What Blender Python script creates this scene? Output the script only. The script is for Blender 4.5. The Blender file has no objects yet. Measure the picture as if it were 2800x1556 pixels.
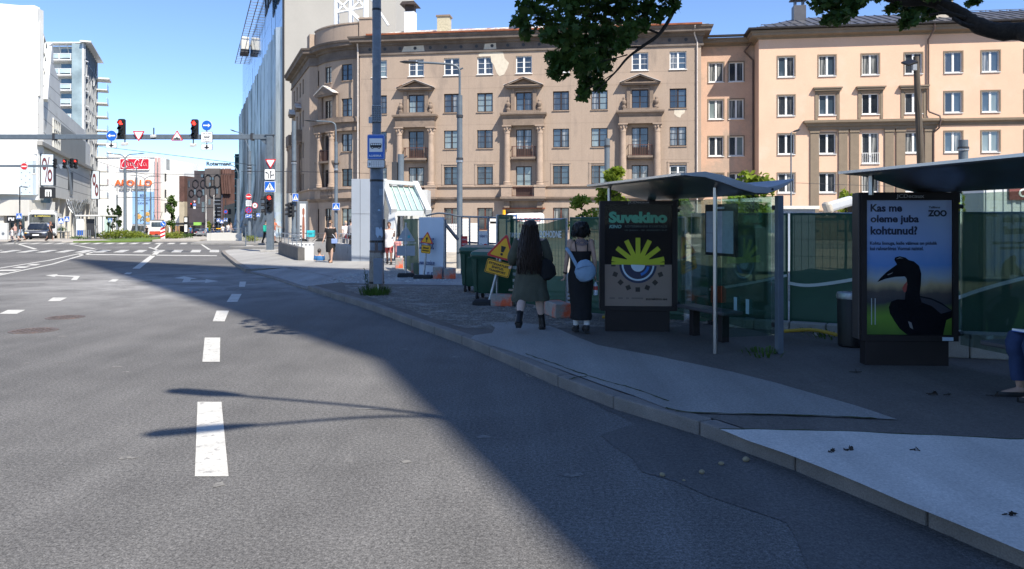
import bpy, bmesh, math, random
from mathutils import Vector, Matrix, noise
R = math.radians
rnd = random.Random(7)
scene = bpy.context.scene
col = scene.collection

# ------------------------------------------------------------------ camera, sky, sun, exposure
EYE, F, U0, V0 = 1.8, 2100.0, 1400.0, 604.0      # eye height; focal length and horizon in photograph pixels
cam = bpy.data.cameras.new('camera')
cam.lens = 27.0; cam.sensor_width = 36.0
cam.shift_y = -174.0 / 2800.0
cam.clip_start = 0.05; cam.clip_end = 4000
camo = bpy.data.objects.new('camera', cam); col.objects.link(camo)
camo.location = (0, 0, EYE); camo.rotation_euler = (R(90), 0, 0)
scene.camera = camo

SUN_AZ, SUN_EL = 36.0, 49.5       # sun stands behind the camera, this many degrees to its right
world = bpy.data.worlds.new('World'); scene.world = world; world.use_nodes = True
wn = world.node_tree.nodes; wl = world.node_tree.links
sky = wn.new('ShaderNodeTexSky'); sky.sky_type = 'NISHITA'; sky.sun_disc = False
sky.sun_elevation = R(SUN_EL); sky.sun_rotation = R(180 - SUN_AZ)
sky.air_density = 0.8; sky.dust_density = 0.0; sky.ozone_density = 5.0
tint = wn.new('ShaderNodeMix'); tint.data_type = 'RGBA'; tint.blend_type = 'MULTIPLY'; tint.inputs[0].default_value = 1.0
tint.inputs[7].default_value = (.90, .91, .98, 1)
wl.new(sky.outputs[0], tint.inputs[6]); wl.new(tint.outputs[2], wn['Background'].inputs[0])
wn['Background'].inputs[1].default_value = 0.125
sl = bpy.data.lights.new('sun', 'SUN'); sl.energy = 4.5; sl.angle = R(0.53); sl.color = (1.0, 0.94, 0.84)
so = bpy.data.objects.new('sun', sl); col.objects.link(so); so.location = (20, -20, 80)
_a = R(SUN_AZ); _e = R(SUN_EL)
SUND = Vector((math.sin(_a) * math.cos(_e), -math.cos(_a) * math.cos(_e), math.sin(_e)))
so.rotation_euler = SUND.to_track_quat('Z', 'Y').to_euler()
vs = scene.view_settings
vs.view_transform = 'Standard'; vs.look = 'None'; vs.exposure = 0.9; vs.gamma = 1.0; vs.use_curve_mapping = False
scene.cycles.max_bounces = 6; scene.cycles.diffuse_bounces = 3; scene.cycles.glossy_bounces = 3
scene.cycles.transparent_max_bounces = 12; scene.cycles.transmission_bounces = 4
scene.cycles.caustics_reflective = False; scene.cycles.caustics_refractive = False

# ------------------------------------------------------------------ helpers
def P(u, v, Y): return Vector(((u - U0) / F * Y, Y, EYE - (v - V0) / F * Y))
def G(u, v, z=0.0):
    Y = (EYE - z) * F / (v - V0)
    return Vector(((u - U0) / F * Y, Y, z))
def XU(u, Y): return (u - U0) / F * Y
def ZV(v, Y): return EYE - (v - V0) / F * Y
def zg(Y): return 0.0 if Y < 70 else -0.016 * (min(Y, 260) - 70)

class MB:
    def __init__(s): s.v = []; s.f = []
    def add(s, vs_, fs):
        b = len(s.v); s.v += [tuple(v) for v in vs_]; s.f += [[i + b for i in f] for f in fs]; return s
    def bx(s, x0, x1, y0, y1, z0, z1):
        return s.add([(x0,y0,z0),(x1,y0,z0),(x1,y1,z0),(x0,y1,z0),(x0,y0,z1),(x1,y0,z1),(x1,y1,z1),(x0,y1,z1)],
                     [(3,2,1,0),(4,5,6,7),(0,1,5,4),(1,2,6,5),(2,3,7,6),(3,0,4,7)])
    def box(s, c, d, rz=0, rx=0, ry=0):
        t = MB().bx(-d[0]/2,d[0]/2,-d[1]/2,d[1]/2,-d[2]/2,d[2]/2)
        t.xf(Matrix.Translation(c) @ Matrix.Rotation(rz,4,'Z') @ Matrix.Rotation(ry,4,'Y') @ Matrix.Rotation(rx,4,'X'))
        return s.add(t.v, t.f)
    def xf(s, M):
        s.v = [tuple(M @ Vector(v)) for v in s.v]; return s
    def bar(s, p0, p1, w, h=None):
        p0 = Vector(p0); p1 = Vector(p1); h = h or w; d = p1 - p0
        q = d.to_track_quat('X', 'Z').to_matrix().to_4x4()
        t = MB().bx(0, d.length, -w/2, w/2, -h/2, h/2).xf(Matrix.Translation(p0) @ q)
        return s.add(t.v, t.f)
    def tube(s, pts, r, n=8, cap=True, sy=1.0):
        pts = [Vector(p) for p in pts]; m = len(pts)
        rs = r if isinstance(r, (list, tuple)) else [r]*m
        up = None; vs_ = []; fs = []
        for i, p in enumerate(pts):
            d = (pts[min(i+1,m-1)] - pts[max(i-1,0)])
            d = d.normalized() if d.length > 1e-9 else Vector((0,0,1))
            if up is None:
                a = Vector((1,0,0)) if abs(d.x) < .8 else Vector((0,1,0))
            else: a = up
            b = d.cross(a)
            if b.length < 1e-6: b = d.cross(Vector((.3,.7,.2)))
            b.normalize(); a = b.cross(d).normalized(); up = a
            for k in range(n):
                t = 2*math.pi*k/n
                vs_.append(p + a*math.cos(t)*rs[i] + b*math.sin(t)*rs[i]*sy)
        for i in range(m-1):
            for k in range(n):
                fs.append((i*n+k, i*n+(k+1)%n, (i+1)*n+(k+1)%n, (i+1)*n+k))
        if cap: fs += [tuple(range(n-1,-1,-1)), tuple((m-1)*n+k for k in range(n))]
        return s.add(vs_, fs)
    def cyl(s, p0, p1, r0, r1=None, n=14): return s.tube([p0, p1], [r0, r0 if r1 is None else r1], n)
    def lathe(s, prof, c=(0,0,0), n=16, a0=0.0, a1=2*math.pi):
        full = abs(a1-a0-2*math.pi) < 1e-6; m = n if full else n+1; vs_ = []; fs = []
        for r, z in prof:
            for k in range(m):
                t = a0+(a1-a0)*k/n
                vs_.append((c[0]+r*math.cos(t), c[1]+r*math.sin(t), c[2]+z))
        for i in range(len(prof)-1):
            for k in range(n):
                k2 = (k+1) % m
                fs.append((i*m+k, i*m+k2, (i+1)*m+k2, (i+1)*m+k))
        if full: fs += [tuple(range(m-1,-1,-1)), tuple((len(prof)-1)*m+k for k in range(m))]
        return s.add(vs_, fs)
    def loft(s, rings, cap=True):
        n = len(rings[0]); vs_ = [p for r in rings for p in r]; fs = []
        for i in range(len(rings)-1):
            for k in range(n): fs.append((i*n+k, i*n+(k+1)%n, (i+1)*n+(k+1)%n, (i+1)*n+k))
        if cap: fs += [tuple(range(n-1,-1,-1)), tuple((len(rings)-1)*n+k for k in range(n))]
        return s.add(vs_, fs)
    def ell(s, c, r, n=14, m=9, M=None):
        prof = []
        for i in range(m+1):
            t = math.pi*i/m - math.pi/2
            prof.append((max(math.cos(t),1e-3), math.sin(t)))
        t = MB().lathe(prof, (0,0,0), n)
        S = Matrix.Translation(c) @ (M or Matrix()) @ Matrix.Diagonal((r[0],r[1],r[2],1))
        t.xf(S); return s.add(t.v, t.f)
    def prism(s, poly, y0, y1):            # poly in (x, z), pulled along y
        n = len(poly)
        return s.add([(x,y0,z) for x,z in poly]+[(x,y1,z) for x,z in poly],
            [tuple(range(n)), tuple(range(2*n-1,n-1,-1))]+[(i,n+i,n+(i+1)%n,(i+1)%n) for i in range(n)])
    def slab(s, poly, z0, z1):             # poly in (x, y), pulled along z
        n = len(poly)
        return s.add([(p[0],p[1],z0) for p in poly]+[(p[0],p[1],z1) for p in poly],
            [tuple(range(n-1,-1,-1)), tuple(range(n,2*n))]+[(i,(i+1)%n,n+(i+1)%n,n+i) for i in range(n)])
    def sheet(s, poly, z=0.0): return s.add([(p[0],p[1],z) for p in poly], [tuple(range(len(poly)))])

def wpos(o):
    p = Vector((0,0,0))
    while o is not None: p = p + Vector(o.location); o = o.parent
    return p

def mk(name, mb, mat, parent=None, smooth=False, bev=0.0, label=None, w=False, seg=2, loc=None, rot=None):
    """one mesh object; w=True: the vertices are world coordinates and the parents are unrotated"""
    me = mb if isinstance(mb, bpy.types.Mesh) else None
    if me is None:
        vs_ = mb.v
        if w and parent is not None:
            q = wpos(parent); vs_ = [(v[0]-q.x, v[1]-q.y, v[2]-q.z) for v in vs_]
        me = bpy.data.meshes.new(name); me.from_pydata(vs_, [], mb.f); me.update()
        bm = bmesh.new(); bm.from_mesh(me)
        bmesh.ops.recalc_face_normals(bm, faces=bm.faces)
        if bev > 0:
            es = [e for e in bm.edges if len(e.link_faces) == 2 and e.calc_face_angle(0) > R(32)]
            bmesh.ops.bevel(bm, geom=es, offset=bev, segments=seg, affect='EDGES', profile=.5, clamp_overlap=True)
        bm.to_mesh(me); bm.free()
        if smooth:
            for p in me.polygons: p.use_smooth = True
            try: me.set_sharp_from_angle(angle=R(38))
            except Exception: pass
        if mat is not None: me.materials.append(mat)
    o = bpy.data.objects.new(name, me); col.objects.link(o)
    if parent is not None: o.parent = parent
    if loc is not None: o.location = loc
    if rot is not None: o.rotation_euler = rot
    if label: o['label'] = label
    return o
def tag(o, label=None, cat=None, group=None, kind=None):
    if label: o['label'] = label
    if cat: o['category'] = cat
    if group: o['group'] = group
    if kind: o['kind'] = kind
    return o
def thing(name, label, cat, loc=(0,0,0), rz=0.0, group=None, kind=None):
    o = bpy.data.objects.new(name, None); o.empty_display_size = .2; col.objects.link(o)
    o.location = loc; o.rotation_euler = (0,0,rz)
    return tag(o, label, cat, group, kind)
def dup(root, loc=None, rz=None, label=None, group=None):
    def cp(o, par):
        c = o.copy(); col.objects.link(c)
        if par is not None: c.parent = par
        for ch in list(o.children): cp(ch, c)
        return c
    r = cp(root, None)
    if loc is not None: r.location = loc
    if rz is not None: r.rotation_euler = (0,0,rz)
    if label: r['label'] = label
    if group: r['group'] = group
    return r
def dupart(o, parent, M=None, label=None):
    """copy of a part with its sub-parts, under parent, placed by matrix M"""
    c = o.copy(); col.objects.link(c); c.parent = parent
    if M is not None: c.matrix_local = M
    for ch in list(o.children):
        d = ch.copy(); col.objects.link(d); d.parent = c
    return c
def smooth_path(pts, k=6):
    pts = [Vector(p) for p in pts]; out = []
    for i in range(len(pts)-1):
        p0 = pts[max(i-1,0)]; p1 = pts[i]; p2 = pts[i+1]; p3 = pts[min(i+2,len(pts)-1)]
        for j in range(k):
            t = j/k
            out.append(.5*((2*p1)+(p2-p0)*t+(2*p0-5*p1+4*p2-p3)*t*t+(3*p1-p0-3*p2+p3)*t**3))
    out.append(pts[-1]); return out
def circ(r, n=28, cx=0, cz=0, a0=0, a1=360):
    full = a1-a0 >= 360
    return [(cx+r*math.cos(R(a0+(a1-a0)*i/(n if full else n-1))), cz+r*math.sin(R(a0+(a1-a0)*i/(n if full else n-1)))) for i in range(n)]
def rrect(w, h, r, cx=0, cz=0, n=4):
    out = []
    for sx, sz, a in ((1,1,0),(-1,1,90),(-1,-1,180),(1,-1,270)):
        for i in range(n+1):
            t = R(a+90*i/n); out.append((cx+sx*(w/2-r)+r*math.cos(t), cz+sz*(h/2-r)+r*math.sin(t)))
    return out

def textmesh(body, bold=0.0, shear=0.0):
    cu = bpy.data.curves.new('lettering', 'FONT'); cu.body = body; cu.size = 1.0
    cu.offset = bold; cu.shear = shear; cu.extrude = 0.004; cu.resolution_u = 3
    cu.align_x = 'LEFT'
    ob = bpy.data.objects.new('lettering', cu); col.objects.link(ob)
    dg = bpy.context.evaluated_depsgraph_get()
    me = bpy.data.meshes.new_from_object(ob.evaluated_get(dg))
    bpy.data.objects.remove(ob); bpy.data.curves.remove(cu)
    return me
def text(body, mat, parent, cx, cz, w, h, y, bold=0.0, shear=0.0, th=0.006, name='lettering', ry=0.0):
    """flat lettering facing -y, fitted into the box w x h round (cx, cz) on the plane y"""
    me = textmesh(body, bold, shear)
    xs = [v.co.x for v in me.vertices]; ys = [v.co.y for v in me.vertices]
    x0, x1, y0, y1 = min(xs), max(xs), min(ys), max(ys)
    w = w or h*(x1-x0)/max(y1-y0,1e-6)
    for v in me.vertices:
        x = (v.co.x-x0)/(x1-x0)*w - w/2; z = (v.co.y-y0)/(y1-y0)*h - h/2
        v.co = (cx+x, y - (th/2)*(1 if v.co.z > 0 else -1), cz+z)
    me.materials.clear(); me.materials.append(mat)
    o = bpy.data.objects.new(name, me); col.objects.link(o); o.parent = parent
    return o
def fill2d(outer, holes, z):
    cu = bpy.data.curves.new('outline', 'CURVE'); cu.dimensions = '2D'; cu.fill_mode = 'BOTH'
    for poly in [outer]+holes:
        sp = cu.splines.new('POLY'); sp.points.add(len(poly)-1); sp.use_cyclic_u = True
        for i, p in enumerate(poly): sp.points[i].co = (p[0], p[1], 0, 1)
    ob = bpy.data.objects.new('outline', cu); col.objects.link(ob)
    dg = bpy.context.evaluated_depsgraph_get()
    me = bpy.data.meshes.new_from_object(ob.evaluated_get(dg))
    m = MB(); m.add([(v.co.x, v.co.y, z) for v in me.vertices], [tuple(p.vertices) for p in me.polygons])
    bpy.data.objects.remove(ob); bpy.data.curves.remove(cu); bpy.data.meshes.remove(me)
    return m

# ------------------------------------------------------------------ materials
MATS = {}
def M(name, c, rough=.75, metal=0.0, var=.12, vs_=2.0, fine=0.0, fs=60.0, bump=0.0, bs=40.0, spec=.4, c2=None, c2s=1.0, c2t=.55, stretch=None, coat=0.0, emit=0.0, alpha=1.0):
    if name in MATS: return MATS[name]
    m = bpy.data.materials.new(name); m.use_nodes = True; MATS[name] = m
    nt = m.node_tree; N = nt.nodes; L = nt.links; b = N['Principled BSDF']
    b.inputs['Roughness'].default_value = rough; b.inputs['Metallic'].default_value = metal
    b.inputs['Specular IOR Level'].default_value = spec
    if coat: b.inputs['Coat Weight'].default_value = coat; b.inputs['Coat Roughness'].default_value = .04
    if alpha < 1: b.inputs['Alpha'].default_value = alpha
    tc = N.new('ShaderNodeTexCoord'); src = tc.outputs['Object']
    if stretch:
        mp = N.new('ShaderNodeMapping'); mp.inputs['Scale'].default_value = stretch
        L.new(src, mp.inputs[0]); src = mp.outputs[0]
    def nz(scale, det=5, ro=.6):
        n = N.new('ShaderNodeTexNoise'); n.inputs['Scale'].default_value = scale
        n.inputs['Detail'].default_value = det; n.inputs['Roughness'].default_value = ro
        L.new(src, n.inputs['Vector']); return n.outputs['Fac']
    def mix(fac, a, bb, typ='MIX'):
        x = N.new('ShaderNodeMix'); x.data_type = 'RGBA'; x.blend_type = typ
        if isinstance(fac, float): x.inputs[0].default_value = fac
        else: L.new(fac, x.inputs[0])
        for i, q in ((6, a), (7, bb)):
            if isinstance(q, tuple): x.inputs[i].default_value = (q[0], q[1], q[2], 1)
            else: L.new(q, x.inputs[i])
        return x.outputs[2]
    def ramp(fac, lo, hi):
        r = N.new('ShaderNodeMapRange'); r.inputs[1].default_value = lo; r.inputs[2].default_value = hi
        L.new(fac, r.inputs[0]); return r.outputs[0]
    lo = tuple(x*(1-var) for x in c); hi = tuple(min(1, x*(1+var)) for x in c)
    out = mix(ramp(nz(vs_), .3, .7), lo, hi)
    if c2 is not None: out = mix(ramp(nz(c2s, 7, .65), c2t, c2t+.13), out, tuple(c2))
    if fine > 0:
        f = ramp(nz(fs, 2, .5), .3, .7); g = N.new('ShaderNodeMapRange')
        L.new(f, g.inputs[0]); g.inputs[3].default_value = 1-fine; g.inputs[4].default_value = 1+fine
        cm = N.new('ShaderNodeVectorMath'); cm.operation = 'SCALE'; L.new(out, cm.inputs[0]); L.new(g.outputs[0], cm.inputs['Scale'])
        out = cm.outputs[0]
    L.new(out, b.inputs['Base Color'])
    if emit: L.new(out, b.inputs['Emission Color']); b.inputs['Emission Strength'].default_value = emit
    if bump:
        bn = N.new('ShaderNodeBump'); bn.inputs['Strength'].default_value = bump; bn.inputs['Distance'].default_value = .02
        L.new(nz(bs, 4), bn.inputs['Height']); L.new(bn.outputs[0], b.inputs['Normal'])
    return m
def glassmat(name, tint, refl=.5, trans=.9, rough=.02):
    """thin sheet of glass: part mirror, part tinted see-through"""
    m = bpy.data.materials.new(name); m.use_nodes = True; nt = m.node_tree; N = nt.nodes; L = nt.links
    N.remove(N['Principled BSDF']); o = N['Material Output']
    t = N.new('ShaderNodeBsdfTransparent'); t.inputs[0].default_value = (*[x*trans for x in tint], 1)
    g = N.new('ShaderNodeBsdfGlossy'); g.inputs['Roughness'].default_value = rough
    f = N.new('ShaderNodeFresnel'); f.inputs[0].default_value = 1.5
    mm = N.new('ShaderNodeMath'); mm.operation = 'MULTIPLY'; mm.inputs[1].default_value = refl; L.new(f.outputs[0], mm.inputs[0])
    x = N.new('ShaderNodeMixShader'); L.new(mm.outputs[0], x.inputs[0]); L.new(t.outputs[0], x.inputs[1]); L.new(g.outputs[0], x.inputs[2])
    L.new(x.outputs[0], o.inputs[0]); return m
def meshmat(name, c, cover=.7):
    """open woven net: partly thread, partly holes"""
    m = bpy.data.materials.new(name); m.use_nodes = True; nt = m.node_tree; N = nt.nodes; L = nt.links
    b = N['Principled BSDF']; o = N['Material Output']; b.inputs['Roughness'].default_value = .7
    n = N.new('ShaderNodeTexNoise'); n.inputs['Scale'].default_value = 2.2; n.inputs['Detail'].default_value = 4
    tc = N.new('ShaderNodeTexCoord'); L.new(tc.outputs['Object'], n.inputs['Vector'])
    x = N.new('ShaderNodeMix'); x.data_type = 'RGBA'; L.new(n.outputs[0], x.inputs[0])
    x.inputs[6].default_value = (*[q*.75 for q in c], 1); x.inputs[7].default_value = (*[q*1.25 for q in c], 1)
    L.new(x.outputs[2], b.inputs['Base Color'])
    tl = N.new('ShaderNodeBsdfTranslucent'); L.new(x.outputs[2], tl.inputs[0])
    ms = N.new('ShaderNodeMixShader'); ms.inputs[0].default_value = .35; L.new(b.outputs[0], ms.inputs[1]); L.new(tl.outputs[0], ms.inputs[2])
    t = N.new('ShaderNodeBsdfTransparent'); t.inputs[0].default_value = (.8, .95, .85, 1)
    y = N.new('ShaderNodeMixShader'); y.inputs[0].default_value = cover; L.new(t.outputs[0], y.inputs[1]); L.new(ms.outputs[0], y.inputs[2])
    L.new(y.outputs[0], o.inputs[0]); return m
def leafmat(name, c, c2, trans=.35):
    m = M(name, c, rough=.5, var=.3, vs_=1.4, c2=c2, c2s=3.0, c2t=.5, spec=.3); nt = m.node_tree; N = nt.nodes; L = nt.links
    b = N['Principled BSDF']; o = N['Material Output']; t = N.new('ShaderNodeBsdfTranslucent')
    src = b.inputs['Base Color'].links[0].from_socket; L.new(src, t.inputs[0])
    x = N.new('ShaderNodeMixShader'); x.inputs[0].default_value = trans
    L.new(b.outputs[0], x.inputs[1]); L.new(t.outputs[0], x.inputs[2]); L.new(x.outputs[0], o.inputs[0]); return m

WHITE = M('white_paint', (.78,.78,.76), .5, var=.05)
OFFWH = M('aged_white_paint', (.62,.61,.57), .6, var=.12, vs_=6)
BLACK = M('black_paint', (.012,.012,.013), .45)
DARK = M('dark_grey_paint', (.035,.036,.04), .5)
STEEL = M('painted_steel', (.17,.19,.21), .5, metal=.2, var=.1, vs_=8)
GALV = M('galvanised_steel', (.36,.38,.4), .42, metal=.7, var=.2, vs_=20)
GREYP = M('pole_grey_paint', (.10,.125,.15), .5, var=.15, vs_=5)
SIGNBLUE = M('sign_blue', (.012,.11,.47), .35, var=.04)
SIGNRED = M('sign_red', (.55,.015,.02), .35, var=.04)
SIGNYEL = M('sign_yellow', (.85,.42,.01), .4, var=.06)
RUBBER = M('rubber', (.02,.02,.021), .8)
CONC = M('concrete', (.33,.315,.29), .85, var=.15, vs_=4, fine=.12, fs=80, bump=.3, bs=60)
REDLIT = M('lit_red_lamp', (1.0,.03,.02), .3, emit=3.0, var=.02)
# ------------------------------------------------------------------ ground materials
def asphalt(name, base, grain=.35, patch=.22, dust=0.0, warm=0.0):
    m = bpy.data.materials.new(name); m.use_nodes = True; nt = m.node_tree; N = nt.nodes; L = nt.links; b = N['Principled BSDF']
    b.inputs['Roughness'].default_value = .82; b.inputs['Specular IOR Level'].default_value = .3
    tc = N.new('ShaderNodeTexCoord'); src = tc.outputs['Object']
    def nz(scale, det, ro=.6, vec=None, dist=0.0):
        n = N.new('ShaderNodeTexNoise'); n.inputs['Scale'].default_value = scale; n.inputs['Detail'].default_value = det
        n.inputs['Roughness'].default_value = ro; n.inputs['Distortion'].default_value = dist; L.new(vec or src, n.inputs['Vector']); return n.outputs['Fac']
    def rng(f, a, b_, c=0.0, d=1.0):
        r = N.new('ShaderNodeMapRange'); L.new(f, r.inputs[0])
        for i, q in zip((1,2,3,4), (a,b_,c,d)): r.inputs[i].default_value = q
        return r.outputs[0]
    def mul(a, b_):
        x = N.new('ShaderNodeMath'); x.operation = 'MULTIPLY'
        for i, q in ((0,a),(1,b_)):
            if isinstance(q, float): x.inputs[i].default_value = q
            else: L.new(q, x.inputs[i])
        return x.outputs[0]
    def mix(fac, a, bb):
        x = N.new('ShaderNodeMix'); x.data_type = 'RGBA'; L.new(fac, x.inputs[0]) if not isinstance(fac, float) else None
        for i, q in ((6,a),(7,bb)):
            if isinstance(q, tuple): x.inputs[i].default_value = (*q, 1)
            else: L.new(q, x.inputs[i])
        return x.outputs[2]
    # large worn areas, streaks along the travel direction, aggregate grain, light chips
    k = mul(rng(nz(.16, 5, .6), .3, .7, 1-patch, 1+patch), rng(nz(1.3, 5, .7), .3, .7, 1-patch*.45, 1+patch*.45))
    mp = N.new('ShaderNodeMapping'); mp.inputs['Rotation'].default_value = (0,0,R(-22)); mp.inputs['Scale'].default_value = (1.6,.09,1); L.new(src, mp.inputs[0])
    k = mul(k, rng(nz(1.0, 6, .62, mp.outputs[0]), .3, .7, .84, 1.14))
    k = mul(k, rng(nz(95, 2, .6), .32, .68, 1-grain, 1+grain)); k = mul(k, rng(nz(38, 2, .5), .3, .7, 1-grain*.7, 1+grain*.7))
    vo = N.new('ShaderNodeTexVoronoi'); vo.inputs['Scale'].default_value = 55; L.new(src, vo.inputs['Vector'])
    chip = mul(rng(vo.outputs['Distance'], .16, .06), rng(nz(6, 3), .45, .62))
    sc_ = N.new('ShaderNodeVectorMath'); sc_.operation = 'SCALE'; sc_.inputs[0].default_value = base; L.new(k, sc_.inputs['Scale'])
    out = mix(mul(chip, .5), sc_.outputs[0], (.34,.32,.28))
    # long thin cracks and pale chalky scuffs
    sp = nz(.55, 9, .72, None, 1.2)
    out = mix(mul(rng(sp, .69, .76), .38), out, (.36,.34,.31))
    if dust:
        sx = N.new('ShaderNodeVectorMath'); sx.operation = 'DISTANCE'; L.new(src, sx.inputs[0]); sx.inputs[1].default_value = (-9.0, 23.5, 0)
        out = mix(mul(mul(rng(sx.outputs['Value'], 9.5, 3.0), rng(nz(.7, 8, .7, None, .6), .34, .68)), dust), out, (.36,.35,.33))
    L.new(out, b.inputs['Base Color'])
    bn = N.new('ShaderNodeBump'); bn.inputs['Strength'].default_value = .45; bn.inputs['Distance'].default_value = .008
    L.new(nz(75, 3), bn.inputs['Height']); L.new(bn.outputs[0], b.inputs['Normal'])
    return m
ROADM = asphalt('road_asphalt', (.124,.119,.112), grain=.5, dust=.8)
FARGR = asphalt('far_asphalt', (.11,.108,.104), grain=.1)
PAVEM = asphalt('pavement_asphalt', (.125,.11,.096), grain=.22)
PAVEL = asphalt('pale_pavement_asphalt', (.26,.248,.228), grain=.2, patch=.12)
CONCP = asphalt('poured_concrete', (.52,.485,.44), grain=.15, patch=.2)
SETTS = asphalt('pale_dusty_paving', (.30,.29,.275), grain=.2, patch=.2)
PATCH = asphalt('newer_asphalt', (.098,.093,.088), grain=.3, patch=.1)
KERBM = M('granite_kerb', (.19,.17,.15), .85, var=.2, vs_=3, fine=.2, fs=90, bump=.4)
PAINT = M('road_marking_paint', (.50,.485,.44), .7, var=.12, vs_=3, fine=.10, fs=45, c2=(.20,.19,.18), c2s=11, c2t=.56)
EARTH = M('gravelly_earth', (.155,.135,.112), .95, var=.3, vs_=5, fine=.35, fs=35, bump=.8, bs=25, c2=(.30,.28,.255), c2s=3, c2t=.52)

# ------------------------------------------------------------------ stairwell of the pedestrian underpass (a hole in road and pavement)
ST = [Vector((-8.8,32.6)), Vector((-6.15,32.1)), Vector((-8.95,38.4)), Vector((-11.7,39.4))]     # near left, near right, far right, far left
hole = [(p.x,p.y) for p in ST]
road = mk('road', fill2d([(-150,-80),(150,-80),(150,70),(-150,70)], [hole], 0.0), ROADM); tag(road, kind='structure')
g = MB()
xs_ = [-1200,-150,150,1200]; ys_ = [-400,-80,70,100,140,200,260,420,1800]
for i in range(3):
    for j in range(len(ys_)-1):
        if i == 1 and j == 1: continue
        x0,x1,y0,y1 = xs_[i],xs_[i+1],ys_[j],ys_[j+1]
        g.add([(x0,y0,zg(y0)),(x1,y0,zg(y0)),(x1,y1,zg(y1)),(x0,y1,zg(y1))],[(0,1,2,3)])
ground = mk('ground', g, FARGR); tag(ground, kind='structure')

# ------------------------------------------------------------------ pavement with its kerb stones
K1 = [(3.9,0.6),(3.25,2.4),(2.62,4.07),(2.08,5.45),(1.62,6.36),(1.10,7.1),(.61,8.06),(-.07,9.67),(-.78,11.3),(-1.60,12.9),(-2.9,15.6),(-4.31,18.1),(-5.3,19.9)]
K2 = [(-9.3,26.8),(-11.2,31.0),(-13.0,35.2),(-14.8,39.4),(-16.2,42.8),(-16.65,44.4),(-16.3,45.6),(-15.2,46.2),(-13.5,46.35),(30,46.35)]
def offset(pl, d):
    out = []
    for i, p in enumerate(pl):
        a = Vector(pl[max(i-1,0)]); b = Vector(pl[min(i+1,len(pl)-1)]); t = (b-a).normalized()
        out.append((p[0]+t.y*d, p[1]-t.x*d))
    return out
I1 = offset(K1, .17); I2 = offset(K2, .17)
AP = [(-4.55,21.4),(-5.6,23.6),(-6.9,25.7),(-8.2,27.6)]
ZP = .12
outer = [(5.5,-30)] + I1 + AP + I2 + [(30,-30)]
pavement = mk('pavement', fill2d(outer, [hole], ZP), PAVEM); tag(pavement, kind='structure')
stone = None
def stones(pl, h, L=1.0, top=.124):
    global stone
    pts = []; acc = 0
    for i in range(len(pl)-1):
        a = Vector(pl[i]); b = Vector(pl[i+1]); n = max(1, int(round((b-a).length/.1)))
        pts += [a.lerp(b, k/n) for k in range(n)]
    pts.append(Vector(pl[-1])); start = pts[0]; acc = 0; res = []
    for i in range(1, len(pts)):
        acc += (pts[i]-pts[i-1]).length
        if acc >= L or i == len(pts)-1: res.append((start, pts[i])); start = pts[i]; acc = 0
    for a, b in res:
        if len(res) > 40 and a.x > -6 and a.y > 40: continue
        d = b-a
        if stone is None:
            o = mk('kerb_stone', MB().bx(0,1,-.17,0,-.06,1.0*.124), KERBM, pavement, bev=.014); stone = o
        else: o = dupart(stone, pavement)
        o.location = (a.x, a.y, rnd.uniform(-.004,.004)); o.rotation_euler = (0,0,math.atan2(d.y,d.x)+rnd.uniform(-.006,.006))
        o.scale = (d.length-.012, 1, h)
stones(K1, 1.0); stones(K2, 1.0)
lower = [(-5.3,19.9),(-6.3,21.7),(-7.4,23.8),(-8.4,25.5),(-9.3,26.8)]
stones(lower, .3)
lo_in = offset(lower, .17)
ap = MB(); inn = [I1[-1]]+AP; inn = [I1[-1], AP[0], AP[1], AP[2], AP[3]]
lo2 = lo_in; m_ = 5
ap.add([(p[0],p[1],.036) for p in lo2]+[(p[0],p[1],ZP) for p in inn], [(i,i+1,m_+i+1,m_+i) for i in range(4)])
tag(mk('driveway_ramp', ap, SETTS), kind='structure')
# closing wedge between ramp end and pavement
mk('ramp_edge', MB().add([(lo_in[-1][0],lo_in[-1][1],.036),(AP[3][0],AP[3][1],ZP),(I2[0][0],I2[0][1],ZP)],[(0,1,2)]), SETTS, pavement)
def onpave(name, px, mat, z, sc=1.0):
    return mk(name, MB().sheet([(G(u*sc,v*sc,ZP).x, G(u*sc,v*sc,ZP).y) for u,v in px], z), mat, pavement)
def rough_edge(pts, amp=.05, step=.25):
    out = []
    for i in range(len(pts)):
        a = Vector(pts[i]); b = Vector(pts[(i+1)%len(pts)]); n = max(1,int((b-a).length/step)); t = (b-a).normalized()
        for k in range(n):
            p = a.lerp(b,k/n); q = amp*noise.noise((p.x*2.3,p.y*2.3,3.1)); out.append((p.x-t.y*q,p.y+t.x*q))
    return out
def pave_patch(name, px, mat, z, amp=.05):
    pts = [(G(u,v,ZP).x, G(u,v,ZP).y) for u,v in px]
    mk(name, fill2d(rough_edge(pts, amp), [], z), mat, pavement)
pave_patch('pale_pavement', [(1336,884),(1420,882),(1503,893),(1631,944),(1800,976),(2000,1018),(2180,1065),(2330,1108),(2455,1150),(2396,1147),(2203,1139),(1900,1131),(1822,1118),(1600,1038),(1416,970),(1290,927),(1298,918),(1345,912),(1352,898)], PAVEL, ZP+.009, .03)
pave_patch('concrete_slab', [(1967,1176),(2300,1183),(2800,1206),(3100,1225),(3400,1500),(3500,1720),(3000,1620),(2800,1516),(2478,1380),(2249,1283),(2047,1208)], CONCP, ZP+.012, .025)
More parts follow.
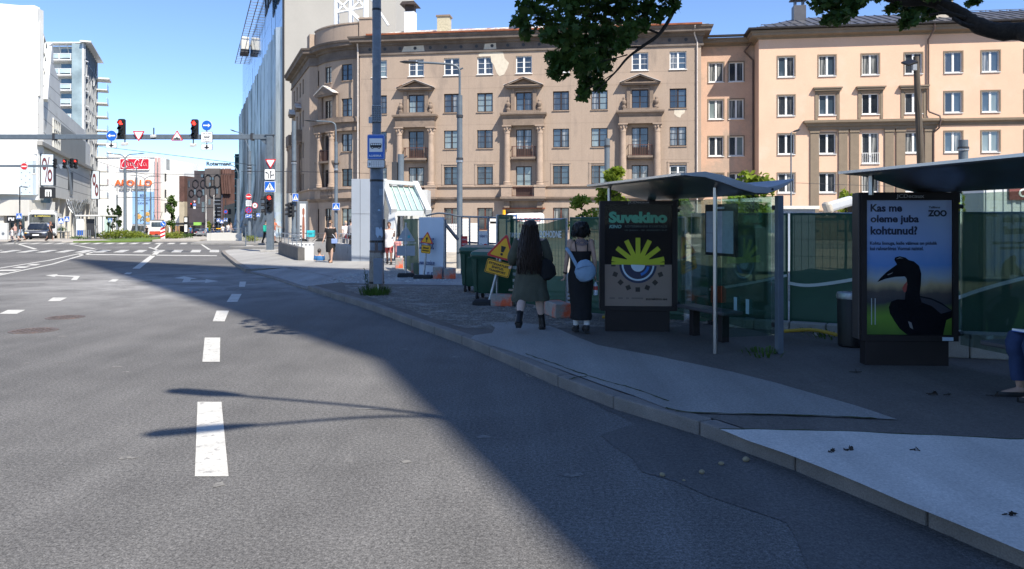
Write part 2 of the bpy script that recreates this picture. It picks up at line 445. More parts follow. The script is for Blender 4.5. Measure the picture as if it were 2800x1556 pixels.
# gravelly verge, pale dusty paving and the worn strip in front of the fence
def pave_poly(name, pts, mat, z, amp=.1): return mk(name, fill2d(rough_edge(pts, amp), [], z), mat, pavement)
pave_poly('gravel_verge', [(-4.0,18.6),(-2.6,15.7),(-1.3,13.1),(-.75,12.0),(.3,11.85),(1.2,12.1),(2.4,11.9),(3.0,12.6),(1.1,14.6),(-.2,16.6),(-.6,19.5),(-4.4,20.2)], EARTH, ZP+.004)
pave_poly('dusty_paving', [(-4.5,20.6),(-.6,19.8),(.2,24),(-2.6,26.3),(-8.0,27.6),(-6.9,25.6),(-5.6,23.5)], SETTS, ZP+.006)
pave_poly('building_site_ground', [(-.4,16.6),(1.2,14.4),(3.0,12.9),(7,10.6),(12,8),(60,20),(60,46),(-3.5,46),(-3.4,30)], M('site_earth', (.38,.34,.28), .95, var=.25, vs_=2, fine=.2, fs=20, c2=(.22,.19,.15), c2s=.6), ZP+.002)

inner = [I2[0]]+[(p[0]+.01,p[1]) for p in I2[1:8]]+[(-3.6,46.1),(-3.3,30),(-2.2,26.4),(-7.9,27.7)]
mk('pale_paving', fill2d(inner, [hole], ZP+.003), asphalt('pale_paving', (.31,.30,.28), grain=.15, patch=.14), pavement)
# ------------------------------------------------------------------ road markings
def quad(name, pts, z=.005): return mk(name, MB().sheet([(p[0],p[1]) for p in pts], z), PAINT, road)
def g2(u, v): q = G(u*2800/2576, v*2800/2576); return (q.x, q.y)
for q in ([(497,1012),(557,1012),(575,1200),(490,1200)], [(515,850),(554,850),(553,911),(509,911)], [(545,782),(576,782),(565,809),(535,809)],
          [(583,740),(608,740),(597,760),(570,760)], [(603,709),(619,709),(616,722),(601,722)], [(20,780),(64,780),(42,790),(-2,790)],
          [(133,749),(169,749),(151,758),(120,758)], [(-120,812),(-70,812),(-105,824),(-160,824)], [(482,1600),(584,1600),(600,2000),(470,2000)],
          [(318,686),(333,686),(327,690),(311,690)], [(283,703),(299,703),(290,709),(272,709)]):
    quad('lane_dash', [g2(*p) for p in q])
def n2(u, v): q = G(u, v); return (q.x, q.y)
quad('lane_line', [n2(423,690),(G(437,690).x,G(437,690).y),n2(382,735),n2(362,735)])
quad('lane_line', [n2(262,683),n2(268,683),n2(140,712),n2(2,734),n2(-200,767),n2(-220,767),n2(-10,734),n2(130,712)])
quad('lane_line', [n2(258,687),n2(266,687),n2(150,722),n2(22,749),n2(-190,797),n2(-220,797),n2(10,749),n2(140,722)])
for a,b,c,d in (((88,722),(112,722),(98,726),(72,726)), ((52,729),(84,729),(66,733),(32,733)), ((5,738),(60,737),(40,741),(-25,742)), ((-40,748),(20,746),(-5,751),(-80,753))):
    quad('chevron_bar', [n2(*a),n2(*b),n2(*c),n2(*d)])
quad('stop_line', [n2(218,695),n2(592,698.5),n2(594,700.5),n2(214,697)])
sd = Vector((-.37,.93))
stripe = None
for k in range(-13, 8):
    x = -21.0 + k*1.09; y = 45.6 + .03*k
    if k > 4: continue
    quad('crossing_stripe', [(x-.28-sd.x*1.9,y-1.75),(x+.28-sd.x*1.9,y-1.75),(x+.28+sd.x*1.9,y+1.9),(x-.28+sd.x*1.9,y+1.9)])
for k in range(-10, 12):
    x = -30.0 + k*.98
    quad('crossing_stripe', [(x-.26+.6,61-1.6),(x+.26+.6,61-1.6),(x+.26-.6,61+1.6),(x-.26-.6,61+1.6)])
for k in range(0, 9):
    x = -19.0 + k*1.1
    quad('crossing_stripe', [(x-.3+.4,55.7-1.0),(x+.3+.4,55.7-1.0),(x+.3-.4,55.7+1.0),(x-.3-.4,55.7+1.0)])
quad('lane_line', [n2(435,668),n2(440,668),n2(428,680),n2(420,680)])
quad('lane_line', [n2(405,677),n2(410,676),n2(437,684),n2(430,685)])
quad('lane_line', [n2(548,668),n2(553,668),n2(577,683),n2(569,683)])
quad('lane_line', [n2(185,667),n2(190,667),n2(262,680),n2(254,681)])
quad('lane_line', [n2(35,664),n2(41,664),n2(103,681),n2(92,682)])
def arrow(pts, z=.005): return mk('lane_arrow', fill2d([n2(*p) for p in pts], [], z), PAINT, road)
arrow([(123,753),(158,750),(156,752.5),(219,755),(214,761),(210,766),(194,766),(202,757.5),(152,755),(150,757.5)])
arrow([(475,761),(503,756),(540,763),(522,763),(520,768),(563,767),(562,764),(598,769),(560,774),(561,770.5),(516,771),(513,772),(498,772),(503,763)])
# worn darker strip of newer asphalt along the kerb and older repair patches
quadp = lambda nm, pts, mat, z: mk(nm, fill2d(rough_edge(pts, .06), [], z), mat, road)
quadp('asphalt_patch', [n2(1560,1075),n2(1740,1160),n2(1640,1190),n2(1760,1290),(G(2150,1430).x,G(2150,1430).y),n2(2300,1700),n2(2900,1700),n2(2560,1470),n2(2250,1330),n2(1990,1222),n2(1900,1188)], PATCH, .004)
# chalky scuffs and dust left on the road, dark joints and moss along the kerb
SCUFF = M('chalky_scuff', (.22,.21,.19), .9, var=.2, vs_=8, c2=(.124,.119,.112), c2s=16, c2t=.43)
rs_ = random.Random(17)
for u,v,a,b_ in ((165,990,.16,.05),(320,1003,.22,.05),(345,1017,.12,.03),(350,1252,.2,.06),(72,993,.1,.05),(1010,1118,.6,.035),(1110,1262,.12,.05),(1105,955,.2,.08),(1240,977,.25,.07),(1320,1195,.2,.05),(600,1325,.14,.06),(170,920,.2,.1),(2600,1465,.12,.05),(1560,1300,.3,.05),(650,790,.5,.4),(400,770,.7,.3),(520,800,.9,.2)):
    g_ = G(u,v); pts = [(g_.x+a*.38*math.cos(t*.393)*rs_.uniform(.5,1.1), g_.y+b_*math.sin(t*.393)*rs_.uniform(.4,1.2)) for t in range(16)]
    mk('dust_patch', fill2d(pts, [], .0035), SCUFF, road)
MOSS = M('mossy_joint', (.05,.06,.03), .95, var=.4, vs_=9)
for px in ([(1437,970),(1500,991),(1560,1013),(1640,1040),(1720,1062),(1830,1100)], [(1560,1040),(1580,1034),(1606,1032)], [(1822,1118),(1900,1131),(2203,1139),(2396,1147)], [(1967,1176),(2300,1183),(2800,1206)]):
    pts = [Vector((G(u,v,ZP).x,G(u,v,ZP).y,ZP+.013)) for u,v in px]; q = smooth_path(pts,8)
    mk('joint', MB().tube([p+Vector((rs_.uniform(-.012,.012),rs_.uniform(-.012,.012),0)) for p in q], [rs_.uniform(.003,.013) for p in q], 5, sy=.35), MOSS, pavement)
# manhole covers let into the road
IRON = M('rusty_iron', (.13,.105,.095), .7, metal=.3, var=.25, vs_=9, c2=(.2,.13,.1), c2s=5)
def manhole(u, v, r):
    p = n2(u, v)
    o = mk('manhole_cover', MB().lathe([(r,-.05),(r,.007),(r-.05,.009),(r-.06,.004),(.001,.004)], (p[0],p[1],0), 28), IRON); tag(o, kind=None)
    for a in range(5):
        for b in range(5):
            x = (a-2)*r*.32; y = (b-2)*r*.32
            if x*x+y*y < (r*.75)**2: mk('rib', MB().box((p[0]+x,p[1]+y,.008),(r*.18,r*.18,.006)), IRON, o)
    return o
tag(manhole(92,904,.36), 'round iron manhole cover, the nearer and larger of the two in the road', 'manhole cover', 'manhole covers in the road')
tag(manhole(178,868,.33), 'round iron manhole cover, the farther and slimmer of the two in the road', 'manhole cover', 'manhole covers in the road')

# islands, far pavements and the planted tram median
def struct(name, pts, z0, z1, mat, bev=.02):
    o = mk(name, MB().slab(pts, z0, z1), mat, bev=bev); tag(o, kind='structure'); return o
struct('traffic_island', [(-18.6,50.6),(-15.5,49.6),(28,49.6),(28,54.2),(-17,54.2)], -.05, .11, PAVEL)
struct('glass_building_pavement', [(-24.5,58.5),(-14,57.2),(28,57.2),(28,69.8),(-27.5,69.8)], -.05, .11, PAVEL)
LP_ = M('pale_far_paving', (.36,.33,.29), .85, var=.12, vs_=1.5)
struct('shopping_centre_pavement', [(-140,66.2),(-46,66.2),(-41,67.5),(-40,69.9),(-140,69.9)], -.05, .1, LP_)
struct('tram_stop_pavement', [(-39,64.6),(-37.5,64.0),(-33.5,66.3),(-37,69.9),(-41.5,69.9)], -.05, .11, LP_)
def slope_slab(name, a, b, y0, y1, mat, h=.12):
    """strip between the street-parallel lines a and b (x at y0), following the falling ground"""
    n = 8; v = []; f = []
    for i in range(n+1):
        y = y0+(y1-y0)*i/n; z = zg(y)+h; dx = -.412*(y-y0)
        v += [(a+dx,y,z-h-.2),(a+dx,y,z),(b+dx,y,z),(b+dx,y,z-h-.2)]
    for i in range(n):
        k = i*4; f += [(k,k+1,k+5,k+4),(k+1,k+2,k+6,k+5),(k+2,k+3,k+7,k+6)]
    f += [(0,3,2,1),(n*4,n*4+1,n*4+2,n*4+3)]
    o = mk(name, MB().add(v,f), mat); tag(o, kind='structure'); return o
slope_slab('glass_building_pavement', -27.6, 28, 69.8, 250, PAVEL)
slope_slab('shopping_centre_pavement', -140, -40, 69.9, 230, LP_)
GRASS = M('mown_grass', (.10,.15,.03), .9, var=.25, vs_=1.5, fine=.3, fs=30)
struct('grass_strip', [(-36.2,63.3),(-32.8,64.4),(-31.2,66.2),(-32.0,69.9),(-37.2,69.9),(-34.5,66.5)], -.05, .13, GRASS)
slope_slab('grass_strip', -37.2, -32.0, 69.9, 110, GRASS, .13)
struct('planted_median', [(-31.2,66.6),(-27.2,67.0),(-27.4,69.9),(-32.0,69.9)], -.05, .16, LP_)
slope_slab('planted_median', -32.0, -27.4, 69.9, 120, LP_, .16)
# ------------------------------------------------------------------ building helpers
class Fr:
    """vertical facade: origin, heading; s along it, z up, d outwards"""
    def __init__(s, x, y, ang): s.o = Vector((x,y)); s.a = ang; s.t = Vector((math.cos(ang),math.sin(ang))); s.n = Vector((s.t.y,-s.t.x))
    def p(s, q, z, d=0.0): r = s.o+s.t*q+s.n*d; return (r.x, r.y, z)
    def px(s, u, v=604):
        k = (u-U0)/F; q = (k*s.o.y-s.o.x)/(s.t.x-k*s.t.y); Y = s.o.y+s.t.y*q
        return q, EYE-(v-V0)/F*Y
    def s(s, u): return s.px(u)[0]
    def mat(s, q, z, d=0.0): return Matrix.Translation(s.p(q,z,d)) @ Matrix.Rotation(s.a,4,'Z')
def wall(mb, fmap, s0, s1, z0, z1, holes=(), depth=.25, cuts=()):
    S = sorted(set([s0,s1]+[h[i] for h in holes for i in (0,1)]+list(cuts))); Z = sorted(set([z0,z1]+[h[i] for h in holes for i in (2,3)]))
    S = [q for q in S if s0-1e-6 <= q <= s1+1e-6]; Z = [q for q in Z if z0-1e-6 <= q <= z1+1e-6]
    for i in range(len(S)-1):
        for j in range(len(Z)-1):
            cs = (S[i]+S[i+1])/2; cz = (Z[j]+Z[j+1])/2
            if any(h[0]<cs<h[1] and h[2]<cz<h[3] for h in holes): continue
            mb.add([fmap(S[i],Z[j],0),fmap(S[i+1],Z[j],0),fmap(S[i+1],Z[j+1],0),fmap(S[i],Z[j+1],0)],[(0,1,2,3)])
    for a,b,c,d in holes:
        for (q0,w0),(q1,w1) in (((a,c),(b,c)),((b,c),(b,d)),((b,d),(a,d)),((a,d),(a,c))):
            mb.add([fmap(q0,w0,0),fmap(q1,w1,0),fmap(q1,w1,-depth),fmap(q0,w0,-depth)],[(0,1,2,3)])
        mb.add([fmap(a,c,-depth-.02),fmap(b,c,-depth-.02),fmap(b,d,-depth-.02),fmap(a,d,-depth-.02)],[(0,1,2,3)])
    return mb
def fbox(mb, fr, s0, s1, z0, z1, d0, d1):
    c = [fr.p(s0,z0,d1),fr.p(s1,z0,d1),fr.p(s1,z0,d0),fr.p(s0,z0,d0)]
    return mb.add(c+[(q[0],q[1],z1) for q in c],[(3,2,1,0),(4,5,6,7),(0,1,5,4),(1,2,6,5),(2,3,7,6),(3,0,4,7)])
def fpoly(mb, fr, pts, d0, d1):
    n = len(pts)
    return mb.add([fr.p(q,z,d1) for q,z in pts]+[fr.p(q,z,d0) for q,z in pts],
        [tuple(range(n)),tuple(range(2*n-1,n-1,-1))]+[(i,n+i,n+(i+1)%n,(i+1)%n) for i in range(n)])
def sweep(mb, path, prof, close=True):
    """pull a moulding profile [(outwards, z)] along a plan path (outside on its right hand)"""
    pts = [Vector(p) for p in path]; m = len(prof); v = []; f = []
    for i, p in enumerate(pts):
        a = (p-pts[i-1]).normalized() if i > 0 else (pts[1]-p).normalized()
        b = (pts[i+1]-p).normalized() if i < len(pts)-1 else a
        n1 = Vector((a.y,-a.x)); n2_ = Vector((b.y,-b.x)); q = (n1+n2_)
        if q.length < 1e-4: q = n1
        q.normalize(); k = 1/max(.35, q.dot(n1))
        v += [(p.x+q.x*o*k, p.y+q.y*o*k, z) for o, z in prof]
    for i in range(len(pts)-1):
        for j in range(m if close else m-1):
            j2 = (j+1) % m; f.append((i*m+j,i*m+j2,(i+1)*m+j2,(i+1)*m+j))
    if close: f += [tuple(range(m)), tuple(len(pts)*m-m+k for k in range(m-1,-1,-1))]
    return mb.add(v,f)

def panemat(name, c, c2, sc, t, rough=.06):
    return M(name, c, rough, var=.3, vs_=.7, c2=c2, c2s=1.0, c2t=t, stretch=(sc,1,.25), spec=.9, coat=.6)
PANES = [panemat('pane_dark', (.014,.017,.021), (.05,.055,.06), 3, .56), panemat('pane_shade', (.03,.035,.042), (.12,.12,.12), 4, .54),
         panemat('pane_curtain', (.07,.075,.075), (.34,.34,.32), 6, .5), panemat('pane_blind', (.20,.25,.25), (.30,.34,.33), 1.5, .5),
         panemat('pane_sky', (.05,.075,.10), (.12,.16,.2), 1.2, .5)]  # last variant has the pale blue of reflected sky painted into its colour
PW = [.2,.2,.27,.13,.2]
def setmat(o, m): o.material_slots[0].link = 'OBJECT'; o.material_slots[0].material = m
def window_proto(root, w, h, fmat, bars=2, fw=.08, sillmat=None, leafgap=.1, name='window', recess=.14, door=False, bottom=None, mould=None):
    mb = MB(); y0, y1 = recess, recess+.07
    mb.bx(-w/2,-w/2+fw,y0,y1,0,h); mb.bx(w/2-fw,w/2,y0,y1,0,h); mb.bx(-w/2+fw,w/2-fw,y0,y1,h-fw,h); mb.bx(-w/2+fw,w/2-fw,y0,y1,0,fw*1.3)
    mb.bx(-leafgap/2,leafgap/2,y0-.015,y1,fw*1.3,h-fw)
    zb = fw*1.3
    for sgn in (-1,1):
        xa, xb = (-w/2+fw,-leafgap/2) if sgn < 0 else (leafgap/2,w/2-fw)
        if door:
            mb.bx(xa,xb,y0+.01,y1,zb,h*.30)
        for k in range(bars):
            z = zb+(h-fw-zb)*(k+1)/(bars+1)
            if door: z = h*.30+(h*.7-fw)*(k+1)/(bars+1)
            mb.bx(xa,xb,y0+.012,y1-.01,z-.017,z+.017)
    o = mk(name, mb, fmat, root)
    for sgn in (-1,1):
        xa, xb = (-w/2+fw,-leafgap/2) if sgn < 0 else (leafgap/2,w/2-fw)
        z0 = h*.30 if door else zb
        pm = MB().add([(xa,y0+.045,z0),(xb,y0+.045,z0),(xb,y0+.045,h-fw),(xa,y0+.045,h-fw)],[(0,1,2,3)])
        mk('pane', pm, PANES[0], o)
    if sillmat is not None: mk('sill', MB().bx(-w/2-.06,w/2+.06,-.09,recess+.02,-.06,0), sillmat, o)
    if mould is not None:
        m = MB(); a = w/2
        m.bx(-a-.1,-a,-.035,.02,-.05,h+.09); m.bx(a,a+.1,-.035,.02,-.05,h+.09); m.bx(-a,a,-.035,.02,h,h+.09); mk('moulding', m, mould, o)
    return o
def put_windows(root, items, proto):
    """items: local matrices (world placing minus root)"""
    first = True
    for Mx in items:
        Mx = Matrix.Translation(-wpos(root)) @ Mx
        if first: o = proto; o.matrix_local = Mx; first = False
        else: o = dupart(proto, root, Mx)
        base = rnd.choices(range(5), PW)[0]
        for c in o.children:
            if c.name.startswith('pane'):
                setmat(c, PANES[base if rnd.random() < .6 else rnd.choices(range(5), PW)[0]])

# ------------------------------------------------------------------ the brown apartment house
BROWN = M('brown_render', (.365,.28,.215), .92, var=.09, vs_=.5, fine=.09, fs=30, bump=.25, bs=30, c2=(.285,.222,.175), c2s=.5, c2t=.53, stretch=(1.3,1.3,.3))
BROWND = M('weathered_stone', (.225,.17,.13), .9, var=.22, vs_=.8, fine=.12, fs=20, c2=(.12,.095,.08), c2s=.9, c2t=.55, bump=.2)
BROWNC = M('cornice_stone', (.15,.12,.10), .9, var=.3, vs_=.7, fine=.12, fs=12, c2=(.33,.29,.25), c2s=.8, c2t=.66)
COLST = M('column_stone', (.36,.27,.205), .9, var=.15, vs_=1.2, fine=.1, fs=30, c2=(.2,.155,.12), c2s=1.1, c2t=.6)
TIN = M('white_rusty_tin', (.66,.63,.59), .5, var=.08, vs_=1, c2=(.42,.20,.10), c2s=.7, c2t=.49, metal=.15, fine=.05, fs=8)
RUST = M('rusty_gutter', (.30,.10,.05), .8, var=.35, vs_=2)
WFR = M('white_window_frame', (.76,.76,.74), .45, var=.04)
BFR = M('dark_brown_window_frame', (.035,.022,.018), .5, var=.2)
RFR = M('reddish_window_frame', (.10,.035,.022), .5, var=.2)
PLASTER = M('bare_pale_plaster', (.60,.53,.42), .95, var=.1, vs_=3)
IRONR = M('balcony_iron', (.10,.04,.03), .7, var=.2)
br = thing('brown_apartment_house', 'tall brown rendered apartment house with rounded corner, columned balconies and rusty white tin roof', 'building', (0,72,0))
FA = Fr(-14.3, 72.2, math.atan(-.14))
L_ = FA.s(1917)
cols = [1037,1138,1235,1326,1432.5,1534,1639,1750,1854]
feat = {1,4,7}
rows = {1:(15.25,1.6),2:(11.8,1.75),3:(8.45,1.7),4:(5.1,1.7),0:(.95,2.05)}
W_ = 1.46
holes = []; wl_ = {'w':[],'b':[],'d3':[],'d4':[],'r':[],'dw':[]}
for i,u in enumerate(cols):
    q = FA.s(u)
    for r,(z,h) in rows.items():
        if i in feat and r in (3,4):
            z0,h0 = (7.65,2.5) if r == 3 else (4.0,2.78)
            holes.append((q-W_/2,q+W_/2,z0,z0+h0)); wl_['d3' if r==3 else 'd4'].append(FA.mat(q,z0)); continue
        if r == 0 and i == 4: holes.append((q-1.7,q+1.7,.05,2.9)); continue
        holes.append((q-W_/2,q+W_/2,z,z+h))
        wl_['w' if r==1 or (i==8 and r==4) else 'r' if r==0 else 'b'].append(FA.mat(q,z))
mb = MB(); wall(mb, lambda s,z,d: FA.p(s,z,d), 0, L_, -.2, 17.4, holes, .26)
fbox(mb, FA, 0, L_, 17.3, 18.3, -12, -.02); fbox(mb, FA, 0, L_, -.2, 17.3, -12, -.6)
# side return, rounded drum and the long wing along the street
A1 = Vector(FA.p(0,0,-1.0)[:2]); n_, t_ = FA.n, FA.t; RD = 7.0
CD = A1 - n_*RD
def drum(th, r=RD): q = CD+n_*(r*math.cos(th))-t_*(r*math.sin(th)); return q
TH1 = R(55)
dr = [drum(TH1*k/14) for k in range(15)]
dend = dr[-1]; sdir = Vector((-.381,.925))
wing0 = dend + Vector((-.9,.15)); wing1 = wing0 + sdir*15.5
def th_of(u):
    best = min(range(0,1000), key=lambda k: abs(U0+F*drum(TH1*k/999).x/drum(TH1*k/999).y-u)); return TH1*best/999
fbox(mb, FA, -.02, .4, -.2, 17.4, -1.6, -.01)
dh = []; dwin = []
for u,w in ((865,.8),(897,1.1),(948,1.2)):
    th = th_of(u)
    for r,(z,h) in rows.items():
        z0,h0 = (z,h)
        if u == 897 and r == 3: z0,h0 = 7.65,2.5
        if u == 897 and r == 4: z0,h0 = 4.6,2.2
        if r == 0: z0,h0 = (.6,2.4)
        a = w/2/RD; dh.append((-(th+a),-(th-a),z0,z0+h0))
        q = drum(th); ang = FA.a - th
        dwin.append((Matrix.Translation((q.x,q.y,z0)) @ Matrix.Rotation(ang,4,'Z'), w, h0))
def dmap(s,z,d): q = drum(-s, RD+d); return (q.x,q.y,z)
wall(mb, dmap, -TH1, 0, -.2, 17.4, dh, .24, cuts=[-TH1*k/24 for k in range(25)])
FW = Fr(wing1.x, wing1.y, math.atan2(-sdir.y,-sdir.x)); LW = (wing1-wing0).length
wh = []; wwin = []
wing_u = [835,824.5,812,803.5,796,789,782,777]
for k,sq in enumerate([FW.s(u) for u in (829,821,812.5,804.5,797,790,784)]):
    if sq < .7: continue
    for r,(z,h) in rows.items():
        wh.append((sq-.55,sq+.55,z,z+h)); wwin.append(FW.mat(sq,z))
wall(mb, lambda s,z,d: FW.p(s,z,d), 0, LW, -.2, 17.4, wh, .24)
mb.add([(dend.x,dend.y,-.2),(wing0.x,wing0.y,-.2),(wing0.x,wing0.y,17.4),(dend.x,dend.y,17.4)],[(3,2,1,0)])
mk('wall', mb, BROWN, br, w=True)
path = [tuple(wing1), tuple(wing0)]+[tuple(p) for p in reversed(dr)]+[FA.p(-.05,0,-1.0)[:2], FA.p(-.05,0,0)[:2], FA.p(L_+.1,0,0)[:2], FA.p(L_+.1,0,-2.5)[:2]]
cm = MB(); sweep(cm, path, [(-.3,17.3),(.12,17.3),(.12,17.5),(.05,17.55),(.05,18.15),(.22,18.2),(.25,18.38),(.72,18.45),(.75,18.72),(.85,18.78),(.9,18.95),(-.3,18.98)])
mk('cornice', cm, BROWNC, br, w=True)
mk('gutter', sweep(MB(), [FA.p(.9,0)[:2], FA.p(L_,0)[:2]], [(.80,18.96),(.98,18.98),(1.0,19.12),(.80,19.10)]), RUST, br, w=True)
lm = MB(); sweep(lm, path, [(-.2,4.85),(.1,4.85),(.16,4.93),(.16,5.02),(-.2,5.06)]); mk('sill_band', lm, COLST, br, w=True)
lm = MB(); sweep(lm, path, [(-.2,3.62),(.05,3.62),(.08,3.74),(.22,3.82),(.26,3.98),(-.2,4.02)]); mk('string_course', lm, BROWND, br, w=True)
# round vents in the frieze
vm = MB()
for k in range(21):
    c = Vector(FA.p(1.0+k*1.45,17.85,.05)); vm.cyl(c, c+Vector((n_.x,n_.y,0))*.03, .15, n=12)
mk('frieze_vent', vm, DARK, br, w=True)['kind'] = 'stuff'
# roof: hipped sheet with standing seams
e0,e1,r0,r1 = FA.p(.6,19.0,.85), FA.p(L_+.6,19.0,.85), FA.p(2.6,21.35,-7.5), FA.p(L_-5,21.35,-7.5)
b0,b1 = FA.p(.6,19.0,-15), FA.p(L_+.6,19.0,-15)
rm = MB().add([e0,e1,r1,r0,b0,b1],[(0,1,2,3),(1,5,2),(0,3,4),(3,2,5,4)]); mk('roof', rm, TIN, br, w=True)
sm = MB()
for k in range(1,34):
    t = k/34; a = Vector(e0).lerp(Vector(e1),t); tt = (t*L_-2.0)/(L_-7.6)
    b = Vector(r0).lerp(Vector(r1),min(max(tt,0),1)); up = Vector((0,0,.05))
    f_ = 1 if 0<=tt<=1 else max(.25,1-(abs(tt-.5)-.5)*6)
    sm.bar(a+up, a.lerp(b,f_)+up, .035, .07)
    for q in (.35,.68):
        if q < f_: m_ = a.lerp(b,q)+up*.8; sm.bar(m_, m_+Vector((t_.x,t_.y,0))*(L_/34), .03,.04)
sm.bar(Vector(r0),Vector(r1),.12); mk('roof_seam', sm, TIN, br, w=True)
# drum parapet with end piers
pm = MB(); rp = RD+.35
for k in range(14):
    a0,a1 = TH1*.92*k/14+.05, TH1*.92*(k+1)/14+.05
    q = [drum(a0,rp),drum(a1,rp),drum(a1,rp-.4),drum(a0,rp-.4)]
    pm.slab([tuple(x) for x in reversed(q)], 18.95, 20.55)
    q = [drum(a0,rp+.07),drum(a1,rp+.07),drum(a1,rp-.45),drum(a0,rp-.45)]
    pm.slab([tuple(x) for x in reversed(q)], 20.55, 20.68)
mk('parapet', pm, BROWN, br, w=True)
pm = MB(); fbox(pm, FA, -.25, .95, 18.95, 20.9, -2.4, -.5); fbox(pm, FA, -.33, 1.03, 20.9, 21.05, -2.5, -.42)
mk('parapet_pier', pm, BROWN, br, w=True); pm = MB(); q = drum(TH1*.97, rp); pm.box((q.x-.3,q.y+.5,19.6),(1.4,1.0,1.5),rz=FA.a-1.0); mk('parapet_pier', pm, BROWN, br, w=True)
# windows
put_windows(br, wl_['w'], window_proto(br, W_, 1.6, WFR, 2, .085, WFR, .16))
put_windows(br, wl_['b'], window_proto(br, W_, 1.72, BFR, 2, .07, COLST, .13))
put_windows(br, wl_['r'], window_proto(br, W_, 2.05, RFR, 1, .08, COLST, .13))
put_windows(br, wl_['d3'], window_proto(br, W_, 2.5, BFR, 2, .08, None, .12, name='balcony_door', door=True))
put_windows(br, wl_['d4'], window_proto(br, W_, 2.78, BFR, 2, .08, None, .12, name='balcony_door', door=True))
put_windows(br, wwin, window_proto(br, 1.1, 1.7, BFR, 2, .07, None, .1))
for Mx,w,h in dwin: put_windows(br, [Mx], window_proto(br, w, h, BFR, 2, .06, COLST, .09))
# the three columned balcony bays and their pediments
def shaft(mb, fr, q, d, z0, z1, r):
    c = fr.p(q,0,d); H_ = z1-z0
    mb.lathe([(r*1.25,0),(r*1.25,.12),(r*1.12,.16),(r*1.2,.26),(r*1.0,.32),(r*1.02,H_*.35),(r*.86,H_-.75),(r*.95,H_-.72),(r*.9,H_-.66),(r*1.0,H_-.45),(r*.95,H_-.4),(r*1.15,H_-.2),(r*1.35,H_-.1)], (c[0],c[1],z0), 18)
    mb.box((c[0],c[1],z1-.05),(r*2.8,r*2.8,.1),rz=fr.a)
    for k in range(8):
        t = k*math.pi/4; mb.ell((c[0]+math.cos(t)*r*1.12,c[1]+math.sin(t)*r*1.12,z1-.3),(.09,.09,.14),6,4)
def pediment(root, fr, q, z0=13.9):
    mb = MB(); w = 1.75
    fbox(mb, fr, q-w+.12, q+w-.12, z0, z0+.14, 0, .45); fbox(mb, fr, q-w, q+w, z0+.14, z0+.24, 0, .55)
    fpoly(mb, fr, [(q-w+.35,z0+.24),(q+w-.35,z0+.24),(q,z0+.78)], 0, .16)
    for sg in (-1,1):
        fpoly(mb, fr, [(q+sg*w,z0+.24),(q+sg*(w-.36),z0+.24),(q,z0+.80),(q,z0+.96)] if sg > 0 else [(q-w,z0+.24),(q,z0+.96),(q,z0+.80),(q-w+.36,z0+.24)], 0, .58)
    mk('pediment', mb, BROWND, root, w=True)
    mb = MB()
    for sg in (-1,1): fpoly(mb, fr, [(q,z0+.965),(q+sg*(w+.06),z0+.25),(q+sg*(w+.06),z0+.22),(q,z0+.93)] if sg < 0 else [(q,z0+.965),(q,z0+.93),(q+w+.06,z0+.22),(q+w+.06,z0+.25)], -.02, .64)
    mk('pediment_flashing', mb, TIN, root, w=True)
    mb = MB()
    for sg in (-1,1):
        fbox(mb, fr, q+sg*(W_/2+.28)-.16, q+sg*(W_/2+.28)+.16, 11.75, z0, 0, .16)
    fbox(mb, fr, q-W_/2-.12, q+W_/2+.12, z0-.2, z0-.002, 0, .10)
    for sg in (-1,1):
        c = fr.p(q+sg*1.42,0,.22); mb.lathe([(.2,0),(.22,.15),(.1,.25),(.2,.45),(.22,.6),(.12,.75),(.13,.9),(.05,1.0)], (c[0],c[1],11.86), 10)
    mk('window_surround', mb, BROWND, root, w=True)
def railing(root, pts, z0, z1, mat, n, name='balcony_railing'):
    mb = MB()
    for i in range(len(pts)-1):
        a = Vector((*pts[i],0)); b = Vector((*pts[i+1],0))
        mb.bar(a+Vector((0,0,z1)), b+Vector((0,0,z1)), .05); mb.bar(a+Vector((0,0,z0+.08)), b+Vector((0,0,z0+.08)), .03)
        k = max(2,int((b-a).length*n))
        for j in range(k+1):
            p = a.lerp(b,j/k); mb.bar(p+Vector((0,0,z0)), p+Vector((0,0,z1)), .026)
    return mk(name, mb, mat, root, w=True)
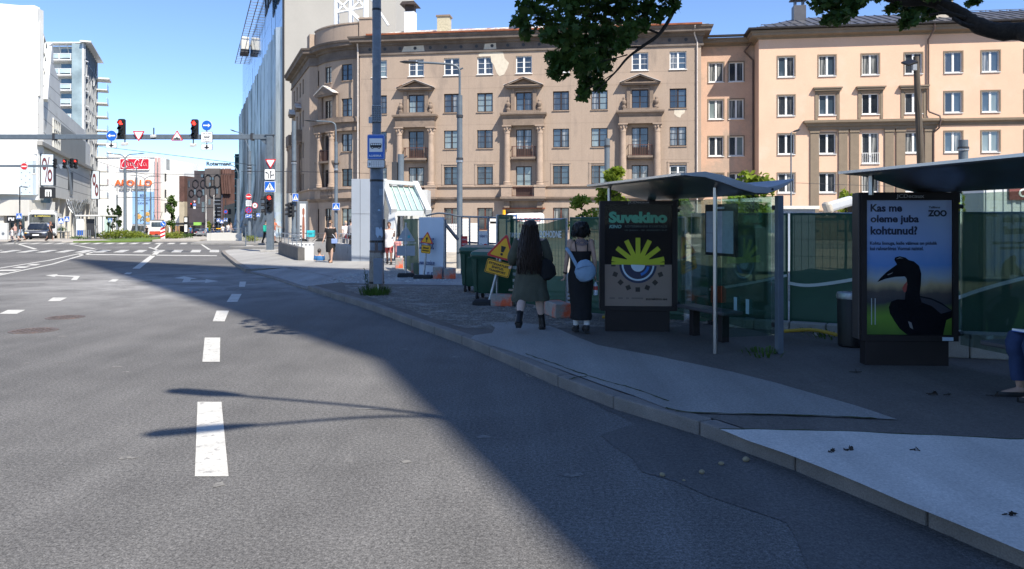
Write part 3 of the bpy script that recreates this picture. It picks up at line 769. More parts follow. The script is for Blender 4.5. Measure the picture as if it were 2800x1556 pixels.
def bay(root, fr, q):
    pediment(root, fr, q)
    mb = MB(); fbox(mb, fr, q-1.85, q+1.85, 10.45, 11.15, 0, .62)
    sweep(mb, [fr.p(q-1.85,0,-.1)[:2],fr.p(q-1.85,0,.62)[:2],fr.p(q+1.85,0,.62)[:2],fr.p(q+1.85,0,-.1)[:2]], [(-.1,11.15),(.05,11.15),(.09,11.3),(.25,11.42),(.27,11.58),(-.1,11.66)])
    fbox(mb, fr, q-1.5, q+1.5, 11.62, 11.84, 0, .42)
    mk('entablature', mb, BROWND, root, w=True)
    for sg in (-1,1):
        m2 = MB(); shaft(m2, fr, q+sg*1.5, .38, 5.05, 10.45, .30); mk('column', m2, COLST, root, smooth=True, w=True)
        m2 = MB(); fbox(m2, fr, q+sg*1.5-.48, q+sg*1.5+.48, 4.0, 4.86, 0, .8); fbox(m2, fr, q+sg*1.5-.53, q+sg*1.5+.53, 4.86, 5.05, 0, .86)
        mk('pedestal', m2, COLST, root, w=True)
    m2 = MB(); fbox(m2, fr, q-1.1, q+1.1, 7.42, 7.6, 0, .62); fbox(m2, fr, q-1.05, q+1.05, 7.3, 7.42, 0, .5); mk('balcony_slab', m2, BROWND, root, w=True)
    railing(root, [fr.p(q-1.04,0,0)[:2],fr.p(q-1.04,0,.58)[:2],fr.p(q+1.04,0,.58)[:2],fr.p(q+1.04,0,0)[:2]], 7.6, 8.55, IRONR, 5)
    m2 = MB(); fbox(m2, fr, q-2.05, q+2.05, 3.8, 4.0, .2, 1.0); fbox(m2, fr, q-1.9, q+1.9, 3.62, 3.8, 0, .85)
    for sg in (-1,1): fpoly(m2, fr, [(q+sg*1.5-.25,3.0),(q+sg*1.5+.25,3.0),(q+sg*1.5+.25,3.62),(q+sg*1.5-.25,3.62)], 0, .6)
    mk('balcony_base', m2, BROWND, root, w=True)
    railing(root, [fr.p(q-1.0,0,.7)[:2],fr.p(q+1.0,0,.7)[:2]], 4.0, 4.86, IRONR, 6)
for i in sorted(feat): bay(br, FA, FA.s(cols[i]))
# window surrounds of the lower floor
for i,u in enumerate(cols):
    if i in feat: continue
    q = FA.s(u); sm = MB()
    fbox(sm, FA, q-W_/2-.2,q-W_/2-.02,5.06,6.98,0,.05); fbox(sm, FA, q+W_/2+.02,q+W_/2+.2,5.06,6.98,0,.05); fbox(sm, FA, q-W_/2-.2,q+W_/2+.2,6.98,7.12,0,.07)
    mk('window_moulding', sm, BROWN, br, w=True)
# drum: curved ledge, columns, balustrade
tD = th_of(897)
FD = Fr(*drum(tD), FA.a-tD)
def arcbox(mb, a0, a1, z0, z1, d0, d1, n=10):
    for k in range(n):
        b0_,b1_ = a0+(a1-a0)*k/n, a0+(a1-a0)*(k+1)/n
        q = [drum(b0_,RD+d1),drum(b1_,RD+d1),drum(b1_,RD+d0),drum(b0_,RD+d0)]; mb.slab([tuple(x) for x in reversed(q)], z0, z1)
dm = MB(); arcbox(dm, .02, TH1, 10.4, 11.2, -.05, .45); arcbox(dm, .02, TH1, 11.2, 11.55, -.05, .7); arcbox(dm, .02, TH1, 11.55, 11.72, -.05, .55); mk('curved_ledge', dm, BROWND, br, w=True)
dm = MB(); arcbox(dm, tD-.24, tD+.24, 7.4, 7.6, -.05, .6); mk('balcony_slab', dm, BROWND, br, w=True)
dm = MB()
for q in (-1.25,1.25): fbox(dm, FD, q-.3, q+.3, 11.7, 13.9, -.1, .12)
fbox(dm, FD, -1.5,1.5,13.9,14.1,-.1,.5); fpoly(dm, FD, [(-1.6,14.1),(1.6,14.1),(0,14.85)], -.1, .55); mk('pediment', dm, BROWND, br, w=True)
m2 = MB(); fpoly(m2, FD, [(-1.7,14.08),(0,14.88),(1.7,14.08),(1.7,14.14),(0,14.95),(-1.7,14.14)], -.05, .62); mk('pediment_flashing', m2, TIN, br, w=True)
for q in (-1.0,1.05):
    m2 = MB(); shaft(m2, FD, q, .3, 5.05, 10.4, .3); mk('column', m2, COLST, br, smooth=True, w=True)
dm = MB()
for a0,a1 in ((.02,tD-.16),(tD+.13,TH1)): arcbox(dm, a0, a1, 3.98, 4.95, .0, .35, 5)
arcbox(dm, .02, TH1, 4.85, 5.06, -.05, .5)
for k in range(9):
    q = drum(tD-.15+.28*k/8, RD+.25); dm.lathe([(.08,0),(.05,.15),(.11,.35),(.06,.6),(.08,.85)], (q.x,q.y,4.0), 8)
mk('balustrade', dm, COLST, br, w=True)
railing(br, [FD.p(-.75,0,0)[:2],FD.p(-.75,0,.5)[:2],FD.p(.75,0,.5)[:2],FD.p(.75,0,0)[:2]], 7.6, 8.6, IRONR, 5)
# hoods along the wing
for j in (1,3):
    q = FW.s((829,821,812.5,804.5)[j])
    m2 = MB(); fbox(m2, FW, q-.9,q+.9,13.8,14.0,0,.5); fpoly(m2, FW, [(q-.95,14.0),(q+.95,14.0),(q,14.6)], 0, .55); mk('pediment', m2, BROWND, br, w=True)
    m2 = MB(); fpoly(m2, FW, [(q-1.0,14.0),(q,14.62),(q+1.0,14.0),(q+1.0,14.06),(q,14.7),(q-1.0,14.06)], -.02, .6); mk('pediment_flashing', m2, TIN, br, w=True)
    m2 = MB(); fbox(m2, FW, q-1.5,q+1.5,10.4,11.6,0,.8); mk('entablature', m2, BROWND, br, w=True)
    for sg in (-1,1):
        m2 = MB(); shaft(m2, FW, q+sg*1.1, .4, 5.05, 10.4, .28); mk('column', m2, COLST, br, smooth=True, w=True)
# patches where the render fell off, joints of the render, downpipes, chimneys, dormer
def blob(cx, cz, pts): return [(cx+a, cz+b) for a,b in pts]
pm = MB(); q = FA.s(1340)
fpoly(pm, FA, blob(q,16.3,[(-.9,.95),(-.3,1.0),(.6,1.05),(1.2,.95),(1.35,.4),(1.75,-.05),(1.6,-.55),(1.3,-1.1),(.85,-1.25),(.6,-.9),(.35,-.2),(.1,.1),(.05,.63),(-1.0,.6),(-1.1,.75)]), -.01, .012); mk('bare_plaster_patch', pm, PLASTER, br, w=True); pm = MB()
q = FA.s(1857); fpoly(pm, FA, blob(q,11.1,[(-.4,.6),(.55,.6),(.45,.25),(.2,.1),(.1,-.15),(-.2,-.05),(-.45,.2)]), -.01, .012)
mk('bare_plaster_patch', pm, PLASTER, br, w=True)
for u,w in ((1130,1.1),(1340,.6)): q = FA.s(u); mk('bare_plaster_patch', fpoly(MB(), FA, [(q-w,17.52),(q+w,17.55),(q+w*.9,18.1),(q-w*.8,18.05)], .04, .062), PLASTER, br, w=True)
jm = MB()
for z in (7.25,10.65,14.0,15.1): fbox(jm, FA, .1, L_-.1, z, z+.012, -.01, .004)
for k in range(1,30): fbox(jm, FA, k*1.04, k*1.04+.01, 5.1+(k%3), 8.4+(k*7%9), -.01, .003)
mk('render_joint', jm, BROWND, br, w=True)
dp = MB(); dp.tube([FA.p(-.15,18.9,.75),FA.p(-.15,18.5,.3),FA.p(-.15,17.9,.15),FA.p(-.15,.3,.15)], .075, 10)
for k in range(9): c = FA.p(-.15,1.5+k*2,.15); dp.lathe([(.095,0),(.095,.06)],(c[0],c[1],c[2]),10)
mk('downpipe', dp, M('pale_pipe', (.55,.48,.42), .6), br, smooth=True, w=True)
dp = MB(); dp.tube([FA.p(L_-.6,18.9,.9),FA.p(L_-.6,18.3,.3),FA.p(L_-.35,17.6,.12),FA.p(L_-.35,.3,.12)], .07, 10)
for k in range(16): c = FA.p(L_-.35,1.5+k*1.05,.12); dp.lathe([(.09,0),(.09,.05)],(c[0],c[1],c[2]),10)
mk('downpipe', dp, M('pale_pipe', (.5,.48,.42), .6), br, smooth=True, w=True)
ch = MB(); q = FA.s(1190); fbox(ch, FA, q-.6,q+.6,19.5,21.6,-4.2,-3.2); mk('chimney', ch, M('chimney_brick', (.45,.40,.28), .9, var=.2, vs_=8), br, w=True)
ch = MB(); fbox(ch, FA, q-.7,q+.7,21.6,21.75,-4.3,-3.1); mk('chimney_cap', ch, BROWND, br, w=True)
ch = MB(); q = FA.s(1083); fbox(ch, FA, q-.5,q+.5,20.5,22.6,-5.5,-4.5); mk('chimney', ch, WHITE, br, w=True)
ch = MB(); fbox(ch, FA, q-.45,q+.45,22.6,23.2,-5.4,-4.6); fpoly(ch, FA, [(q-.85,23.2),(q+.85,23.2),(q+.6,23.5),(q-.6,23.5)], -5.9, -4.1); mk('chimney_cowl', ch, M('rusty_dark_tin', (.06,.045,.04), .7, var=.3), br, w=True)
q = FA.s(1412); dmr = MB(); dmr.lathe([(.9,0),(.9,1.6)], (0,0,0), 16, 0, math.pi); dmr.xf(FA.mat(q,19.6,-1.1) @ Matrix.Rotation(R(90),4,'X') @ Matrix.Translation((0,0,-1.6)))
mk('dormer', dmr, TIN, br, w=True)
dmr = MB(); dmr.sheet([(.8*math.cos(math.pi*k/14),.8*math.sin(math.pi*k/14)) for k in range(15)]); dmr.xf(FA.mat(q,19.62,-1.06) @ Matrix.Rotation(R(90),4,'X')); mk('dormer_window', dmr, PANES[1], br, w=True)
# entrance recess
q = FA.s(1432.5); em = MB(); fbox(em, FA, q-1.7,q-.9,.05,2.6,-.2,-.1); fbox(em, FA, q+.9,q+1.7,.05,2.6,-.2,-.1); fbox(em, FA, q-.9,q+.9,.05,2.2,-.22,-.14); mk('entrance_door', em, RFR, br, w=True)
em = MB(); fbox(em, FA, q-1.95,q+1.95,2.9,3.0,0,.25); mk('entrance_canopy', em, RUST, br, w=True)

# ------------------------------------------------------------------ the pink apartment house and its set-back link
PINK = M('pink_render', (.69,.46,.325), .92, var=.05, vs_=.4, fine=.05, fs=20, bump=.15, bs=30, c2=(.71,.50,.375), c2s=.28, c2t=.52)
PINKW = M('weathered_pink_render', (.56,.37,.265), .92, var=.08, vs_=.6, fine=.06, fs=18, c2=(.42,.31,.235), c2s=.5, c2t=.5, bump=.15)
TRIM = M('khaki_trim', (.225,.175,.125), .85, var=.1, vs_=1.5, fine=.06, fs=20)
SLATE = M('grey_tin_roof', (.105,.105,.115), .45, metal=.35, var=.12, vs_=1.5)
pk = thing('pink_apartment_house', 'long peach-pink rendered apartment house with white windows, khaki pilasters and grey tin roof', 'building', (24,67,0))
FP = Fr(XU(2075,67.6), 67.6, math.atan(-.14)); LP2 = 50.0
FL = Fr(*FP.p(-8.2,0,-2.3)[:2], FP.a); LL = 8.2
pu = [2150,2262,2380,2498,2607,2709]; ps = [FP.s(u) for u in pu]
ps += [ps[-1]+3.35*k for k in range(1,9)]
prow = [(14.4,1.8),(11.0,1.8),(7.62,1.8),(4.25,1.75),(.9,1.7)]
wh = []; pw = []; pf = []
for i,q in enumerate(ps):
    for z,h in prow:
        if q+.7 > LP2: continue
        wh.append((q-.7,q+.7,z,z+h)); pw.append(FP.mat(q,z)); pf.append((q,z,h))
ih = [h for h in wh if not (abs(h[0]+.7-ps[2])<.01 and abs(h[2]-7.62)<.01)]
wh = ih+[(ps[2]-.7,ps[2]+.7,6.75,9.42)]
mb = MB(); wall(mb, lambda s,z,d: FP.p(s,z,d), 0, LP2, -.2, 18.2, wh, .2)
fbox(mb, FP, .02, LP2, -.2, 18.2, -13, -.5); mb.add([FP.p(0,-.2,0),FP.p(0,-.2,-3),FP.p(0,18.2,-3),FP.p(0,18.2,0)],[(0,1,2,3)])
mk('wall', mb, PINK, pk, w=True)
lh = []; lw = []
for u in (1958,2013):
    q = FL.s(u)
    for z,h in prow: lh.append((q-.66,q+.66,z+.1,z+h+.1)); lw.append(FL.mat(q,z+.1))
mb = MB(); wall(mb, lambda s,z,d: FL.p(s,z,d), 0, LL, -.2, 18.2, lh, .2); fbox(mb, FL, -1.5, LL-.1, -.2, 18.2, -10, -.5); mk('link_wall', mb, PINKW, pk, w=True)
put_windows(pk, [m for m,(q,z,h) in zip(pw,pf) if z != 4.25 and z != .9 and not (abs(q-ps[2])<.01 and abs(z-7.62)<.01)], window_proto(pk, 1.4, 1.8, WFR, 0, .09, WFR, .17, mould=TRIM))
put_windows(pk, [m for m,(q,z,h) in zip(pw,pf) if z == 4.25 or z == .9], window_proto(pk, 1.4, 1.72, WFR, 0, .09, WFR, .17, mould=TRIM))
put_windows(pk, lw, window_proto(pk, 1.32, 1.8, WFR, 0, .09, WFR, .17, mould=TRIM))
put_windows(pk, [FP.mat(ps[2],6.75)], window_proto(pk, 1.4, 2.67, WFR, 0, .09, WFR, .17, name='balcony_door'))
railing(pk, [FP.p(ps[2]-.7,0,.03)[:2],FP.p(ps[2]+.7,0,.03)[:2]], 6.75, 7.65, WFR, 7)
for q in ps[1:4]:
    sm = MB()
    fbox(sm, FP, q-1.02,q-.8,10.62,13.0,0,.07); fbox(sm, FP, q+.8,q+1.02,10.62,13.0,0,.07); fbox(sm, FP, q-1.0,q+1.0,12.95,13.1,0,.1)
    fbox(sm, FP, q-1.12,q+1.12,13.1,13.28,0,.28); fbox(sm, FP, q-1.2,q+1.2,13.28,13.4,0,.36)
    mk('window_hood', sm, TRIM, pk, w=True)
qa,qb = FP.s(2212),FP.s(2556)
sm = MB(); sweep(sm, [FP.p(qa,0,-.1)[:2],FP.p(qa,0,.12)[:2],FP.p(qb,0,.12)[:2],FP.p(qb,0,-.1)[:2]], [(-.12,9.72),(.1,9.72),(.12,9.95),(.25,10.0),(.3,10.2),(.5,10.3),(.52,10.48),(-.12,10.6)])
sweep(sm, [FP.p(qb+.3,0,0)[:2],FP.p(LP2,0,0)[:2]], [(-.12,9.95),(.06,9.95),(.1,10.15),(.3,10.3),(.32,10.48),(-.12,10.58)])
mk('ledge', sm, TRIM, pk, w=True)
for u in (2227,2305,2336,2431,2462,2540):
    q = FP.s(u); w = .36; m2 = MB(); fbox(m2, FP, q-w,q+w,1.3,9.45,0,.13); fbox(m2, FP, q-w-.05,q+w+.05,9.45,9.72,0,.19); fbox(m2, FP, q-w-.06,q+w+.06,1.0,1.5,0,.2); mk('pilaster', m2, TRIM, pk, w=True)
ppath = [FL.p(-.5,0,0)[:2], FL.p(LL-.05,0,0)[:2], FP.p(-.05,0,0)[:2], FP.p(LP2,0,0)[:2]]
cm = MB(); sweep(cm, ppath, [(-.4,17.75),(.08,17.75),(.1,17.9),(.6,18.0),(.62,18.22),(.7,18.25),(.72,18.4),(-.4,18.42)]); mk('cornice', cm, TRIM, pk, w=True)
cm = MB(); sweep(cm, ppath, [(.7,18.44),(.95,18.46),(.98,18.62),(.7,18.62)]); mk('gutter', cm, M('dark_gutter', (.06,.055,.055), .4, metal=.4), pk, w=True)
e0,e1,r0,r1 = FP.p(-1.0,18.5,.98), FP.p(LP2,18.5,.98), FP.p(5.0,21.3,-7), FP.p(LP2,21.3,-7)
rm = MB().add([e0,e1,r1,r0,FP.p(-1.0,18.5,-14),FP.p(LP2,18.5,-14)],[(0,1,2,3),(0,3,4),(3,2,5,4)])
rm.add([FL.p(-1,18.5,.9),FL.p(LL+1.5,18.5,.9),FL.p(LL+6,20.3,-6.5),FL.p(-1,20.3,-6.5)],[(0,1,2,3)]); mk('roof', rm, SLATE, pk, w=True)
sm = MB(); up = Vector((0,0,.04))
for k in range(0,58):
    q = -1.0+k*.85; a = Vector(FP.p(q,18.5,.98)); tt = (q+1.0)/6.0
    b = Vector(FP.p(q if q > 5 else 5,22.4,-7)); 
    hh = min(1,tt) if q < 5 else 1
    b2 = Vector(FP.p(q,18.5+2.8*hh,.98-7.98*hh)); sm.bar(a+up,b2+up,.03,.06)
for k in range(0,11):
    a = Vector(FL.p(-.8+k*.85,18.5,.9)); b = Vector(FL.p(-.8+k*.85,20.3,-6.5)); sm.bar(a+up,b+up,.03,.06)
mk('roof_seam', sm, SLATE, pk, w=True)
sm = MB()
for h in (.35,):
    for f0,f1 in (((-.2),LP2),): 
        z = 18.5+2.8*.13; sm.bar(FP.p(.2,z+.22,.98-8*.13),FP.p(LP2,z+.22,.98-8*.13),.05)
        for k in range(40): sm.bar(FP.p(.2+k*1.25,z,.98-8*.13),FP.p(.2+k*1.25,z+.24,.98-8*.13),.035)
sm.bar(FP.p(14,21.15,-6),FP.p(LP2,21.15,-6),.05)
for k in range(20): sm.bar(FP.p(14+k*1.8,20.9,-6),FP.p(14+k*1.8,21.2,-6),.035)
mk('snow_guard', sm, SLATE, pk, w=True)
q = FP.s(2221); ch = MB(); fbox(ch, FP, q-.55,q+.55,20,21.9,-5.6,-4.6); 
for a in (-.4,.3): fbox(ch, FP, q+a,q+a+.12,21.9,22.5,-5.5,-4.7)
fbox(ch, FP, q-.75,q+.75,22.5,22.6,-5.8,-4.4); fpoly(ch, FP, [(q-.75,22.6),(q+.75,22.6),(q+.3,22.9),(q-.3,22.9)], -5.5,-4.7); mk('chimney', ch, SLATE, pk, w=True)
q = FP.s(2622); ch = MB(); fbox(ch, FP, q-.75,q+.75,19.6,21.4,-4.2,-3.0); mk('chimney', ch, M('chimney_render', (.5,.44,.36), .9), pk, w=True)
BPIPE = M('brown_pipe', (.12,.08,.065), .5, var=.1)
dp = MB(); q = FP.s(2540); q2 = FP.s(2566)
dp.tube([FP.p(q+.15,18.5,.85),FP.p(q+.15,18.0,.75),FP.p(q-.1,17.3,.15),FP.p(q-.1,11.3,.15),FP.p(q-.05,11.1,.2),FP.p(q2-.1,10.7,.55),FP.p(q2-.05,10.3,.62),FP.p(q2-.1,9.7,.4),FP.p(q2-.45,9.3,.15),FP.p(q2-.45,.3,.15)], .075, 10); mk('downpipe', dp, BPIPE, pk, smooth=True, w=True)
dp = MB(); dp.tube([FL.p(LL-.3,18.4,.8),FL.p(LL-.3,18.0,.5),FL.p(LL-.9,17.2,.2),FL.p(LL-.12,16.4,.12),FL.p(LL-.12,.3,.12)], .085, 10); mk('downpipe', dp, BPIPE, pk, smooth=True, w=True)
mb = MB(); sweep(mb, [FP.p(0,0,0)[:2],FP.p(LP2,0,0)[:2]], [(-.1,.0),(.1,.0),(.1,1.9),(.25,2.05),(.25,2.2),(-.1,2.25)]); mk('plinth', mb, TRIM, pk, w=True)
# ------------------------------------------------------------------ the glass building with fins
SD = -.412; SA = math.atan2(1.0, SD)                       # heading of the street in plan
def sline(x0, y0, t): return (x0+SD*t, y0+t)
CURT = M('blue_curtain_glass', (.10,.20,.30), .06, metal=.55, var=.12, vs_=.05, spec=.9)
FINM = M('frosted_glass_fin', (.56,.61,.60), .25, metal=.35, var=.3, vs_=.5, c2=(.15,.18,.17), c2s=.35, c2t=.5, stretch=(1,1,.12), spec=.8)
GREYW = M('pale_grey_render', (.45,.42,.37), .9, var=.06, vs_=.2, fine=.03, fs=12)
gb = thing('glass_office_building', 'tall blue glass office building with silvery vertical glass fins and a blank pale grey gable', 'building', (-31,104,0))
GN = (-30.85, 104.0); GLEN = 92.0; GH = 41.5
gd = Vector((SD,1)).normalized(); GF = Fr(GN[0]+SD*GLEN, GN[1]+GLEN, math.atan2(-gd.y,-gd.x)); GL = GLEN*math.hypot(1,SD)
mb = MB(); fbox(mb, GF, 0, GL-.3, -5, GH-.2, -18, -.3); mk('core', mb, DARK, gb, w=True)
cw, chh = GL/16, 3.75; gp = None
for i in range(16):
    for j in range(11):
        z = .2+j*chh
        if gp is None: gp = mk('glass_panel', MB().add([(.02,0,.02),(cw-.02,0,.02),(cw-.02,0,chh-.03),(.02,0,chh-.03)],[(0,1,2,3)]), CURT, gb); o = gp
        else: o = dupart(gp, gb)
        o.matrix_local = Matrix.Translation(-wpos(gb)) @ GF.mat(i*cw, z, 0) @ Matrix.Rotation(R(rnd.uniform(-.25,.25)),4,'Z')
# fins: tall folded blades, swelling and twisting towards the street
nf = 40; fw_ = GL/nf
for i in range(nf):
    s0 = i*fw_; top = 28.3+.25*math.sin(i*1.7); rings = []
    for k in range(23):
        z = -1.0+(top+1)*k/22; low = max(0, 1-z/12.0)
        pr = .85+1.0*low*low*(1.0+.7*math.sin(z*.5+i*.8)); sh = .5*low*math.sin(z*.42+i*.7)
        a = GF.p(s0+.05,z,.12); b = GF.p(s0+fw_*.45+sh,z,.12+pr); c = GF.p(s0+fw_*.82,z,.14); d_ = GF.p(s0+fw_*.45+sh+.1,z,.02+pr*.85)
        rings.append([a,b,c,d_])
    mk('glass_fin', MB().loft(rings), FINM, gb, w=True)
GW = Fr(GN[0]+.02, GN[1], math.atan(-.14))
mb = MB(); fbox(mb, GW, 0, 15.6, -2, 47, -9, -.0); mk('gable_wall', mb, GREYW, gb, w=True)
mb = MB(); fbox(mb, GW, -.25, .02, -2, 41.6, -.4, .1); mk('corner_profile', mb, DARK, gb, w=True)
mb = MB()
for o_ in (.5,1.75): mb.bar(GF.p(-1,GH+.6,o_), GF.p(GL+2,GH+.6,o_), .14)
for k in range(48): mb.bar(GF.p(-.8+k*GL/47,GH+.6,-.4), GF.p(-.8+k*GL/47,GH+.6,1.8), .1)
mk('cradle_rail', mb, STEEL, gb, w=True)
q = GF.s(683); mb = MB()
for a in (-2.2,.6): fbox(mb, GF, q+a,q+a+1.7,GH-2.3,GH+.5,.25,1.9)
cr = mk('window_cleaning_cradle', mb, M('cradle_panels', (.55,.53,.48), .5), bev=.15); tag(cr, 'pale window cleaning cradle hanging from the roof rail of the glass office building', 'cradle')
mb = MB(); fbox(mb, GF, q-2.3,q+2.4,GH-2.9,GH-2.3,.2,2.0); mk('platform', mb, DARK, cr)
q0,q1 = GF.s(736), GF.s(763)
for k in range(7):
    q = q0+(q1-q0)*k/6; mb = MB(); fbox(mb, GF, q,q+.7,35.0,38.4,.5,.7); fbox(mb, GF, q+.9,q+2.2,35.0+(k%3)*.9,36.0+(k%2)*2,.5,.7); fbox(mb, GF, q+1.0,q+1.6,37.4,38.4,.5,.7); mk('sign_letter', mb, BLACK, gb, w=True)
# white lattice mast on the roof in front of the gable
tm = thing('lattice_mast', 'white steel lattice mast on the roof of the brown apartment house', 'mast', (-16,82,20))
def PY(u,v,Y=84): return P(u,v,Y)
mb = MB(); up_ = [918,958,998]
for u in up_: mb.cyl(PY(u,84), PY(u,-160), .2, n=8)
for u in up_: mb.cyl(PY(u+6,84,87), PY(u+6,-160,87), .15, n=8)
for v in (28,-80): 
    mb.cyl(PY(918,v+8), PY(958,v), .13, n=6); mb.cyl(PY(958,v), PY(998,v-8), .13, n=6)
for a,b in (((918,-2),(998,70)),((958,28),(1000,68)),((998,-45),(918,36)),((918,-110),(998,-20)),((998,-10),(958,28)),((998,-30),(1062,70)),((940,-40),(998,20))): mb.cyl(PY(*a), PY(*b), .13, n=6)
mk('lattice', mb, WHITE, tm, w=True)['kind'] = 'stuff'

# ------------------------------------------------------------------ the shopping centre on the left
MALLW = M('white_cladding', (.74,.74,.72), .4, var=.03, vs_=.4)
MALLS = M('pale_concrete_cladding', (.66,.66,.64), .55, var=.07, vs_=.35, c2=(.48,.46,.41), c2s=.25, c2t=.60)
MALLG = M('grey_cladding', (.27,.275,.265), .6, var=.06, vs_=.3)
MGLASS = M('mall_glass', (.10,.16,.20), .05, metal=.3, var=.3, vs_=.4, spec=.9)
JOINT = M('joint_shadow_gap', (.25,.25,.25), .8)
MC = (XU(104,88), 88.0)
ml = thing('shopping_centre', 'white panelled shopping centre with a grey side wing on concrete pillars over the pavement', 'building', (MC[0],MC[1],0))
FF = Fr(MC[0]-45, MC[1], 0.0)                      # front, panels end at s = 45
FS = Fr(MC[0], MC[1], SA)                           # side along the street; outward normal to the right
def sp(*pts): return [FS.px(u,v) for u,v in pts]
mb = MB(); fbox(mb, FF, 0, 44.9, 4.2, 26.2, -1.2, -.12); fbox(mb, FF, 0, 41.0, -.5, 4.2, -10, -4); mk('core', mb, MALLS, ml, w=True)
pw_, ph = 2.84, 1.535; pn = None
for i in range(7):
    for j in range(12):
        z = 26.3-(j+1)*ph
        if z < 8.6: continue
        if pn is None: pn = mk('facade_panel', MB().bx(.012,pw_-.012,-.1,0,.015,ph-.015), MALLW, ml); o = pn
        else: o = dupart(pn, ml)
        o.location = Vector(FF.p(45-(i+1)*pw_, z, .08+rnd.uniform(0,.004)))-wpos(ml)
mb = MB(); fbox(mb, FF, 20, 44.6, 26.3, 26.5, -1, .02); mk('parapet_rail', mb, WHITE, ml, w=True)
SCR = M('pale_blue_screen', (.50,.58,.64), .5, var=.04)
mb = MB(); fbox(mb, FF, 20, 44.85, 4.75, 8.7, 0, .7); mk('perforated_screen', mb, SCR, ml, w=True)
mb = MB()
for i in range(14):
    for j in range(10): c = FF.p(44.5-i*.95-(.47 if j % 2 else 0), 5.0+j*.38, .7); mb.box((c[0],c[1],c[2]),(.09,.02,.09))
mk('screen_hole', mb, DARK, ml, w=True)['kind'] = 'stuff'
mb = MB(); fbox(mb, FF, 15, 44.6, 3.9, 4.75, -3, -1.5); mk('ribbon_window', mb, MGLASS, ml, w=True)
PARA = M('stained_concrete', (.52,.50,.45), .8, var=.1, vs_=.6, c2=(.25,.23,.19), c2s=.9, c2t=.6, stretch=(1,1,.25))
mb = MB(); fbox(mb, FF, 15, 44.4, 2.4, 4.2, -2.5, .6); mk('concrete_parapet', mb, PARA, ml, w=True)
mb = MB(); fbox(mb, FF, 15, 44.2, -.3, 2.4, -3.2, -1.2); mk('shop_front', mb, MGLASS, ml, w=True)
for k in range(8): mb = MB(); fbox(mb, FF, 43.6-k*3.1,44.3-k*3.1,-.3,2.4,-1,.2); mk('shop_pillar', mb, PARA, ml, w=True)
c = FF.p(43.2,0,-1.0); mk('round_column', MB().lathe([(.65,3.8),(.65,4.9)],(c[0],c[1],0),16), GALV, ml, w=True, smooth=True)
# the raised letter at the frame edge
lm = MB(); LX = FF.s(41)
def letter_u(mb, x1, z0, h, w, st, d):
    pts = [(x1-st,z0+h),(x1,z0+h),(x1,z0),(x1-st,z0),(x1-st,z0+h*.16)]
    fpoly(mb, FF, [(x1-st,z0),(x1,z0),(x1,z0+h),(x1-st,z0+h)], .1, d)
    arc = [(x1-st/2-(w/2-st/2)+(w/2)*math.cos(R(a)), z0+h*.42+h*.5*math.sin(R(a))*1.0) for a in range(180,361,12)]
    inn = [(x1-st/2-(w/2-st/2)+(w/2-st)*math.cos(R(a)), z0+h*.42+(h*.5-st*.8)*math.sin(R(a))) for a in range(360,179,-12)]
    fpoly(mb, FF, arc+inn, .1, d-.01)
    fpoly(mb, FF, [(x1-w,z0+h*.42),(x1-w+st,z0+h*.42),(x1-w+st,z0+h),(x1-w,z0+h)], .1, d)
letter_u(lm, LX, ZV(236,87.5), 2.35, 2.6, 1.05, .75); mk('sign_letter', lm, WHITE, ml, w=True)
# street side
fs = [(104,19),(113,106),(127.5,129),(145,117),(146.6,179),(164,226),(165,296),(231.6,356),(232.5,384),(246,398),(247,462),(246.5,557.5),(104,531)]
mb = MB(); fpoly(mb, FS, sp(*fs), -14, 0); mk('side_wall', mb, MALLS, ml, w=True)
jm = MB()
def joint(a, b, d=.006, w=.07):
    p,q = sp(a,b); n = (Vector((q[0]-p[0],q[1]-p[1])).normalized()); n = Vector((-n.y,n.x))*w/2
    fpoly(jm, FS, [(p[0]-n.x,p[1]-n.y),(q[0]-n.x,q[1]-n.y),(q[0]+n.x,q[1]+n.y),(p[0]+n.x,p[1]+n.y)], -.02, d)
jl = [((104,276),(231,388)),((104,312),(163,362)),((104,348),(144,384)),((127,157),(147,176)),((125,190),(162,222)),((122,222),(165,262)),((118,253),(165,296)),((128,436),(247,492)),((128,470),(247,514)),((128,503),(247,535)),((128,436),(128,534))]
for a,b in jl: joint(a,b)
mk('panel_joint', jm, JOINT, ml, w=True)['kind'] = 'stuff'
mb = MB(); fpoly(mb, FS, sp((163,338),(231.5,388),(231.5,447),(163,416)), -.1, .12); mk('grey_cladding', mb, MALLG, ml, w=True)
def glaz(name, pts, cols_, rows_):
    mb = MB(); fpoly(mb, FS, sp(*pts), -.1, .05); o = mk(name, mb, MGLASS, ml, w=True)
    mb = MB(); A,B,C,D = [Vector((*q,0)) for q in sp(*pts)]
    for k in range(cols_+1): a = A.lerp(B,k/cols_); b = D.lerp(C,k/cols_); mb.bar(FS.p(a.x,a.y,.07),FS.p(b.x,b.y,.07),.16)
    for k in range(rows_+1): a = A.lerp(D,k/rows_); b = B.lerp(C,k/rows_); mb.bar(FS.p(a.x,a.y,.07),FS.p(b.x,b.y,.07),.14)
    mk('mullion', mb, OFFWH, o, w=True)
glaz('tall_window', [(106,60),(127,130),(115,272),(105,262)], 4, 4)
glaz('side_window', [(144,324),(162,337),(162,415),(144,407)], 4, 3)
mb = MB(); a,b = sp((128,130),(116,274)); mb.bar(FS.p(*a,.2),FS.p(*b,.2),.7); mk('slanting_fin', mb, WHITE, ml, w=True)
mb = MB(); a,b = sp((102,391),(247,463)); mb.bar(FS.p(*a,.25),FS.p(*b,.25),.5,.45); mk('ledge', mb, M('ledge_metal', (.3,.29,.27), .6), ml, w=True)
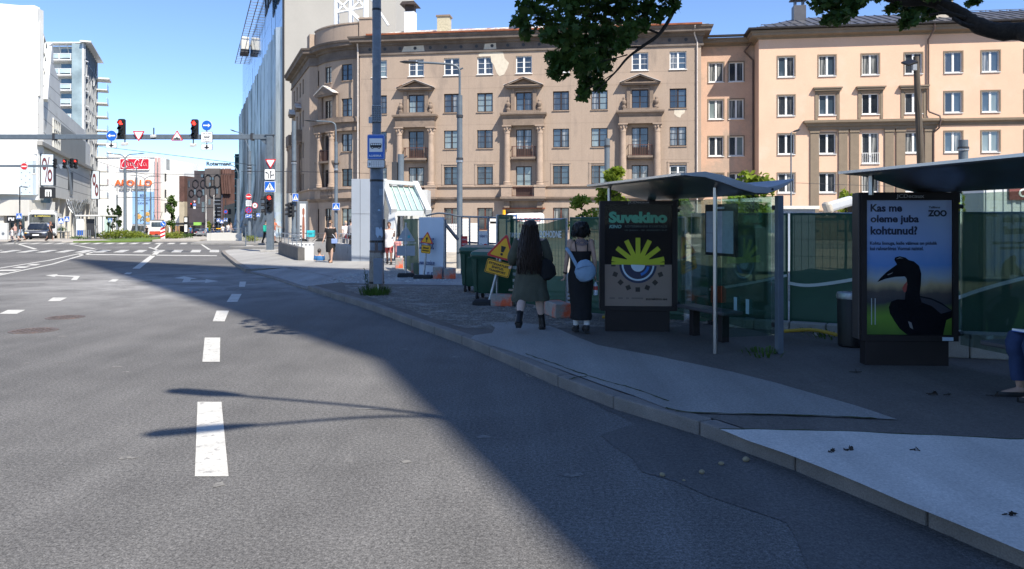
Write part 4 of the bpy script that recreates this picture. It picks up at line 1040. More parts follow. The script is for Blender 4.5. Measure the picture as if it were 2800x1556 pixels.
for x in ((147,152.5,432,507),(186,190,440,520),(191,199,470,520)): mk('slot_window', fpoly(MB(), FS, sp((x[0],x[2]),(x[1],x[2]+2),(x[1],x[3]),(x[0],x[3]-2)), -.1, .04), DARK, ml, w=True)
mb = MB(); fpoly(mb, FS, sp((184,455),(189,457),(198,533),(190,530)), -.05, .1); mk('steel_strut', mb, GALV, ml, w=True)
# projecting banner boxes with a percent sign
def banner(u0, u1, v0, v1, d, nm):
    s0 = FS.s(u0); z1 = FS.px(u0,v0)[1]; z0 = FS.px(u0,v1)[1]
    o = mk(nm, fbox(MB(), FS, s0, s0+.35, z0, z1, .1, d), DARK, ml, w=True); return s0, z0, z1
s0,z0,z1 = banner(106.5, 0, 420, 508, 1.5, 'banner_frame')
def bpl(mb, pts, off=-.02):     # shapes on the banner's face, which looks back down the street
    q = [FS.p(s0+off, z0+(z1-z0)*b, .2+1.25*a) for a,b in pts]; r = [FS.p(s0+off+.03, z0+(z1-z0)*b, .2+1.25*a) for a,b in pts]; n = len(pts)
    mb.add(q+r, [tuple(range(n)), tuple(range(2*n-1,n-1,-1))]+[(i,n+i,n+(i+1)%n,(i+1)%n) for i in range(n)])
mb = MB(); bpl(mb, [(.02,.02),(.98,.02),(.98,.98),(.02,.98)]); mk('banner_cloth', mb, SCR, ml, w=True)
mb = MB()
for cx,cy in ((.28,.68),(.72,.32)): 
    o_ = circ(.2,20,cx,cy); i_ = circ(.10,20,cx,cy)
    for k in range(20): bpl(mb, [o_[k],o_[(k+1)%20],i_[(k+1)%20],i_[k]], -.035)
bpl(mb, [(.30,.1),(.38,.1),(.70,.9),(.62,.9)], -.035); mk('percent_sign', mb, M('banner_red', (.11,.025,.03), .6), ml, w=True)
mb = MB(); z2 = FS.px(106.5,512)[1]; z3 = FS.px(106.5,542)[1]; fbox(mb, FS, s0-.1, s0+.5, z3, z2, .05, 1.6); mk('shop_sign_box', mb, BLACK, ml, w=True)
mb = MB(); bpl(mb, [(.35,-.16),(.45,-.16),(.45,-.33),(.35,-.33)], -.14); bpl(mb, [(.55,-.16),(.65,-.16),(.65,-.33),(.55,-.33)], -.14); bpl(mb, [(.75,-.16),(.85,-.16),(.85,-.33),(.75,-.33)], -.14); bpl(mb, [(.35,-.12),(.85,-.12),(.85,-.17),(.35,-.17)], -.14); mk('letter_m', mb, WHITE, ml, w=True)
s0,z0,z1 = banner(246, 0, 466, 545, 1.5, 'banner_frame')
mb = MB(); bpl(mb, [(.02,.02),(.95,.02),(.95,.98),(.02,.98)]); mk('banner_cloth', mb, SCR, ml, w=True)
mb = MB(); 
for cx,cy in ((.35,.68),(.65,.32)):
    o_ = circ(.22,16,cx,cy); i_ = circ(.10,16,cx,cy)
    for k in range(16): bpl(mb, [o_[k],o_[(k+1)%16],i_[(k+1)%16],i_[k]], -.035)
mk('percent_sign', mb, MATS['banner_red'], ml, w=True)
mb = MB(); fbox(mb, FS, 6, 52, -1.5, 5.2, -9, -4); mk('recessed_shop_front', mb, MGLASS, ml, w=True)
for k in range(9):
    q = 5.0+k*5.4; mb = MB(); fbox(mb, FS, q, q+.8, -2, 5.4, -1.6, -.2); mk('pillar', mb, PARA, ml, w=True)
t_ru = thing('shop_sign', 'white short shop name lettering over the dark entrance of the shopping centre', 'sign', (XU(21,84.2),84.8,2.0)); text('ru', WHITE, t_ru, 0, 0, .62, .32, 0, bold=.03, th=.05)
mk('back_board', MB().bx(-.5,.5,.03,.1,-.4,.35), BLACK, t_ru)
# wire sculpture column in front of the side wing
def PS(u,v,Y=98.0): return P(u,v,Y)
wc = thing('wire_column', 'silvery tangled wire column branching out under the shopping centre overhang', 'sculpture', (XU(209,98),98,0))
mb = MB(); 
for k in range(26):
    a = rnd.uniform(0,6.28); x0 = 209+rnd.uniform(-6,6); tx = rnd.choice([rnd.uniform(176,205),rnd.uniform(212,243)])
    p0 = PS(x0,648,98+rnd.uniform(-.4,.4)); p1 = PS(x0+rnd.uniform(-6,6),600,98+rnd.uniform(-.4,.4)); p2 = PS((x0+tx)/2+rnd.uniform(-4,4),572,98+rnd.uniform(-.5,.5)); p3 = PS(tx,544+rnd.uniform(0,10),98+rnd.uniform(-.6,.6))
    mb.tube(smooth_path([p0,p1,p2,p3],4), .055, 5)
mk('wire', mb, GALV, wc, w=True)['kind'] = 'stuff'

# ------------------------------------------------------------------ residential block with glazed balconies behind
rb = thing('balcony_tower_block', 'glass and white tower block with stacked glazed balconies behind the shopping centre', 'building', (-90,150,-1))
TX0, TX1, TY = XU(120,150), XU(227,150), 150.0
PGL = M('pale_balcony_glass', (.45,.56,.58), .15, var=.15, vs_=.5, spec=.8)
mb = MB(); mb.slab([(TX0,TY+2.0),(TX1-.9,TY+2.0),(TX1-.5+SD*18,TY+18),(TX0+SD*18,TY+18)],-4,36.3); mk('core', mb, M('tower_pale_wall', (.5,.52,.52), .6, var=.1), rb, w=True)
ztop = 36.6; fl = 2.96
for k in range(11):
    z = ztop-3.2-fl*k*1.0
    if z < 3: break
    mb = MB(); mb.bx(TX0,TX1,TY,TY+2.1,z-.22,z); mk('balcony_slab', mb, WHITE, rb, w=True)
    mb = MB(); mb.bx(TX0,TX1-.05,TY+.02,TY+.07,z+.25,z+1.05); mk('balcony_glass', mb, PGL, rb, w=True)
    mb = MB(); mb.bx(TX0,TX1,TY-.02,TY+.1,z+1.05,z+1.15)
    for j in range(5): x = TX1-.1-j*2.3; mb.bx(x-.06,x+.06,TY-.02,TY+.1,z,z+1.05)
    mk('balcony_railing', mb, WHITE, rb, w=True)
    mb = MB(); mb.bx(TX1-5.4,TX1-2.6,TY+1.95,TY+2.02,z+.1,z+2.4); mb.bx(TX1-2.2,TX1-.5,TY+1.95,TY+2.02,z+.1,z+2.4); mk('window', mb, MGLASS, rb, w=True)
mb = MB(); mb.bx(TX0,TX1+.2,TY-.1,TY+2.2,ztop-.1,ztop+.15)
for j in range(5): x = TX1-j*1.6; mb.bar((x,TY,ztop-.1),(x-.5,TY+2,ztop-2.6),.12)
mk('roof_glazing', mb, WHITE, rb, w=True)
mb = MB(); mb.bx(TX1-.15,TX1+.15,TY-.1,TY+.3,-3,ztop); mk('corner_post', mb, WHITE, rb, w=True)
FT = Fr(TX1+.1, TY, SA)
mb = MB(); fbox(mb, FT, 0, 20.5, -4, ztop-.3, -2, 0); mk('side_glazing', mb, M('dark_side_glass', (.26,.33,.34), .12, var=.35, vs_=.3, spec=.9), rb, w=True)
mb = MB()
for k in range(12): fbox(mb, FT, 0, 20.5, ztop-3.2-fl*k-.3, ztop-3.2-fl*k, 0, .25)
for k in range(9): fbox(mb, FT, k*2.5, k*2.5+.22, -3, ztop, 0, .35)
rr = random.Random(3)
for k in range(40): s_ = rr.uniform(0,19); z = rr.uniform(4,34); mb.bar(FT.p(s_,z,.4),FT.p(s_+rr.uniform(.5,2),z+rr.uniform(1,2.6),.4),.14)
mk('sun_screen', mb, M('screen_steel', (.30,.31,.32), .5), rb, w=True)['kind'] = 'stuff'
for k in range(9):
    z = 30.6-fl*k; s_ = 20.0
    c = [FT.p(18.5,z,0)[:2],FT.p(22.5,z,0)[:2],FT.p(22.5,z,2.3)[:2],FT.p(18.5,z,2.3)[:2]]
    mk('corner_balcony', MB().slab(c, z-.25, z), OFFWH, rb, w=True)
    mk('balcony_glass', MB().slab([FT.p(18.5,z,2.2)[:2],FT.p(22.5,z,2.2)[:2],FT.p(22.5,z,2.28)[:2],FT.p(18.5,z,2.28)[:2]], z, z+1.2), PGL, rb, w=True)
mb = MB(); mb.slab([FT.p(-1,0,-.5)[:2],FT.p(21,0,-.5)[:2],FT.p(21,0,1.4)[:2],FT.p(-1,0,1.4)[:2]], ztop, ztop+.25); mb.slab([FT.p(18,0,-.5)[:2],FT.p(23,0,-.5)[:2],FT.p(23,0,2.8)[:2],FT.p(18,0,2.8)[:2]], 32.7, 33.0); mk('roof_slab', mb, WHITE, rb, w=True)

# ------------------------------------------------------------------ the white cinema block and the dark brick block at the end of the street
WBL = M('white_rendered_block', (.70,.69,.65), .8, var=.04, vs_=.15, fine=.02, fs=5)
cb = thing('white_cinema_block', 'white cinema block with red sign, orange lettering and striped red and white pillars', 'building', (-118,235,-3))
CY = 235.0; cx = lambda u: XU(u, CY); cz = lambda v: ZV(v, CY)
mb = MB(); mb.bx(cx(236),cx(432),CY,CY+30,-4,cz(430)); mk('wall', mb, WBL, cb, w=True)
mb = MB(); mb.bx(cx(236),cx(433),CY-.3,CY+.2,cz(431),cz(429)); mk('parapet', mb, OFFWH, cb, w=True)
RW = M('red_stripe', (.42,.10,.09), .7)
for k,(a,b) in enumerate(((427,433.5),(440,446.5))):
    mb = MB(); mb.bx(cx(a),cx(b),CY-1.0-k,CY+2,-4,cz(431)); o = mk('striped_pillar', mb, WBL, cb, w=True)
    mb = MB(); mb.bx(cx(a+1.5),cx(a+3),CY-1.06-k,CY-1.0-k,-4,cz(432)); mb.bx(cx(b-1.6),cx(b-.4),CY-1.06-k,CY-1.0-k,-4,cz(432)); mk('red_stripe', mb, RW, o, w=True)
mb = MB(); mb.bx(cx(433),cx(440),CY+1,CY+6,-4,cz(432)); mk('grey_strip', mb, MALLG, cb, w=True)
mb = MB(); q0 = cx(447); q1 = cx(499)
mb.prism([(q0,-4),(q1,-4),(q1,cz(471)),(q0,cz(464))], CY+1, CY+25); mk('rear_wing', mb, WBL, cb, w=True)
mb = MB()
for v0,v1 in ((474,495),(518,540),(555,580)): mb.bx(cx(447.5),cx(451),CY+.85,CY+.98,cz(v1),cz(v0))
mk('stair_window', mb, DARK, cb, w=True)
mb = MB(); mb.ell((cx(268),CY+6,cz(418)),(1.0,.5,1.0)); mb.cyl((cx(268),CY+6,cz(430)),(cx(268),CY+6,cz(420)),.15); mb.box((cx(300),CY+4,cz(424)),(2,2,1.4)); mb.box((cx(328),CY+4,cz(426)),(3,.1,.9)); mk('roof_equipment', mb, OFFWH, cb, w=True)
# red soft drink sign
sg = thing('soft_drink_sign', 'red rounded sign with white script lettering high on the white cinema block', 'sign', (cx(370),CY-.5,cz(449)))
SW, SH = cx(411)-cx(329), cz(434)-cz(466)
mk('sign_case', MB().prism(rrect(SW,SH,.5),.0,.45), WHITE, sg); mk('sign_face', MB().prism(rrect(SW-.5,SH-.5,.35),-.03,.05), M('soft_drink_red', (.50,.012,.03), .4), sg)
def stroke(mb, pts, r, y=-.06, k=5):
    r *= .62
    pth = smooth_path([(x,y,z) for x,z in pts], k); n = len(pth)
    mb.tube(pth, [r*(.45+.75*abs(math.sin(math.pi*(i/(n-1))*1.5+.35))) for i in range(n)], 6, sy=.3)
mb = MB(); a = SW/2; h = SH/2
stroke(mb, [(-.42*a,.55*h),(-.52*a,.78*h),(-.66*a,.66*h),(-.82*a,.1*h),(-.86*a,-.45*h),(-.72*a,-.66*h),(-.5*a,-.45*h)], .16)
for k,x in enumerate((-.52,-.36,-.2)):
    stroke(mb, [(x*a+.09*a,.2*h),(x*a,.28*h),(x*a-.07*a,-.05*h),(x*a,-.3*h),(x*a+.08*a,-.1*h),(x*a+.09*a,.2*h),(x*a+.11*a,-.3*h)], .12)
stroke(mb, [(-.02*a,.02*h),(.06*a,.04*h)], .09)
stroke(mb, [(.30*a,.5*h),(.22*a,.78*h),(.1*a,.6*h),(-.02*a,.0*h),(-.02*a,-.5*h),(.1*a,-.7*h),(.24*a,-.5*h)], .16)
stroke(mb, [(.32*a,.2*h),(.24*a,.2*h),(.2*a,-.1*h),(.26*a,-.3*h),(.34*a,-.1*h),(.32*a,.2*h)], .12)
stroke(mb, [(.40*a,-.3*h),(.5*a,.3*h),(.58*a,.85*h),(.52*a,.6*h),(.44*a,-.1*h),(.5*a,-.35*h)], .12)
stroke(mb, [(.36*a,.8*h),(.5*a,.9*h),(.66*a,.72*h),(.82*a,.88*h)], .13)
stroke(mb, [(.74*a,.2*h),(.64*a,.2*h),(.6*a,-.1*h),(.68*a,-.32*h),(.76*a,-.05*h),(.76*a,.2*h),(.78*a,-.3*h),(.84*a,-.3*h)], .12)
stroke(mb, [(-.7*a,-.62*h),(-.45*a,-.5*h),(-.25*a,-.66*h),(.0,-.9*h)], .12)
mk('script_lettering', mb, WHITE, sg)
ap_ = thing('cinema_sign', 'large orange capital letters on the white cinema block with grey letters below', 'sign', (cx(366),CY-.4,cz(500)))
text('APOLLO', M('sign_orange', (.75,.14,.03), .5), ap_, 0, 0, cx(415)-cx(313), cz(491)-cz(508), 0, bold=.012, th=.3)
text('KINO CINEMA', M('sign_grey', (.28,.29,.31), .5), ap_, 0, cz(516)-cz(500), cx(402)-cx(327), cz(512)-cz(520), 0, bold=.03, th=.2)
po = thing('wall_poster', 'blue food advertising poster hanging on the white cinema block', 'poster', (cx(392),CY-.2,cz(560)))
w2 = (cx(421)-cx(363))/2; zt, zb2 = cz(524)-cz(560), cz(612)-cz(560)
mk('sheet', MB().bx(-w2,w2,0,.06,zb2,zt), M('poster_blue', (.25,.42,.66), .6, var=.15, vs_=.3), po)
text('BIDRI', M('poster_navy', (.02,.03,.10), .6), po, 0, zt-1.2, 1.9, .7, -.02, bold=.03); text('uvo maitsed', MATS['poster_navy'], po, 0, zt-2.6, 4.2, .5, -.02); text('LIDOS!', MATS['poster_navy'], po, 0, zt-3.6, 3.0, .55, -.02, bold=.02)
fm = MB(); 
for x,z,r in ((-1.4,zb2+2.2,1.0),(1.3,zb2+3.0,.8),(1.6,zb2+1.2,.9)): fm.ell((x,-.01,z),(r,.05,r*.8),12,6)
mk('printed_fruit', fm, M('poster_fruit', (.55,.33,.10), .6, var=.4, vs_=2), po)
fm = MB()
for k in range(26): a_ = rr.uniform(0,6.28); x = rr.uniform(-2.4,2.4); z = zb2+rr.uniform(.3,4.2); fm.ell((x,-.005,z),(.5,.03,.16),8,5,Matrix.Rotation(a_,4,'Y'))
mk('printed_leaf', fm, M('poster_leaf', (.10,.13,.12), .6, var=.4), po)['kind'] = 'stuff'
# dark brick block
RBR = M('dark_purple_brick', (.062,.053,.06), .8, var=.2, vs_=.5, fine=.1, fs=6); RGR = M('dark_grey_brick', (.105,.094,.092), .8, var=.15, vs_=.5, fine=.1, fs=6)
RRD = M('red_brown_brick', (.10,.052,.042), .85, var=.25, vs_=.7)
dk = thing('dark_brick_block', 'dark brick block with octagonal recessed bays and a name sign on its roof', 'building', (-90,225,-3))
DY = 225.0; dx = lambda u: XU(u, DY); dz = lambda v: ZV(v, DY)
mb = MB(); mb.bx(dx(512),dx(561),DY,DY+15,-4,dz(487)); mb.bx(dx(527),dx(561),DY+1,DY+15,dz(487)-.1,dz(466)); mk('purple_wing', mb, RBR, dk, w=True)
mb = MB(); mb.bx(dx(561.3),dx(602),DY-.5,DY+15,-4,dz(461)); mk('grey_wing', mb, RGR, dk, w=True)
mb = MB(); mb.bx(dx(602),dx(645),DY+.5,DY+15,-4,dz(463)); mk('red_wing', mb, RRD, dk, w=True)
mb = MB(); mb.bx(dx(498),dx(512),DY-2,DY+10,dz(552),dz(482)); mk('red_annex', mb, RRD, dk, w=True)
mb = MB(); mb.bx(dx(498),dx(512),DY-2,DY+10,-4,dz(552)); mk('stone_annex', mb, M('beige_stone', (.42,.36,.26), .9, var=.15, vs_=.6), dk, w=True)
def octo(cu, v0, v1, w, y): 
    x = dx(cu); z0,z1 = dz(v1),dz(v0); c = .6; q = w*(dx(1001)-dx(1000))/2
    out = [(x-q+c,z0),(x+q-c,z0),(x+q,z0+c),(x+q,z1-c),(x+q-c,z1),(x-q+c,z1),(x-q,z1-c),(x-q,z0+c)]; m = MB()
    for i in range(8):
        a,b = out[i],out[(i+1)%8]; m.bar((a[0],y,a[1]),(b[0],y,b[1]),.15,.2)
    return m
for cu,v0,v1,w,y in ((535,492,514,15,DY-.1),(556,492,514,14,DY-.1),(546,519,539,15,DY-.1),(524,519,539,13,DY-.1),(572,478,513,16,DY-.65),(596,478,513,16,DY-.65),(584,510,540,16,DY-.65)):
    mk('brick_bay', octo(cu,v0,v1,w,y), BLACK, dk, w=True)
for cu,v0,v1,w,y in ((517,494,512,4,DY-.05),(533,518,532,5,DY-.05),(556,518,534,6,DY-.05),(549,475,484,6,DY+.95),(582,485,492,12,DY-.55),(595,516,530,6,DY-.55),(576,500,512,5,DY-.55),(544,541,557,6,DY-.05),(556,552,580,8,DY-.05),(575,545,560,6,DY-.55)):
    m = MB(); m.bx(dx(cu-w/2),dx(cu+w/2),y-.04,y+.04,dz(v1),dz(v0)); mk('window', m, PANES[4], dk, w=True)
mb = MB(); mb.bx(dx(588),dx(606),DY-.75,DY-.45,-4,dz(541)); mk('stair_glazing', mb, BLACK, dk, w=True)
mb = MB()
for k in range(8): mb.bx(dx(588),dx(606),DY-.85,DY-.76,dz(548+k*10)-.1,dz(548+k*10)+.1)
mk('stair_rail', mb, GALV, dk, w=True)
mb = MB()
for u in (609,616,622,628): mb.tube(smooth_path([(dx(u),DY+.3,dz(462)),(dx(u+2),DY-.2,dz(475)),(dx(u-2),DY-.2,dz(490)),(dx(u+1),DY-.1,dz(530))],4), .35, 6)
mk('brick_rib', mb, RRD, dk, w=True)
rs = thing('roof_sign', 'dark serif name lettering standing on the roof of the dark brick block', 'sign', (dx(595),DY+1,dz(455)))
text('Rotermann', M('sign_black', (.02,.022,.03), .5), rs, 0, dz(447)-dz(455), dx(629)-dx(561), dz(441)-dz(452.5), 0, bold=.03, th=.15)
mk('sign_frame', MB().bx(dx(563)-dx(595),dx(640)-dx(595),0,.2,dz(460)-dz(455),dz(458.5)-dz(455)), OFFWH, rs)
# stone gabled house and the teal tower beyond the fins
sh = thing('stone_gabled_house', 'pale limestone house with arched window and sloping parapet at the end of the street', 'building', (-73,200,-3))
hx = lambda u: XU(u,200); hz = lambda v: ZV(v,200)
mb = MB(); mb.prism([(hx(612),-4),(hx(648),-4),(hx(648),hz(555)),(hx(641),hz(555)),(hx(612),hz(563))],200,212); mk('wall', mb, MATS['beige_stone'], sh, w=True)
mb = MB(); mb.prism([(hx(624),hz(586)),(hx(632),hz(586))]+[(hx(628)+.38*math.cos(R(a)),hz(575)+.42*math.sin(R(a))) for a in range(0,181,20)],199.9,200.05); mk('arched_window', mb, PANES[1], sh, w=True)
mb = MB(); mb.bx(hx(624),hx(631),199.9,200.05,hz(612),hz(597)); mk('window', mb, PANES[0], sh, w=True)
tt = thing('teal_glass_tower', 'narrow dark teal glass building seen beside the far end of the fins', 'building', (-71,198,-3))
mb = MB(); mb.bx(XU(642,198),XU(655,198),198,206,-4,ZV(421,198)); mk('glazing', mb, M('teal_glass', (.04,.10,.11), .08, metal=.3, var=.4, vs_=.3), tt, w=True)
mb = MB()
for k in range(9): mb.bx(XU(642,198)-.1,XU(655,198),197.85,198,ZV(430+k*20,198),ZV(430+k*20,198)+.25)
mk('floor_band', mb, M('teal_band', (.25,.42,.38), .4), tt, w=True)
# unseen tower block behind the viewer, plan shaped to shade the bus stop
hb = thing('hotel_tower', 'tall grey hotel tower behind the viewer that shades the bus stop', 'building', (35,-26,0))
mb = MB(); mb.slab([(41,-48),(60,-48),(60,-40.5),(14.5,-12.5)],-.2,71); mk('wall', mb, GREYW, hb, w=True)
for k in range(19):
    mb = MB(); mb.bar((15.2,-12.9,3.8+k*3.5),(59,-39.85,3.8+k*3.5),.1,1.6); mk('window_band', mb, PANES[0], hb, w=True)
mk('shade_fin', MB().prism([(11.75,-.2),(14.7,-.2),(14.7,33.5),(11.75,21.9)],-12.35,-11.7), GREYW, hb, w=True)  # added unseen fin, sloping top shaped to trim the near edge of the shade
# ------------------------------------------------------------------ signs, signals, gantries, lamps and wires
SIGNBACK = M('sign_back_grey', (.30,.33,.36), .5, metal=.4, var=.08)
def tri(s_, up=True, k=1.0):
    h = s_*.866; z = 1 if up else -1
    base = [(-s_/2,-h/3*z),(s_/2,-h/3*z),(0,2*h/3*z)]
    out = []
    for i in range(3):
        a = Vector(base[i-1]); p = Vector(base[i]); b = Vector(base[(i+1)%3]); r = s_*.07
        for t in (.0,.5,1.0):
            q = p+(a-p).normalized()*r*(1-t)+(b-p).normalized()*r*t
            if t == .5: q = p.lerp(q,.75)
            out.append((q.x*k,q.y*k))
    return out
def lay(root, name, poly, mat, y, th=.006): return mk(name, MB().prism(poly, y-th, y), mat, root)
def plate(root, poly, mat, name='plate', th=.025): return mk(name, MB().prism(poly, 0, th), mat, root)
def sroot(name, label, u, v, Y, group=None, cat='sign', rz=0.0): return thing(name, label, cat, P(u,v,Y), rz, group)
def yield_sign(label, u, v, Y, s_, group=None):
    o = sroot('yield_sign', label, u, v, Y, group); plate(o, tri(s_,False), SIGNRED); lay(o, 'white_field', tri(s_*.72,False), WHITE, -.002); return o
def warn_field(o, s_, field=WHITE):
    plate(o, tri(s_), SIGNRED); lay(o, 'field', tri(s_*.76), field, -.002)
def walker(o, s_, y):
    k = s_/1.0; m = MB()
    m.prism(circ(.055*k,10,.0,.20*k),y-.004,y)
    for a,b,w in (((0,.13),(0,-.02),.085),((0,-.02),(.10,-.22),.05),((0,-.02),(-.10,-.22),.05),((0,.12),(.11,.02),.035),((0,.12),(-.10,.03),.035)):
        A,B = Vector(a)*k,Vector(b)*k; n = Vector((-(B-A).y,(B-A).x)).normalized()*w*k/2
        m.prism([(A.x-n.x,A.y-n.y),(B.x-n.x,B.y-n.y),(B.x+n.x,B.y+n.y),(A.x+n.x,A.y+n.y)],y-.004,y)
    for x in (-.24,-.08,.08,.24): m.prism([((x-.05)*k,-.27*k),((x+.03)*k,-.27*k),((x+.05)*k,-.235*k),((x-.03)*k,-.235*k)],y-.004,y)
    return mk('walking_figure', m, BLACK, o)
def ped_sign(label, u, v, Y, w, group='pedestrian crossing signs', rz=0.0, detail=True):
    o = sroot('crossing_sign', label, u, v, Y, group, rz=rz); plate(o, rrect(w,w,w*.06), WHITE); lay(o, 'blue_field', rrect(w*.93,w*.93,w*.05), SIGNBLUE, -.002)
    lay(o, 'white_triangle', [(-.42*w,-.33*w),(.42*w,-.33*w),(0,.38*w)], WHITE, -.010)
    if detail: walker(o, w*.95, -.018)
    return o
def arrow_poly(L, w, hw, hl, ang=0):
    p = [(-L/2,-w/2),(L/2-hl,-w/2),(L/2-hl,-hw/2),(L/2,0),(L/2-hl,hw/2),(L/2-hl,w/2),(-L/2,w/2)]
    c,s_ = math.cos(R(ang)),math.sin(R(ang)); return [(x*c-z*s_,x*s_+z*c) for x,z in p]
def blue_round(label, u, v, Y, d, ang, group=None):
    o = sroot('arrow_sign', label, u, v, Y, group); plate(o, circ(d/2), WHITE); lay(o, 'blue_field', circ(d*.475), SIGNBLUE, -.002); lay(o, 'arrow', arrow_poly(d*.68,d*.12,d*.34,d*.22,ang), WHITE, -.01); return o
def no_entry(label, u, v, Y, d, group=None):
    o = sroot('no_entry_sign', label, u, v, Y, group); plate(o, circ(d/2), WHITE); lay(o, 'red_field', circ(d*.48), SIGNRED, -.002); lay(o, 'white_bar', rrect(d*.74,d*.17,.01), WHITE, -.01); return o
def white_plate(name, label, u, v, Y, w, h, group=None):
    o = sroot(name, label, u, v, Y, group); plate(o, rrect(w,h,h*.1), BLACK); lay(o, 'white_field', rrect(w*.95,h-.05*w,h*.08), WHITE, -.002); return o
def down_plate(label, u, v, Y, w, h, group=None):
    o = white_plate('lane_plate', label, u, v, Y, w, h, group); lay(o, 'arrow', [(-.07*w,.36*h),(.07*w,.36*h),(.07*w,.02*h),(.26*w,.02*h),(0,-.38*h),(-.26*w,.02*h),(-.07*w,.02*h)], BLACK, -.01); return o
LENSOFF = M('dark_lens', (.02,.02,.02), .2, spec=.6)
def signal(label, u, v, Y, h, lit=None, rz=0.0, group='traffic lights', arrow=False):
    o = sroot('traffic_light', label, u, v, Y, group, 'traffic light', rz); w = h*.30
    mk('housing', MB().prism(rrect(w,h,w*.18),0,h*.22), BLACK, o, bev=.01)
    mk('backing', MB().prism(rrect(w*1.06,h*1.04,w*.2),h*.10,h*.13), DARK, o)
    for k in range(3):
        z = h*(.31-.31*k); r = w*.40; m = MB(); n = 12; vv = []
        for i in range(n+1):
            t = R(-20+220*i/n); vv += [(r*math.cos(t),0,z+r*math.sin(t)),(r*math.cos(t),-h*.17,z+r*math.sin(t)-h*.015)]
        m.add(vv,[(2*i,2*i+1,2*i+3,2*i+2) for i in range(n)])
        mk('visor', m, BLACK, o)
        mk('lens', MB().lathe([(r*.93,.0),(r*.8,.02),(r*.4,.035),(.001,.04)],(0,0,0),16).xf(Matrix.Translation((0,.004,z)) @ Matrix.Rotation(R(90),4,'X')), REDLIT if lit == k else LENSOFF, o)
    mk('bracket', MB().bx(-.03,.03,h*.2,h*.2+.18,-h*.05,h*.05), DARK, o)
    return o
def camera_box(label, u, v, Y, k, group=None):
    o = sroot('detector_camera', label, u, v, Y, group, 'camera'); mk('camera_body', MB().box((0,0,0),(.24*k,.4*k,.16*k),rx=R(12)), OFFWH, o, bev=.015); mk('bracket', MB().bx(-.025,.025,0,.05,.05*k,.5*k), DARK, o); return o
# main gantry
gY = 41.5; gs = gY/F
gn = thing('signal_gantry', 'dark grey steel signal gantry reaching across the road from a post beside the underpass', 'gantry', (XU(739,gY),gY,.12))
mb = MB(); x = XU(739,gY); zt = ZV(373,gY); mb.bx(x-.17,x+.17,gY-.17,gY+.17,.12,zt+.06); mk('post', mb, GREYP, gn, bev=.03, w=True)
mb = MB(); mb.bx(XU(-160,gY),x-.17,gY-.12,gY+.12,zt-.16,zt+.10); mk('beam', mb, GREYP, gn, bev=.02, w=True)
mb = MB(); mb.bx(x-.24,x+.22,gY-.2,gY+.2,zt+.06,zt+.1); mb.prism([(x-.17,zt-.16),(x-.17,zt-.5),(x-.55,zt-.16)],gY-.06,gY+.06); mk('post_head', mb, GREYP, gn, w=True)
mb = MB(); 
for u in (150,690): mb.bx(XU(u-3,gY),XU(u+3,gY),gY-.15,gY+.15,zt-.22,zt+.16)
mk('beam_flange', mb, DARK, gn, w=True)
mk('footing', MB().bx(x-.42,x+.42,gY-.42,gY+.42,.1,.24), CONC, gn, bev=.02, w=True)
fy = gY-.2
blue_round('round blue sign with white left arrow on the gantry beam', 305, 371, fy, .58, 180)
down_plate('white plate with black down arrow below the left arrow sign', 304.5, 397, fy, .60, .29)
signal('traffic light showing a red left arrow on the gantry beam', 330.5, 352, fy, 1.05, 0)
camera_box('small grey camera hanging below the left traffic light of the gantry', 341, 394, fy, 1)
yield_sign('white triangular yield sign with red rim in the middle of the gantry beam', 379, 368, fy, .66)
camera_box('dark camera clamped on the gantry beam between two triangular signs', 420, 372, fy, .9)
o = sroot('hump_sign', 'red rimmed warning triangle with black road hump on the gantry beam', 484, 375, fy); warn_field(o, .66); lay(o, 'hump', [(-.19,-.10),(.19,-.10),(.19,-.06),(.08,-.05),(.04,-.01),(-.04,-.01),(-.08,-.05),(-.19,-.06)], BLACK, -.01); lay(o, 'base_bar', [(-.19,-.15),(.19,-.15),(.19,-.12),(-.19,-.12)], BLACK, -.01)
signal('traffic light showing a full red lamp on the gantry beam beside the right arrow sign', 531, 353, fy, 1.05, 0)
camera_box('small grey camera hanging below the right traffic light of the gantry', 528, 397, fy, 1)
blue_round('round blue sign with white right arrow standing above the gantry beam', 565.5, 343, fy, .56, 0)
o = white_plate('bus_lane_plate', 'white plate with a black bus and small lettering on the gantry beam', 565.5, 375, fy, .62, .60)
text('Välja arvatud', BLACK, o, 0, .20, .5, .07, -.01); text('Narva mnt 3', BLACK, o, 0, -.13, .44, .06, -.01); text('A.Laikmaa 5', BLACK, o, 0, -.22, .44, .06, -.01); lay(o, 'bus_symbol', rrect(.30,.11,.03,0,.03), BLACK, -.01); lay(o, 'bus_window', [(-.12,.03),(.12,.03),(.12,.07),(-.12,.07)], WHITE, -.018)
down_plate('white plate with black down arrow below the bus plate', 565.5, 402, fy, .62, .31)
mb = MB(); 
for u,v0,v1 in ((565.5,340,408),(304.5,365,402)): mb.cyl(P(u,v0,fy+.08),P(u,v1,fy+.08),.03,n=6)
mk('sign_bracket', mb, GREYP, gn, w=True)
py_ = gY-.22
yield_sign('white triangular yield sign with red rim on the gantry post', 739.7, 444, py_, .62)
o = white_plate('lane_direction_sign', 'square white sign with black lane arrows on the gantry post', 738, 477, py_, .58, .58)
